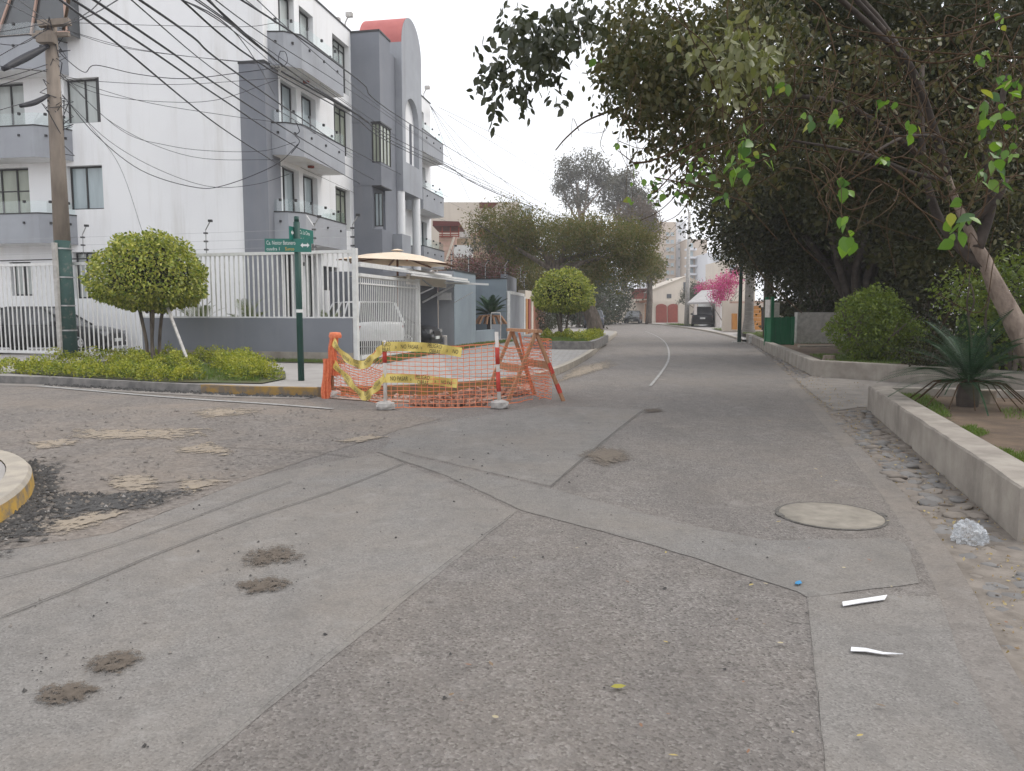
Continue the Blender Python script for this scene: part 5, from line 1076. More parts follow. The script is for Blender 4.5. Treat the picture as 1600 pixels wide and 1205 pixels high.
# ------------------------------------------------------------------ far houses, towers, street furniture
def fpoly(mb, pts, Y, depth):                      # a wall traced at distance Y with real depth behind it
    P = [at(x, y, Y) for x, y in pts]; n = len(P); mb.add(P + [p + Vector((0, depth, 0)) for p in P], [tuple(range(n)), tuple(range(n, 2 * n))[::-1]] + [(i, (i + 1) % n, n + (i + 1) % n, n + i) for i in range(n)])
def fpart(name, par, pts, Y, depth, m):
    b = MB(); fpoly(b, pts, Y, depth); return b.build(name, m, par)
def rect(x0, x1, y0, y1): return [(x0, y1), (x1, y1), (x1, y0), (x0, y0)]
def base(px, Y): p = at(px, 486, Y); return (p.x, Y, 0)
h1 = thing('beige_house', 'large plain beige house with a dark roof opening behind the blue grey wall', 'house', base(740, 62))
fpart('wall', h1, rect(670, 812, 316, 520), 62, 12, m_beige); fpart('roof_opening', h1, [(749, 325), (770, 325), (779, 316.5), (749, 316.5)], 61.9, .3, m_maroon); fpart('shutter', h1, rect(748, 762, 357, 371), 61.7, .4, m_redd); fpart('parapet', h1, rect(735, 765, 364, 371), 61.85, .3, m_pinkb); fpart('shed_roof', h1, [(718, 371), (737, 371), (722, 355), (718, 355)], 61, .8, m_conc)
h2 = thing('tan_house', 'tan terraced house with a maroon roof slab and a white awning', 'house', base(740, 55))
fpart('wall', h2, rect(709, 774, 373, 520), 55, 5, m_tan); fpart('side_wall', h2, rect(686, 712, 368, 520), 54, 6, m_pinkb); fpart('roof', h2, [(676, 353), (721, 353), (717, 346), (676, 345)], 53.2, 4, m_maroon)
for y in (362, 365.5, 369): fpart('rail', h2, rect(686, 716, y, y + 1.6), 53.8, .1, m_redd)
for x in (690, 703, 716): fpart('roof_post', h2, rect(x, x + 1.6, 352, 371), 53.7, .1, m_redd)
fpart('awning', h2, [(709, 402), (737, 402), (738, 388), (734, 383), (709, 383)], 52, 1.5, m_fence); fpart('duct', h2, [(695, 408), (698, 408), (711, 370), (708, 370)], 51, .3, m_cream); fpart('railing', h2, rect(774, 784, 377, 388), 54.5, .08, m_pinkb)
for y in (376, 384, 392, 400): fpart('siding_joint', h2, rect(688, 709, y, y + .8), 53.97, .02, m_tan)
def tower(nm, lbl, cat, x0, x1, ytop, Y, dep, m, wins, bands=()):
    t = thing(nm, lbl, cat, base((x0 + x1) / 2, Y)); fpart('wall', t, rect(x0, x1, ytop, 492), Y, dep, m)
    for w, mm_ in bands: fpart('bay', t, w, Y - 1.2, 1.0, mm_)
    cache = {}
    for (a, c, d, e) in wins:
        o = fpart('window', t, rect(a, c, d, e), Y - (1.35 if any(min(p[0] for p in w) <= a and c <= max(p[0] for p in w) for w, _ in bands) else .12), .15, m_skyglass); fpart('sill', o, rect(a - .6, c + .6, e + .2, e + .9), Y - 1.55 if bands and o.matrix_basis else Y - .3, .2, m_tower)
    return t
W_ = []
for y in range(363, 440, 12): W_ += [(1041, 1046, y, y + 5), (1048, 1053, y, y + 5)]
tower('apartment_tower', 'pale tan and white apartment tower rising behind the cream gabled house', 'apartment tower', 1029, 1056, 347, 165, 14, m_towert, W_)
tower('apartment_tower', 'white slab tower, left neighbour of the tan tower above the acacia', 'apartment tower', 1012, 1028.6, 355, 172, 14, m_tower, [(1015, 1019, y, y + 4) for y in range(365, 440, 11)] + [(1022, 1026, y, y + 4) for y in range(365, 440, 11)])
tower('apartment_tower', 'white blank fronted tower between the tan tower and the balconied one', 'apartment tower', 1056.4, 1072, 346, 166, 14, m_tower, [(1060, 1064, y, y + 3) for y in range(360, 430, 14)])
t_ = tower('apartment_tower', 'tan tower with white balconies beside the big tree crown', 'apartment tower', 1072.4, 1105, 374, 160, 14, m_towert, [(1075, 1083, y, y + 7) for y in range(380, 440, 13)])
for y in range(388, 445, 13): fpart('balcony', t_, rect(1073, 1089, y, y + 3), 158, 2, m_tower)
tower('apartment_tower', 'low white block with pale stepped balconies left of the pink bougainvillea', 'apartment tower', 1105.4, 1134, 395, 150, 14, m_tower, [(1116, 1128, y, y + 4) for y in range(402, 440, 10)])
tower('apartment_block', 'pale hazy apartment block beyond the beige house', 'apartment tower', 779, 832, 322, 150, 14, m_tower, [(x, x + 5, y, y + 4) for x in range(784, 830, 10) for y in range(328, 372, 11)])
tower('apartment_block', 'long pale hazy block behind the eucalyptus trunks', 'apartment tower', 862, 945, 345, 210, 16, m_tower, [(x, x + 5, y, y + 4) for x in range(866, 942, 12) for y in range(350, 372, 10)])
tower('apartment_block', 'cream building with a flat slab roof behind the big tree crown', 'apartment tower', 1130, 1180, 407, 110, 10, m_cream, [(1140, 1152, 414, 428)])
gh = thing('gabled_house', 'cream gabled house with two arched red garage doors', 'house', base(1050, 96))
fpart('wall', gh, [(1014, 508), (1112, 508), (1112, 450), (1073, 432), (1014, 456)], 100, 10, m_cream); b = MB(); fpoly(b, [(1008, 458), (1073, 432), (1073, 430.8), (1008, 456.6)], 99.8, 10.5); fpoly(b, [(1073, 432), (1116, 451.6), (1116, 450.4), (1073, 430.8)], 99.8, 10.5); b.build('roof', m_beige, gh)
fpart('left_wing', gh, rect(985, 1016, 452, 508), 101, 8, m_cream); fpart('balcony_recess', gh, rect(988, 1014, 454, 467), 100.9, .3, m_redd); fpart('eaves', gh, [(984, 454), (1015, 453), (1015, 450.5), (984, 451.5)], 100, 2, m_maroon); fpart('window', gh, rect(1068, 1071.5, 441, 457), 99.9, .2, m_dkglass); fpart('window', gh, rect(1042, 1049, 459.5, 466), 99.9, .2, m_dkglass)
cw = thing('garden_wall', 'cream garden wall with arched red garage doors and a brown gate beside the black car', 'wall', base(1020, 92))
fpart('wall', cw, [(1018, 508), (1076, 508), (1076, 470), (1018, 472)], 92, .4, m_cream); fpart('wall', cw, rect(967, 1006, 471, 506), 93, .4, m_cream); fpart('gate', cw, rect(1007.5, 1018.5, 474, 507), 92.2, .3, m_wood); fpart('pergola', cw, [(997, 473), (1020, 473), (1020, 468), (997, 470)], 91, 2, m_umbw); fpart('wall_base', cw, rect(930, 967, 484, 504), 97, .4, m_tan)
for x0, x1 in ((1025, 1042), (1043.5, 1062)):
    a_ = [(x0, 507), (x1, 507), (x1, 480)] + [((x0 + x1) / 2 + (x1 - x0) / 2 * math.cos(q * math.pi / 8), 480 - 5 * math.sin(q * math.pi / 8)) for q in range(1, 8)] + [(x0, 480)]
    fpart('garage_door', cw, a_, 91.9, .15, m_redd)
cp = thing('carport', 'carport with a pale tiled hipped roof and white pillar over the black vehicle', 'carport', base(1105, 66))
q = [at(1074, 473, 66), at(1121, 471.5, 66), at(1123, 452, 73), at(1096, 454, 73)]; b = MB(); b.add(q + [p + Vector((0, 0, -.15)) for p in q], [(0, 1, 2, 3), (4, 7, 6, 5), (0, 4, 5, 1), (1, 5, 6, 2), (2, 6, 7, 3), (3, 7, 4, 0)]); b.build('roof', m_roof, cp)
fpart('pillar', cp, rect(1119.5, 1126, 472, 513), 65.6, .5, m_whp); fpart('side_wall', cp, rect(1126, 1136, 474, 512.5), 66.4, 8, m_white); fpart('rear_wall', cp, rect(1074, 1122, 474, 510), 76, .3, m_beige); fpart('door', cp, rect(1100, 1119, 472, 492), 75.8, .2, m_redd); fpart('side_panel', cp, rect(1085, 1089, 475, 492), 66, .3, m_whp); fpart('left_wall', cp, rect(1060, 1082, 476, 509.5), 82, .3, m_beige)
og = thing('wooden_gate', 'varnished orange wooden garage front behind the grey palm trunk', 'gate', base(1165, 50))
fpart('post', og, rect(1168, 1170.5, 474, 516), 50, .3, m_orwood); fpart('lintel', og, rect(1144, 1193, 471, 474), 49.8, .6, m_pinkb); fpart('window', og, rect(1170.5, 1175, 482, 494), 50, .2, m_dkglass)
fpart('panel', og, rect(1170.5, 1176, 494.5, 516), 50, .2, m_redd); fpart('side_panel', og, rect(1145, 1152, 490, 515), 50, .3, m_orwood)
for k in range(6): fpart('board', og, rect(1176.3, 1189.5, 478 + k * 6.3, 478 + k * 6.3 + 5.9), 50 - .01 * (k % 2), .2, m_orwood)
fpart('doorway', og, rect(1189.8, 1193, 480, 516), 50.3, .1, m_dark); fpart('wall', og, rect(1130, 1260, 470, 518), 51.5, .4, m_beige)
lp = thing('street_lamp', 'tall grey concrete street lamp post with an arm over the far bend', 'street lamp', base(1072, 72))
b = MB(); b.tube([(16.45, 72, 0), (16.5, 72, 10.6)], [.24, .12], 10); b.build('shaft', m_conc, lp, True); b = MB(); b.tube(spl([(16.5, 72, 10.3), (16.2, 71.8, 11.0), (15.5, 71.5, 11.2)], 4), .05, 6); b.build('arm', m_conc, lp); b = MB(); b.beam((15.6, 71.5, 11.25), (14.9, 71.3, 11.42), .28, .14); b.build('lamp_head', m_steel, lp)
lp2 = thing('utility_pole', 'slim pale pole with a green foot at the far end of the street', 'utility pole', base(950, 100))
b = MB(); b.tube([(12.6, 100, 0), (12.6, 100, 6.2)], [.17, .12], 8); b.build('shaft', m_whp, lp2); b = MB(); b.tube([(12.6, 99.99, 0), (12.6, 99.99, 1.5)], .20, 8); b.build('painted_foot', m_poleg, lp2); b = MB(); b.beam((12.6, 100, 5.4), (18.5, 99, 5.5), .05, .05); b.build('span_wire', m_conc, lp2)
lp3 = thing('lamp_post', 'dark green lamp post rising into the foliage by the planter wall', 'lamp post', (10.25, 34.4, 0))
b = MB(); b.tube([(10.25, 34.4, 0), (10.25, 34.4, 6)], [.085, .07], 10); b.build('shaft', m_poleg, lp3, True); b = MB(); b.bx(10.0, 10.5, 34.2, 34.6, -.02, .06); b.build('foot', m_conc, lp3)
b = MB(); b.lathe([(.10, 0), (.10, .3), (.04, .36)], 8, (10.75, 34.3, .0)); tag(b.build('bollard_stub', m_conc, None), 'short grey concrete stub beside the green lamp post', 'stub')
sp_ = thing('sign_post', 'thin dark post with a small plate in front of the blue grey hatchback', 'sign post', (4.55, 42.5, .12))
b = MB(); b.tube([(4.55, 42.5, .12), (4.55, 42.5, 2.2)], .035, 6); b.build('post', m_poleg, sp_); b = MB(); b.bx(4.45, 4.66, 42.44, 42.46, 1.75, 2.15); b.build('plate', m_steel, sp_)
gbx = thing('guard_booth', 'dark green wooden guard booth with a pale window, under the trees', 'guard booth', (9.75, 27.3, .24))
X0, X1, Y0_, Y1_ = 9.25, 10.0, 27.2, 27.8
for k in range(7):
    b = MB(); x_ = X0 + .05 + k * .093; b.bx(x_, x_ + .089, Y0_ - .012 * (k % 2), Y0_ + .03, .26, 1.22); b.build('board', m_gbox, gbx)
for x_, y_, h_ in ((X0, Y0_, 1.95), (X1, Y0_, 1.25), (X0, Y1_, 1.95), (X1, Y1_, 1.25)): b = MB(); b.bx(x_ - .05, x_ + .05, y_ - .05, y_ + .05, .2, h_); b.build('post', m_gbox, gbx)
b = MB(); b.bx(X0 - .02, X0 + .02, Y0_ + .05, Y1_, .26, 1.22); b.bx(X1 - .02, X1 + .02, Y0_ + .05, Y1_, .26, 1.22); b.bx(X0, X1, Y1_ - .02, Y1_ + .02, .26, 1.22); b.build('side_panel', m_gbox, gbx)
b = MB(); b.bx(X0 + .16, X0 + .40, Y0_ + .4, Y0_ + .45, 1.22, 1.75); b.bx(X0 - .09, X0 - .055, Y0_, Y0_ + .5, 1.22, 1.85); each(b, 'window_board', m_whp, gbx)
gp_ = thing('concrete_block_wall', 'short rough grey concrete wall right of the green booth', 'wall', (11.4, 27.6, .2))
b = MB(); b.bx(10.6, 12.2, 28.4, 28.7, .2, 1.4); b.build('wall', m_conc, gp_); b = MB(); b.bx(11.0, 11.35, 25.2, 25.5, .2, .75); b.build('stub', m_conc, gp_); b = MB(); b.bx(9.6, 11.2, 25.4, 25.6, .2, .31); b.build('kerb', m_ltkerb, gp_)

# ------------------------------------------------------------------ trees and plants at the left
def topiary(lbl, c, zb, zt, rx, ry, n, size, stems, zg):
    t = thing('topiary_tree', lbl, 'tree', (c[0], c[1], zg)); h = zt - zb
    k = n; d = unit(rng.normal(size=(k, 3))); r = (.72 ** 3 + (1 - .72 ** 3) * rng.random(k)) ** (1 / 3) * (1 + .045 * np.sin(d[:, 0] * 9 + d[:, 1] * 7) + .04 * np.sin(d[:, 2] * 13 + d[:, 0] * 6) + .03 * np.sin(d[:, 0] * 23 + d[:, 2] * 19))
    P = d * r[:, None]; z = P[:, 2]; up_ = z > 0
    P2 = np.stack([P[:, 0] * rx, P[:, 1] * ry, np.where(up_, np.abs(z) ** .92 * h * .62, -np.abs(z) ** .75 * h * .36)], 1); low = ~up_
    P2[:, :2] *= (1 + .10 * (1 - np.abs(z)))[:, None] ** 1.0; P2[low, :2] *= 1.0 + .0 * z[low][:, None]; P2 += np.array([c[0], c[1], zb + h * .34])
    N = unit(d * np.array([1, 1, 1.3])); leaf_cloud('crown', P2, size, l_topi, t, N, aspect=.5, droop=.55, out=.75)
    d2 = unit(rng.normal(size=(n // 3, 3))) * rng.random((n // 3, 1)) ** .4 * .72; P3 = np.stack([d2[:, 0] * rx, d2[:, 1] * ry, np.where(d2[:, 2] > 0, d2[:, 2] * h * .66, d2[:, 2] * h * .3)], 1) + np.array([c[0], c[1], zb + h * .34]); leaf_cloud('inner_foliage', P3, size * 1.3, l_ficus, t, None, aspect=.6)  # inner leaves coloured much darker than the crown to deepen its inside shade
    for i in range(stems):
        q = i * 6.28 / stems + .5; r0 = .10 + .05 * (i % 2); b = MB()
        P = [Vector((c[0] + r0 * math.cos(q) * k_ * 1.6, c[1] + r0 * math.sin(q) * k_ * 1.6, zg + (zb + h * .3 - zg) * f + -.05)) + Vector((R.gauss(0, .012), R.gauss(0, .012), 0)) for f, k_ in ((0, .9), (.25, .9), (.5, 1.2), (.75, 1.9), (1, 3.4))]
        b.tube(spl(P, 3), .042, 7); b.build('trunk', m_bark, t, True)
    b = MB()
    for i in range(10): q = R.uniform(0, 6.28); b.tube([(c[0] + .1 * math.cos(q), c[1] + .1 * math.sin(q), zb - .1), (c[0] + rx * .6 * math.cos(q), c[1] + ry * .6 * math.sin(q), zb + h * .45)], [.03, .012], 5)
    b.build('branches', m_bark, t); return t
topiary('large round clipped tree on several stems on the corner bed, left of the street sign', (-9.1, 19.3), 1.50, 3.50, 1.27, 1.25, 15000, .085, 4, .2)
topiary('smaller round clipped bright green tree in the far kerbside bed beside the grey hatchback', (2.05, 30.6), 1.42, 3.20, 1.15, 1.12, 9000, .095, 5, .2)
b = MB(); b.beam((-8.55, 18.95, 1.6), (-7.42, 17.5, .18), .055, .055); tag(b.build('wooden_stake', m_conc), 'thin grey wooden prop leaning against the large round tree', 'stake')
def hedge(lbl, pts, w, h, n, size=.045, z=.15):
    t = thing('low_hedge', lbl, 'hedge', (*pts[0], z)); P = []; N = []
    L = [math.hypot(b_[0] - a[0], b_[1] - a[1]) for a, b_ in zip(pts, pts[1:])]; tot = sum(L)
    for a, b_, l in zip(pts, pts[1:], L):
        k = int(n * l / tot); s = rng.random(k); q = rng.random(k) * math.pi; rr = (.45 + .55 * rng.random(k) ** .5)
        wob = 1 + .26 * np.sin(s * l * 6 + a[0] + 2 * np.cos(q)) + .24 * np.sin(s * l * 15 + a[1] + 3 * np.cos(q)); nx, ny = -(b_[1] - a[1]) / l, (b_[0] - a[0]) / l
        o = np.cos(q) * rr * w / 2 * wob; zz = np.sin(q) ** .7 * rr * h * wob
        P.append(np.stack([a[0] + (b_[0] - a[0]) * s + nx * o, a[1] + (b_[1] - a[1]) * s + ny * o, z + zz], 1)); N.append(np.stack([nx * np.cos(q), ny * np.cos(q), np.sin(q) + .3], 1))
    P = np.concatenate(P); N = unit(np.concatenate(N)); leaf_cloud('foliage', P + rng.normal(size=P.shape) * .02, size, l_hedge, t, N, aspect=.55, droop=-.1, out=.8); return t
bed = MB(); bed.sheet([(-10.6, 16.0), (-6.3, 13.9), (-4.5, 13.65), (-4.35, 14.6), (-4.9, 16.4), (-6.6, 19.4), (-9.8, 20.4), (-11.6, 18.6)], .158); structure('planting_bed', bed, m_lawn)
grass('grass', [(-8.5, 15.1), (-4.6, 13.75), (-5.2, 16.4), (-8, 18.6)], 6000, .09, .155)
hedge('long low golden green hedge along the grey kerb at the front of the corner bed', [(-10.9, 16.35), (-9.2, 15.65), (-7.3, 14.75), (-5.9, 14.05)], .62, .25, 9000)
hedge('low golden green hedge behind the stems of the large round tree', [(-11.2, 18.4), (-9.8, 19.9), (-8.0, 19.7), (-6.4, 18.7)], .7, .29, 7000)
hedge('low hedge clump in front of the stems of the large round tree', [(-9.4, 18.0), (-8.3, 17.5), (-7.2, 17.3)], .6, .28, 4000)
hedge('bright yellow green hedge clump at the right end of the bed beside the sign post', [(-6.6, 17.6), (-5.7, 16.2), (-5.1, 14.9), (-4.75, 14.2)], .75, .31, 8000)
strip_ = [tuple((fpt(s, 0, o))[:2]) for s, o in ((6.3, .2), (.2, .2), (.0, .75), (6.3, .8))]; patch('lawn', strip_, .156, m_lawn); grass('grass', strip_, 3500, .08, .155)
strip2 = [(-3.75, 19.2), (-2.7, 24.4), (-1.9, 28.3), (-.9, 31.4), (-.2, 33.5), (.2, 33.2), (-1.2, 28), (-2.3, 23.6), (-3.2, 18.9)]; patch('lawn', strip2, .1555, m_lawn); grass('grass', strip2, 5000, .09, .155)
b2 = [(.95, 26.4), (2.6, 26.0), (2.95, 27.6), (4.0, 33.0), (3.2, 33.4), (1.0, 33.2)]
b = MB(); wall_run(b, [*b2[::-1], b2[-1]], -.18, .1, .42); 
bed2 = thing('planting_bed', 'raised kerbside planting bed with a grey kerb and lawn around the second round tree', 'planting bed', (2, 29.5, .15)); b.build('bed_kerb', m_kerb, bed2)
b = MB(); b.sheet(b2, .36); b.build('lawn', m_lawn, bed2); grass('grass', [(1.1, 26.6), (2.5, 26.3), (3.0, 29), (1.3, 29.5)], 5000, .11, .36, bed2)
hedge('yellow green hedge along the right side of the far raised bed', [(2.4, 27.0), (2.85, 28.6), (3.4, 31.2), (3.6, 32.6)], .55, .28, 4500, .055, .36)
hedge('yellow green hedge across the far raised bed in front of the second round tree', [(1.2, 29.8), (2.3, 29.3), (2.9, 29.0)], .6, .28, 3500, .055, .36)
# palms behind the fence, cycads
def frond_mesh(name, L, pairs, ll, m, arch=.5, vee=.35, w=.03, lean=.45):
    V = []; Q = []
    for i in range(pairs):
        s = .12 + .88 * i / pairs; x = L * s; z = L * (arch * s - arch * 1.15 * s * s); l = ll * math.sin(math.pi * min(1, .12 + s * .9)) ** .6
        for sd in (-1, 1):
            b_ = len(V); dx = l * lean; V += [(x - w, 0, z), (x + w, 0, z), (x + dx + w * .4, sd * l * .85, z + l * vee * .6 - l * .12), (x + dx, sd * l * .86, z + l * vee * .6 - l * .14)]; Q.append((b_, b_ + 1, b_ + 2, b_ + 3))
    for i in range(8):
        s0, s1 = i / 8, (i + 1) / 8; b_ = len(V); zf = lambda s: L * (arch * s - arch * 1.15 * s * s)
        V += [(L * s0, -.008, zf(s0)), (L * s0, .008, zf(s0)), (L * s1, .008, zf(s1)), (L * s1, -.008, zf(s1))]; Q.append((b_, b_ + 1, b_ + 2, b_ + 3))
    me = bpy.data.meshes.new(name); me.from_pydata(V, [], Q); me.materials.append(m); return me
def rosette(t, c, mesh, n, el0, el1, s0=.8, s1=1.1, seed=3):
    rr = random.Random(seed)
    for i in range(n):
        o = link('frond', mesh, t); o.location = Vector(c) - t.location; e = el0 + (el1 - el0) * (i / n); o.rotation_euler = (rr.gauss(0, .15), -math.radians(e + rr.gauss(0, 5)), i * 2.399 + rr.gauss(0, .15)); s = rr.uniform(s0, s1); o.scale = (s, s, s)
cyc = frond_mesh('cycad_frond', 1.05, 40, .19, l_cyc, .42, .40, .0045, .25)
t = thing('cycad', 'dark green sago cycad with stiff fronds in the right planter beside the leaning trunk', 'cycad', (5.75, 9.55, .25)); b = MB(); b.lathe([(.12, 0), (.13, .12), (.11, .26), (.06, .36)], 12, (5.75, 9.55, .25)); b.build('trunk', m_barkd, t); rosette(t, (5.75, 9.55, .54), cyc, 42, 62, -16, .75, 1.1)
b = MB(); dead = thing('dry_fronds', 'dried grey frond stalks hanging at the foot of the sago cycad', 'dead fronds', (5.75, 9.55, .25))
for i in range(16): q = i * .39; b.tube([(5.75, 9.55, .6), (5.75 + .4 * math.cos(q), 9.55 + .4 * math.sin(q), .55), (5.75 + .7 * math.cos(q), 9.55 + .7 * math.sin(q), .28)], .008, 4)
b.build('stalks', m_twig, dead)
cyc2 = frond_mesh('cycad_frond', .75, 26, .16, l_cyc, .3, .4, .02)
t = thing('cycad', 'small dark cycad with tan dry fronds in the recess of the blue grey wall', 'cycad', (-1.0, 35.4, .6)); b = MB(); b.lathe([(.16, 0), (.15, .5), (.05, .6)], 10, (-1.0, 35.4, .6)); b.build('trunk', m_barkd, t); rosette(t, (-1.0, 35.4, 1.3), cyc2, 22, 60, 0, 1.1, 1.5)
b = MB(); [b.tube([(-1.0, 35.4, 1.25), (-1.0 + .5 * math.cos(q), 35.4 + .4 * math.sin(q), 1.2), (-1.0 + .75 * math.cos(q), 35.4 + .6 * math.sin(q), .85)], .05, 4) for q in [i * .5 for i in range(12)]]; b.build('dry_fronds', m_wood, t)
pal = frond_mesh('palm_frond', 1.1, 22, .24, l_palm, .45, .3, .016)
for i, (s, o, lbl) in enumerate(((5.2, .55, 'feathery palm behind the picket fence, leftmost of the three, next to the round tree'), (3.6, .55, 'feathery palm behind the picket fence in front of the grey pilaster'), (1.2, .6, 'small feathery palm at the fence corner right of the sign post'))):
    p = fpt(s, 0, -o); t = thing('palm_plant', lbl, 'palm', p); b = MB(); b.tube([p, p + Vector((0, 0, .8))], .05, 6); b.build('stem', m_palmt, t); rosette(t, p + Vector((0, 0, .75)), pal, 12 if i < 2 else 8, 75, 15, .75 if i < 2 else .55, 1.0 if i < 2 else .75, i)
# acacia, dark trees, bougainvillea, eucalyptus behind
def tree(name, lbl, c, trunk, rtr, blobs, n, size, lm, bm_, r0=.45, lump=.2, ncl=0, sig=.3, droop=.2, quads=False, limbs=6, grp=None, aspect=.5, out=.4, cname='crown'):
    t = thing(name, lbl, 'tree', c, 0, grp); b = MB(); P = spl(trunk, 4); k = len(P); b.tube(P, [rtr * (1 - .5 * i / k) for i in range(k)], 9)
    tb = b.build('trunk', bm_, t, True); b = MB()
    for i in range(limbs):
        bl = blobs[i % len(blobs)]; e = Vector((bl[0] + R.gauss(0, bl[3] * .4), bl[1] + R.gauss(0, bl[4] * .4), bl[2] + R.uniform(-.3, .5) * bl[5])); a = P[int(k * R.uniform(.55, .99))]
        m_ = lerp(a, e, .5); b.tube(spl([a, Vector(m_) + Vector((R.gauss(0, .2), R.gauss(0, .2), R.gauss(0, .2) + .1)), e], 4), [rtr * .36 * (1 - .92 * j / 9) for j in range(9)], 6)
    b.build('limbs', bm_, t, True); Pp, N = blob_pts(blobs, max(n, 2000), r0, lump)
    if ncl: Pp, N = clumped(Pp, N, ncl, sig, n)
    leaf_cloud(cname, Pp, size, lm, t, N, aspect=aspect, droop=droop, out=out, quads=quads); return t
tree('acacia_tree', 'broad flat crowned olive brown acacia with a thick leaning trunk behind the second round tree', (4.15, 37.5, .1), [(4.15, 37.4, 0), (3.95, 37.6, 1.2), (3.2, 38, 2.4), (2.3, 38.3, 3.3), (1.7, 38.5, 4.3)], .42,
     [(-.3, 38.5, 5.6, 1.9, 2, 1.0), (2.2, 39, 5.2, 2.2, 2.4, 1.0), (4.6, 39, 5.0, 2.4, 2.4, 1.15), (6.1, 39, 4.7, 1.35, 2.2, 1.0), (5.2, 39.5, 3.7, 2.3, 2.0, .9), (.6, 40, 4.5, 1.4, 1.6, .8)], 44000, .13, l_acac, m_bark, .3, .25, 1200, .22, -.1, limbs=7, aspect=.4)
b = MB(); at_ = thing('bare_branches', 'bare pale twigs sticking out of the left end of the acacia crown', 'branches', (0, 38.5, 5))
for i in range(26): limb(b, (R.uniform(-1.3, .9), 38.2 + R.gauss(0, .6), R.uniform(4.8, 5.6)), (R.gauss(-.2, .5), R.gauss(0, .4), .6), R.uniform(.5, 1.0), .018, 1, .5, 4)
b.build('twigs', m_barkl, at_)
def bush(name, lbl, cat, blobs, n, size, lm, c=None, ncl=0, sig=.25, r0=.5, lump=.2, quads=False, grp=None, aspect=.5, droop=.2, out=.5, zmin=None):
    c = c or (blobs[0][0], blobs[0][1], .1); t = thing(name, lbl, cat, c, 0, grp); P, N = blob_pts(blobs, n if not ncl else max(4000, ncl * 4), r0, lump, zmin)
    if ncl: P, N = clumped(P, N, ncl, sig, n)
    leaf_cloud('foliage', P, size, lm, t, N, aspect=aspect, droop=droop, out=out, quads=quads)
    b = MB(); bl = blobs[0]
    for i in range(6): limb(b, (bl[0] + R.gauss(0, bl[3] * .15), bl[1] + R.gauss(0, bl[4] * .15), c[2]), (R.gauss(0, .4), R.gauss(0, .4), 1), (bl[2] + bl[5] * .4 - c[2]) * .7, .03 + .012 * bl[5], 1, .5, 5)
    b.build('stems', m_bark, t); return t
bush('bougainvillea', 'dull purple bougainvillea hanging over the blue grey wall', 'bougainvillea', [(-2.6, 45, 3.6, 1.4, 1.2, .9), (-1.0, 45.5, 4.0, 1.5, 1.2, 1.0), (-3.9, 45, 3.3, 1.0, 1, .7)], 9000, .13, l_purp, (-2, 45, .15), 350, .22)
bush('garden_shrub', 'dark green garden shrub right of the purple bougainvillea behind the wall', 'shrub', [(.6, 46.5, 3.5, 1.7, 1.6, 1.7), (1.6, 48.5, 3.4, 1.6, 1.6, 1.7)], 9000, .14, l_acac, (.8, 47, .15), 300, .25)
bush('garden_shrub', 'leafy pale grey green shrub under the left end of the acacia crown', 'shrub', [(-.2, 47.0, 5.6, 1.5, 1.2, 1.3), (-1.7, 48, 5.9, .9, .8, .7)], 3500, .2, l_euc, (0, 47, .15), 120, .25)
bush('hanging_creeper', 'dark green creeper under the second round tree by the brick wall', 'creeper', [(2.2, 50, 1.3, .9, 2.5, 1.2), (2.9, 57, 1.2, .8, 2.5, 1.2)], 5000, .13, l_dkt, (2.2, 50, .1))
bush('conifer_clump', 'dark tall evergreen mass behind the blue grey hatchback', 'evergreen', [(8.2, 78, 3.2, 2.6, 3, 3.6), (10.8, 84, 3.0, 2.4, 3, 3.2), (6.0, 74, 3.4, 2.2, 3, 3.6)], 14000, .28, l_dkt, (8.2, 78, 0), 500, .4)
bush('dark_tree_mass', 'dusky dark trees filling the space under the acacia crown', 'trees', [(5.5, 62, 3.2, 2.6, 2.5, 2.8), (2.6, 60, 3.6, 2.4, 2.5, 2.8)], 10000, .22, l_dkt, (5.5, 62, 0), 400, .35)
t = thing('roadside_tree', 'slender brown barked street tree in front of the cream garden wall', 'tree', (15.2, 84, 0)); b = MB(); b.tube(spl([(15.0, 84, 0), (15.1, 84, 3), (15.0, 84, 6)], 4), [.38, .36, .34, .33, .32, .30, .28, .25, .22], 8); b.build('trunk', m_bark, t, True); P, N = blob_pts([(14.6, 84, 6.2, 2.2, 2, 1.6)], 3500, .3); leaf_cloud('crown', *clumped(P, N, 150, .3, 3500)[:1], .3, l_acac, t)
def euc(lbl, x, Y, zt, blobs, seed):
    t = thing('eucalyptus_tree', lbl, 'tree', (x, Y, 0)); b = MB(); tips = []
    P = spl([(x, Y, 0), (x + .4, Y, zt * .35), (x - .3, Y, zt * .6), (x - .8, Y, zt * .85)], 5); b.tube(P, [.5 * (1 - .7 * i / len(P)) for i in range(len(P))], 8)
    for bl in blobs: a = P[int(len(P) * R.uniform(.4, .8))]; b.tube(spl([a, lerp(a, bl[:3], .6), bl[:3]], 4), [.2 - .018 * j for j in range(9)], 5)
    b.build('trunk', m_barkl, t, True); Pp, N = blob_pts(blobs, 4000, .2, .3); Pc, Nc = clumped(Pp, N, 110, .5, 6500); leaf_cloud('crown', Pc, .42, l_euc, t, Nc, aspect=.35, droop=.7, out=.1, quads=False)
euc('tall grey green eucalyptus, leftmost of the pair on the skyline', 9.6, 105, 22, [(7.5, 105, 20.2, 2.3, 2.5, 2.2), (10.5, 105, 20.5, 2.6, 2.5, 2.4), (9.0, 105, 17.0, 2.4, 2.5, 1.8), (6.4, 105, 18.5, 1.4, 1.5, 1.5), (12.2, 105, 18, 2.0, 2, 1.9)], 1)
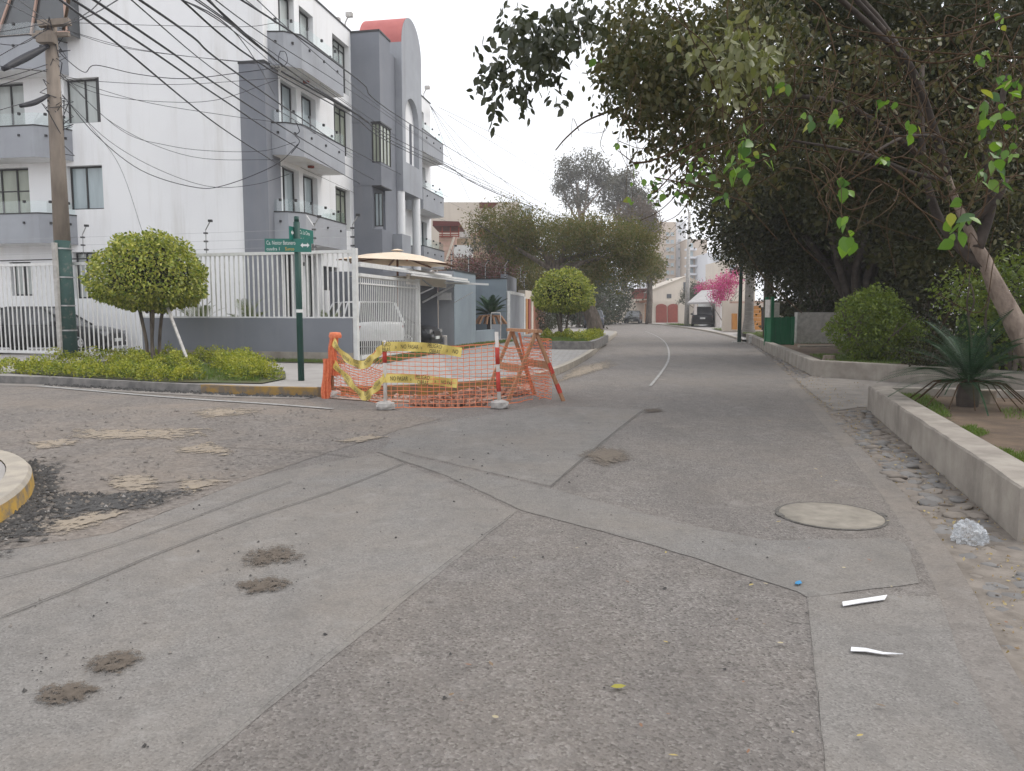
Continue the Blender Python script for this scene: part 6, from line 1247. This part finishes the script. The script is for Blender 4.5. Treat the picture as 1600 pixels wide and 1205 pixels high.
euc('tall grey green eucalyptus, rightmost of the pair on the skyline', 15.5, 108, 20, [(14.6, 108, 19.2, 2.6, 2.5, 2.0), (16.8, 108, 17.2, 2.2, 2, 2.0), (18.2, 108, 15.4, 1.6, 2, 1.6), (14.0, 108, 16.2, 1.8, 2, 1.5)], 2)
bush('dusky_tree', 'rounded dusky brown tree in front of the right eucalyptus', 'tree', [(15.9, 100, 13.2, 2.6, 2.5, 2.3), (17.3, 100, 12.0, 2.0, 2, 2.0)], 8000, .3, leafm('dusky_leaf', [(.10, .075, .06), (.14, .10, .08), (.075, .06, .045)]), (15.9, 100, 0), 260, .4)
bush('bougainvillea', 'vivid pink bougainvillea over the white carport wall', 'bougainvillea', [(17.6, 63.5, 3.4, .85, 1, .85), (17.1, 63.5, 2.7, .6, .8, .6), (18.2, 63.3, 4.1, .75, .8, .6)], 3800, .13, l_pink, (17.6, 63.5, .1), 150, .2)
bush('bougainvillea', 'red pink bougainvillea behind the ridge of the carport roof', 'bougainvillea', [(19.4, 76, 3.75, 1.2, 1, .5), (20.6, 75.5, 4.0, .8, .8, .5)], 1800, .15, l_pink, (19.4, 76, .1), 90, .22)
bush('garden_shrub', 'dark rounded shrub left of the pale carport roof', 'shrub', [(20.2, 85, 3.3, 1.2, 1.2, 1.0), (19.2, 84, 2.6, .9, 1, .8)], 3500, .18, l_dkt, (20, 85, .05), 140, .25)
cx_ = thing('cactus', 'dark many stemmed cactus by the white carport wall', 'cactus', (18.3, 63, .1)); b = MB()
for i in range(7): q = R.gauss(0, .25); b.tube(spl([(18.0 + i * .09, 63, .1), (18.0 + i * .09 + q * .5, 63, 1.0), (18.0 + i * .12 + q, 63, R.uniform(1.6, 2.6))], 3), .07, 6)
b.build('stems', m_poleg, cx_)
bush('garden_shrub', 'small leafy shrub at the foot of the cactus', 'shrub', [(18.2, 62.4, .6, .5, .5, .6)], 1200, .13, l_bush, (18.2, 62.4, .1))
t = thing('palm_tree', 'grey ringed palm trunk with a flared foot behind the dark green lamp post', 'palm tree', (13.1, 42.3, .1)); b = MB(); b.lathe([(.52, 0), (.34, .35), (.25, 1.0), (.23, 5.5)], 14, (13.1, 42.3, .1)); b.build('trunk', m_palmt, t, True); rosette(t, (13.1, 42.3, 5.6), frond_mesh('palm_frond', 2.2, 24, .5, l_palm, .4, .2, .03), 10, 70, 0)

# ------------------------------------------------------------------ the big dark trees at the right
tA = tree('ficus_tree', 'huge dark ficus with a twisted trunk over the green booth', (10.2, 22.5, .2), [(10.5, 22.0, .1), (10.2, 22.2, 1.0), (10.0, 22.4, 2.0), (9.6, 22.5, 3.2)], .55,
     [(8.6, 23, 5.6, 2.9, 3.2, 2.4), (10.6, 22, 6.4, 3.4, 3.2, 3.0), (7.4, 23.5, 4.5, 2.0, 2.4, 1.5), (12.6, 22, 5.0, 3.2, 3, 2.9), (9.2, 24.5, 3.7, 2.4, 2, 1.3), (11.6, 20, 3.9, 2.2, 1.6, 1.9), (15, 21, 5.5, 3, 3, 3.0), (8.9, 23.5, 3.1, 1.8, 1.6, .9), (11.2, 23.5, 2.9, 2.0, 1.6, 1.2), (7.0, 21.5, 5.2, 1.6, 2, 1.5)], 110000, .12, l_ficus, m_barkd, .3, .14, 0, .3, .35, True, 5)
b = MB()
for i in range(9):
    q = i * .7; b.tube(spl([(10.5 + .35 * math.cos(q), 22 + .35 * math.sin(q), .15), (10.3 + .28 * math.cos(q + .8), 22.1 + .28 * math.sin(q + .8), 1.0), (9.9 + .5 * math.cos(q + 1.6), 22.3 + .5 * math.sin(q + 1.6), 2.4), (9.6 + 1.3 * math.cos(q + 2), 22.4 + 1.2 * math.sin(q + 2), 3.6)], 4), [.17 - .007 * j for j in range(13)], 6)
b.build('aerial_roots', m_barkd, tA, True)
t = thing('street_tree', 'straight brown tree trunk between the orange gate and the green booth', 'tree', (11.6, 34.5, .2)); b = MB(); b.tube([(11.65, 34.5, .1), (11.55, 34.5, 2), (11.5, 34.5, 4.5)], [.30, .22, .18], 9); b.build('trunk', m_bark, t, True); P, N = blob_pts([(11.2, 34, 5.2, 2.6, 2.4, 2.2), (12.6, 33, 4.4, 2, 2, 1.6), (10.6, 33.4, 4.0, 1.6, 1.5, 1.2), (14.5, 34, 5, 2.5, 2, 2.5), (12.0, 33.5, 3.3, 1.3, 1.2, .9), (10.4, 33, 5.0, 1.5, 1.5, 1.8)], 30000, .4); leaf_cloud('crown', P, .13, l_ficus2, t, N, aspect=.5, quads=False)
bush('bright_bush', 'bright green dense bush in the far planter, in front of the dark trees', 'bush', [(8.75, 18.7, 1.05, .95, .8, .95), (9.35, 18.6, .75, .8, .7, .65), (8.95, 18.9, 1.6, .55, .5, .5)], 12000, .07, l_bush, (8.8, 18.7, .24), quads=True, r0=.6, lump=.1)
bush('bright_bush', 'yellow green shrub behind the leaning trunk at the right edge', 'bush', [(9.3, 14.2, 1.75, 1.1, .8, .75), (10.4, 13.8, 1.9, 1.1, .9, .9), (9.9, 14.3, 1.0, 1.0, .7, .6)], 9000, .085, l_bush, (9.6, 14.2, .2), quads=True, r0=.45, lump=.25, ncl=260, sig=.16)
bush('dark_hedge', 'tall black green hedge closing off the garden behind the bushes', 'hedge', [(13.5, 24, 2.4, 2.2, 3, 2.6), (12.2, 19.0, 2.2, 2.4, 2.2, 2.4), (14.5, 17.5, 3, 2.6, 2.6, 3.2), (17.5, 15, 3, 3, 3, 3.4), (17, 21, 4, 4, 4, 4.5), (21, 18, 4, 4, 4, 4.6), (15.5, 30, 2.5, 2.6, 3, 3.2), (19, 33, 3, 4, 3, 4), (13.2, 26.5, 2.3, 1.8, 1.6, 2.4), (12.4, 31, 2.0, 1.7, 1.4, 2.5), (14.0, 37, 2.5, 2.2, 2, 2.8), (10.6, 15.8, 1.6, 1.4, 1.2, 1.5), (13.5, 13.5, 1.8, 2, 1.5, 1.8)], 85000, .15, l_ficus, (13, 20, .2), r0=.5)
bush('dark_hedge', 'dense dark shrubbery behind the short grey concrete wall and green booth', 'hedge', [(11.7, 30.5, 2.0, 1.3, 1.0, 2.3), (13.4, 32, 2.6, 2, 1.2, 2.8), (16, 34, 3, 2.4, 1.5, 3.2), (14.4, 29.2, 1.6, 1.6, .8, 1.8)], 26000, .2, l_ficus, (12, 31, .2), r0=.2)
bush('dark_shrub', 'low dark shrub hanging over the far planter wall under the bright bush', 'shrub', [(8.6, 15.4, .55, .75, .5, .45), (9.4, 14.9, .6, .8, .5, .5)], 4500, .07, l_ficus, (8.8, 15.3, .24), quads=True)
sprays = [(1175, 230, 34, 16, 6.0, .12), (1150, 262, 26, 10, 6.0, .11), (1130, 300, 12, 3, 6.2, .12), (1265, 185, 14, 4, 5.6, .12), (1305, 183, 12, 4, 5.6, .12), (1320, 288, 20, 5, 5.2, .13), (1328, 370, 12, 4, 4.6, .15), (1312, 345, 12, 3, 4.6, .10), (1488, 345, 26, 6, 5.0, .15), (1515, 340, 10, 2, 5.0, .13),
          (1550, 180, 40, 16, 5.6, .12), (1560, 240, 30, 10, 5.4, .12), (1580, 130, 22, 7, 5.8, .11), (1555, 275, 18, 5, 5.2, .14), (1225, 130, 14, 5, 6.5, .11), (1425, 200, 14, 4, 6.2, .11), (1385, 245, 12, 4, 6.0, .1), (1560, 35, 20, 5, 6.4, .10), (1530, 90, 14, 4, 6.4, .10), (1100, 255, 24, 8, 6.6, .10), (1065, 295, 20, 5, 6.8, .10), (1030, 282, 24, 6, 7, .10), (1000, 268, 14, 3, 7, .09), (1085, 240, 24, 6, 7, .1),
          (930, 95, 6, 3, 7.2, .11), (965, 225, 3, 2, 7, .10), (1015, 310, 12, 4, 7, .09), (985, 310, 8, 3, 7.2, .09), (1390, 160, 16, 4, 6.4, .1)]
# the near leaning tree with its twig web, overhanging sprays and lime coloured leaves
nt_ = thing('leaning_tree', 'pale leaning tree at the right edge with tangled twigs and lime green leaves', 'tree', (6.55, 9.1, .25))
TP = [(6.62, 9.0, .2), (6.30, 9.15, .85), (5.98, 9.25, 1.5), (5.70, 9.3, 2.05), (5.45, 9.3, 2.5), (5.30, 9.3, 2.8), (5.16, 9.3, 3.15)]
b = MB(); P = spl(TP, 5); b.tube(P, [max(.04, .175 - .20 * i / len(P)) for i in range(len(P))], 12); b.v = [(x + R.gauss(0, .006), y + R.gauss(0, .006), z) for x, y, z in b.v]; b.build('trunk', m_barkl, nt_, True)
b = MB()
for pts, r in (([(5.2, 9.3, 3.05), (4.95, 9.2, 3.6), (4.5, 9.0, 4.3), (3.6, 8.7, 5.0)], .055), ([(5.72, 9.3, 2.0), (5.5, 9.5, 2.25), (5.3, 9.7, 2.7), (5.2, 9.9, 3.5), (5.3, 10.2, 4.6)], .075), ([(5.6, 9.28, 2.2), (5.75, 9.3, 2.75), (5.65, 9.3, 3.3), (5.8, 9.2, 4.2)], .07), ([(5.45, 9.3, 2.5), (5.66, 9.1, 2.72), (5.75, 9.05, 2.98)], .06),
                ([(5.2, 9.9, 3.4), (4.2, 9.6, 3.9), (3.3, 9.2, 3.95), (2.5, 9.0, 3.75)], .04), ([(5.3, 10.2, 4.3), (4.4, 9.6, 5.0), (3.2, 8.8, 5.3), (1.6, 8.0, 5.2)], .05), ([(4.5, 9.0, 4.3), (3.2, 8.4, 4.9), (1.6, 7.4, 4.9), (.3, 6.8, 4.6)], .035), ([(5.22, 9.3, 3.0), (4.6, 9.0, 3.05), (3.9, 8.7, 3.2), (3.0, 8.5, 3.3)], .028), ([(5.0, 9.2, 3.5), (4.3, 8.6, 3.35), (3.6, 8.0, 3.0)], .025)):
    P = spl(pts, 4); b.tube(P, [r * (1 - .6 * i / len(P)) for i in range(len(P))], 7)
b.build('limbs', m_barkd, nt_, True)
b = MB()
for i in range(180):
    px, py = R.uniform(1120, 1600), R.triangular(-20, 420, 150); Y = R.uniform(6.5, 10.5); a = at(px, py, Y); L = R.uniform(.3, 1.1); q = R.uniform(0, 6.28)
    d = Vector((math.cos(q), R.gauss(0, .4), math.sin(q))); nq = Vector((-math.sin(q), 0, math.cos(q))) * R.gauss(0, .32) * L; m_ = a + d * L * .5 + nq; e = a + d * L + Vector((0, 0, R.uniform(-.2, .1)))
    b.tube(spl([a, m_, e], 5), [R.uniform(.0025, .0065)] * 11, 4, False)
for pts in ([(1600, 20), (1450, 60), (1330, 45), (1280, 20)], [(1600, 90), (1440, 80), (1380, 65), (1300, 50)], [(1540, 75), (1470, 98), (1400, 90), (1370, 85)], [(1440, 170), (1350, 150), (1250, 130), (1160, 190)], [(1430, 290), (1380, 250), (1340, 210), (1300, 170)],
            [(1435, 215), (1380, 215), (1340, 250), (1310, 280)], [(1280, 200), (1300, 250), (1340, 275), (1400, 290)], [(1310, 280), (1312, 310), (1330, 328), (1380, 310)], [(1550, 230), (1535, 330), (1500, 350)], [(1250, 190), (1230, 230), (1180, 255)], [(1480, 120), (1500, 150), (1530, 160)]):
    Y = R.uniform(6.5, 8); P = spl([at(x, y, Y + .1 * i) for i, (x, y) in enumerate(pts)], 5); b.tube(P, [.011 - .0005 * i for i in range(len(P))], 5, False)
for x, y, s_, n, Y, L in sprays:
    for i in range(3):
        e = at(x + R.gauss(0, s_ * .4), y + R.gauss(0, s_ * .4), Y); a = at(x + R.gauss(15, 40), y - R.uniform(40, 110), Y + R.uniform(.2, .8)); b.tube(spl([a, Vector(lerp(a, e, .5)) + Vector((R.gauss(0, .06), 0, R.gauss(0, .04))), e], 4), [.004 - .0003 * q for q in range(9)], 4, False)
tg = b.build('twigs', m_twig, nt_, True); tg['kind'] = 'stuff'
b = MB()
for pts, Y, r in (([(975, 165), (950, 175), (915, 190), (885, 215), (868, 235)], 9, .014), ([(905, 205), (895, 185), (893, 215)], 9, .005), ([(950, 175), (945, 205), (908, 208)], 9, .005), ([(945, 200), (938, 225), (945, 240)], 9, .005), ([(990, 255), (1015, 252), (1060, 235), (1100, 215)], 7, .012), ([(990, 255), (965, 235)], 7, .006),
                  ([(1075, 265), (1060, 300), (1030, 330), (1000, 345)], 7, .006), ([(1085, 300), (1060, 335), (1030, 350)], 7, .005), ([(905, 40), (905, 60), (912, 50), (903, 60)], 6.6, .004), ([(1090, 240), (1080, 280), (1050, 310)], 7, .005), ([(965, 220), (1000, 232), (1040, 230)], 7, .004), ([(1005, 250), (1003, 235), (1015, 220)], 7, .004)):
    P = spl([at(x, y, Y) for x, y in pts], 4); b.tube(P, [r * (1 - .5 * i / len(P)) for i in range(len(P))], 5, False)
each(b, 'bare_twig', m_twig, nt_, True)
def pxcloud(spots, n, sd, Y0, Y1):                 # leaves hanging in sprays along twigs
    P = []
    w = np.array([s[2] * s[3] for s in spots], float); w /= w.sum()
    for s, k in zip(spots, (w * n).astype(int)):
        nc = max(2, k // 14)
        for c in range(nc):
            q = R.uniform(0, 6.28); rr = math.sqrt(R.random()); a = at(s[0] + s[2] * rr * math.cos(q), s[1] + s[3] * rr * math.sin(q), R.uniform(Y0, Y1)); d = Vector((R.gauss(0, .6), R.gauss(0, .6), -.6)).normalized()
            for j in range(k // nc): P.append(a + d * (j * .022) + Vector((R.gauss(0, sd), R.gauss(0, sd), R.gauss(0, sd))))
    return np.array([tuple(p) for p in P])
P = pxcloud([(805, 20, 26, 24), (850, 40, 40, 34), (840, 70, 32, 26), (795, 95, 34, 18), (780, 110, 22, 24), (860, 90, 12, 18), (885, 20, 34, 22), (910, 10, 14, 25), (925, 35, 5, 12)], 950, .035, 6.2, 7.0); leaf_cloud('overhanging_leaves', P, .085, l_back, nt_, None, aspect=.5, droop=1.0, fold=.1)
P = pxcloud([(1000, 30, 70, 60), (1060, 80, 110, 80), (960, 60, 22, 60), (965, 110, 30, 30), (1010, 120, 60, 60), (1100, 120, 120, 90), (1150, 60, 130, 80), (975, 150, 22, 10), (1060, 180, 70, 40), (1020, 160, 40, 20)], 11500, .06, 7.6, 10.0); leaf_cloud('upper_foliage', P, .075, l_ficus2, nt_, None, aspect=.48, droop=.8, fold=.12)
P = pxcloud([(1140, 50, 60, 60), (1180, 100, 50, 60), (1135, 90, 40, 50)], 420, .05, 6.4, 7.2); leaf_cloud('pale_leaves', P, .09, leafm('pale_olive_leaf', [(.14, .155, .06), (.19, .19, .09), (.10, .12, .04)], .3), nt_, None, aspect=.5, droop=1.0)
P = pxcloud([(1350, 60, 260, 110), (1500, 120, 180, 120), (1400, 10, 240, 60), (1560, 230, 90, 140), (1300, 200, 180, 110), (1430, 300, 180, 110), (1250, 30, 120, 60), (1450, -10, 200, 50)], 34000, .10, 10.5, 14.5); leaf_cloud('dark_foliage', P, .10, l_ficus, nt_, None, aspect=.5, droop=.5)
P = pxcloud([(1450, 150, 170, 130), (1300, 120, 110, 90), (1560, 250, 60, 120), (1250, 250, 90, 50)], 3600, .09, 8.5, 11.0); leaf_cloud('mid_foliage', P, .08, l_ficus2, nt_, None, aspect=.48, droop=.8, fold=.12)
P = pxcloud([(1075, 250, 40, 50), (1110, 210, 60, 40), (1060, 215, 45, 26), (1120, 280, 50, 40)], 1100, .06, 7.5, 9.5); leaf_cloud('edge_foliage', P, .075, l_ficus2, nt_, None, aspect=.48, droop=.8)
# lime leaves: each one its own object
def heart_leaf(m):
    o = [(0, 0), (.16, .26), (.42, .36), (.72, .22), (1, 0)]; V = []; Q = []
    for x, y in o: V += [(x, -y, .10 * y - .12 * x * x), (x, 0, -.03 - .12 * x * x), (x, y, .10 * y - .12 * x * x)]
    for i in range(4): a = i * 3; Q += [(a, a + 3, a + 4, a + 1), (a + 1, a + 4, a + 5, a + 2)]
    me = bpy.data.meshes.new('leaf'); me.from_pydata(V, [], Q); me.materials.append(m); me.polygons.foreach_set('use_smooth', [True] * 8); return me
hl = [heart_leaf(leafm('lime_leaf_' + n, [c, c], .42, .35)) for n, c in (('bright', (.14, .25, .035)), ('mid', (.09, .18, .03)), ('deep', (.055, .12, .035)), ('yellow', (.25, .27, .05)))]
for x, y, s, n, Y, L in sprays:
    for i in range(int(n * 1.5)):
        k = R.choices([0, 1, 2, 3], [5, 4, 2, 1])[0]; o = link('leaf', hl[k], nt_); p = at(x + R.gauss(0, s * .5), y + R.gauss(0, s * .5), Y + R.uniform(-.25, .25)); o.location = p - Vector(nt_.location)
        o.rotation_euler = (R.gauss(0, .9), R.uniform(.2, 1.4), R.uniform(0, 6.28)); q = L * R.uniform(.4, .95); o.scale = (q, q, q)
# stumps and litter
def stump(lbl, c, r, h):
    b = MB(); b.lathe([(r * 1.12, 0), (r, h * .5), (r * .98, h), (.01, h + .005)], 14, tuple(c)); b.v = [(x + R.gauss(0, r * .05), y + R.gauss(0, r * .05), z) for x, y, z in b.v]; tag(b.build('tree_stump', m_barkl), lbl, 'stump')
stump('short sawn tree stump on bare soil in the near planter, right of the cycad', (6.25, 9.95, .24), .105, .17); stump('small sawn stump on the far planter lawn by the path corner', (7.75, 18.6, .24), .14, .13)
from mathutils import noise as mn
bm_ = bmesh.new(); bmesh.ops.create_icosphere(bm_, subdivisions=5, radius=1)
for v in bm_.verts:
    c = v.co.copy(); f1 = 1 - 2 * abs(mn.noise(c * 2.1)); f2 = 1 - 2 * abs(mn.noise(c * 4.7 + Vector((3, 1, 5)))); f3 = 1 - 2 * abs(mn.noise(c * 9.5))
    k = 1 + .26 * (f1 - .5) + .13 * (f2 - .5) + .03 * (f3 - .5); v.co = Vector((c.x * .108 * k, c.y * .085 * k, max(c.z, -.30) * .088 * k * (1.15 - .35 * c.x)))
me = bpy.data.meshes.new('plastic_bag'); bm_.to_mesh(me); bm_.free(); m_bag, t, bb = nmat('crumpled_plastic'); bb.inputs['Base Color'].default_value = (.66, .69, .72, 1); bb.inputs['Roughness'].default_value = .22; bb.inputs['Transmission Weight'].default_value = .25; bump(t, bb, noise(t, pos(t), 60, 5, .7), .6, .01)
tr = nd(t, 'ShaderNodeBsdfTransparent'); ms = nd(t, 'ShaderNodeMixShader'); t.links.new(ramp(t, noise(t, pos(t), 16, 5, .7), [(.38, (.25,) * 3), (.6, (.8,) * 3)]), ms.inputs[0]); t.links.new(tr.outputs[0], ms.inputs[1]); t.links.new(bb.outputs[0], ms.inputs[2]); t.links.new(ms.outputs[0], t.nodes['Material Output'].inputs[0])
me.materials.append(m_bag); o = link('plastic_bag', me); p = G(1515, 848); o.location = (p.x, p.y, .032); o.rotation_euler = (0, .05, .4); tag(o, 'crumpled clear plastic bag lying at the near end of the planter wall', 'plastic bag')
def scrap(name, lbl, pts, m, cat, z=.012):
    q = [G(x, y) for x, y in pts]; b = MB(); n = len(q); b.add([(p.x, p.y, z + .004 * (i % 2)) for i, p in enumerate(q)] + [(p.x, p.y, z + .003 + .004 * (i % 2)) for i, p in enumerate(q)], [tuple(range(n))[::-1], tuple(range(n, 2 * n))] + [(i, (i + 1) % n, n + (i + 1) % n, n + i) for i in range(n)]); tag(b.build(name, m, None, loc=(q[0].x, q[0].y, 0)), lbl, cat)
scrap('paper_strip', 'white paper strip on the road, upper wider one tilted upwards to the right', [(1317, 951), (1345, 947), (1382, 941), (1386, 935), (1350, 940), (1316, 946)], m_paper, 'paper')
scrap('paper_strip', 'white paper strip on the road, lower one tapering to a point on the right', [(1329, 1022), (1352, 1024), (1380, 1027), (1411, 1028), (1380, 1024), (1352, 1019), (1330, 1016)], m_paper, 'paper')
scrap('blue_scrap', 'tiny scrap of blue plastic on the road left of the paper strips', [(1242, 916), (1247, 918), (1253, 915), (1250, 912), (1243, 913)], m_blue, 'litter')
def flat_leaf(m):
    V = [(0, 0, 0), (.3, .2, .06), (.7, .18, .08), (1, 0, .1), (.7, -.18, .05), (.3, -.2, .04)]; me = bpy.data.meshes.new('fallen_leaf'); me.from_pydata(V, [], [(0, 1, 2, 3), (0, 3, 4, 5)]); me.materials.append(m); return me
fl = [flat_leaf(leafm('fallen_' + n, [c, c], .1, .7)) for n, c in (('yellow', (.42, .33, .12)), ('straw', (.42, .36, .24)), ('brown', (.20, .14, .09)), ('rust', (.24, .13, .08)))]
o = link('fallen_leaf', flat_leaf(leafm('fallen_olive', [(.30, .27, .04)] * 2, .1, .6))); o.location = G(954, 1073, .014); o.scale = (.06, .075, .05); tag(o, 'single olive yellow leaf lying on the coarse asphalt in the foreground', 'leaf')
for i in range(200):
    if i < 130: y = R.uniform(2.6, 13); x = edge_x(RS, y) + abs(R.gauss(.05, .45)) if R.random() < .75 else R.uniform(edge_x(RS, y) - 1.2, edge_x(RS, y)); z = .02
    elif i < 165: p = G(R.uniform(700, 1400), R.uniform(620, 1200)); x, y, z = p.x, p.y, .016
    else: y = R.uniform(5.4, 9.5); x = 3.19 + (y - 4.68) * .317 + R.uniform(.35, 2.2); z = .27
    if 3.19 + (y - 4.68) * .317 - .04 < x < 3.19 + (y - 4.68) * .317 + .3 and y > 4.6: continue
    o = link('fallen_leaf', R.choice(fl)); o.location = (x, y, z); q = R.uniform(.015, .038); o.scale = (q, q, q); o.rotation_euler = (R.gauss(0, .2), R.gauss(0, .05), R.uniform(0, 6.28)); tag(o, 'small dry fallen leaf among the scattered leaf litter at the roadside', 'leaf', 'fallen leaves')
P = np.array([(edge_x(RS, y) + abs(R.gauss(.1, .5)), y, .014) for y in [R.uniform(2.4, 22) for _ in range(1600)]]); leaf_cloud('leaf_litter', P, .022, l_dry, None, np.tile([0, 0, .3], (len(P), 1)), droop=0, quads=False, aspect=.5)

# ------------------------------------------------------------------ air
HAZE = 0.0009
if HAZE:
    b = MB(); b.bx(-425, 425, -65, 485, -1.4, 62); m, t, bb = nmat('haze'); t.nodes.remove(bb); v = nd(t, 'ShaderNodeVolumePrincipled'); v.inputs['Color'].default_value = (.95, .96, 1, 1); v.inputs['Density'].default_value = HAZE; t.links.new(v.outputs[0], t.nodes['Material Output'].inputs['Volume']); tag(b.build('haze', m), kind='stuff')
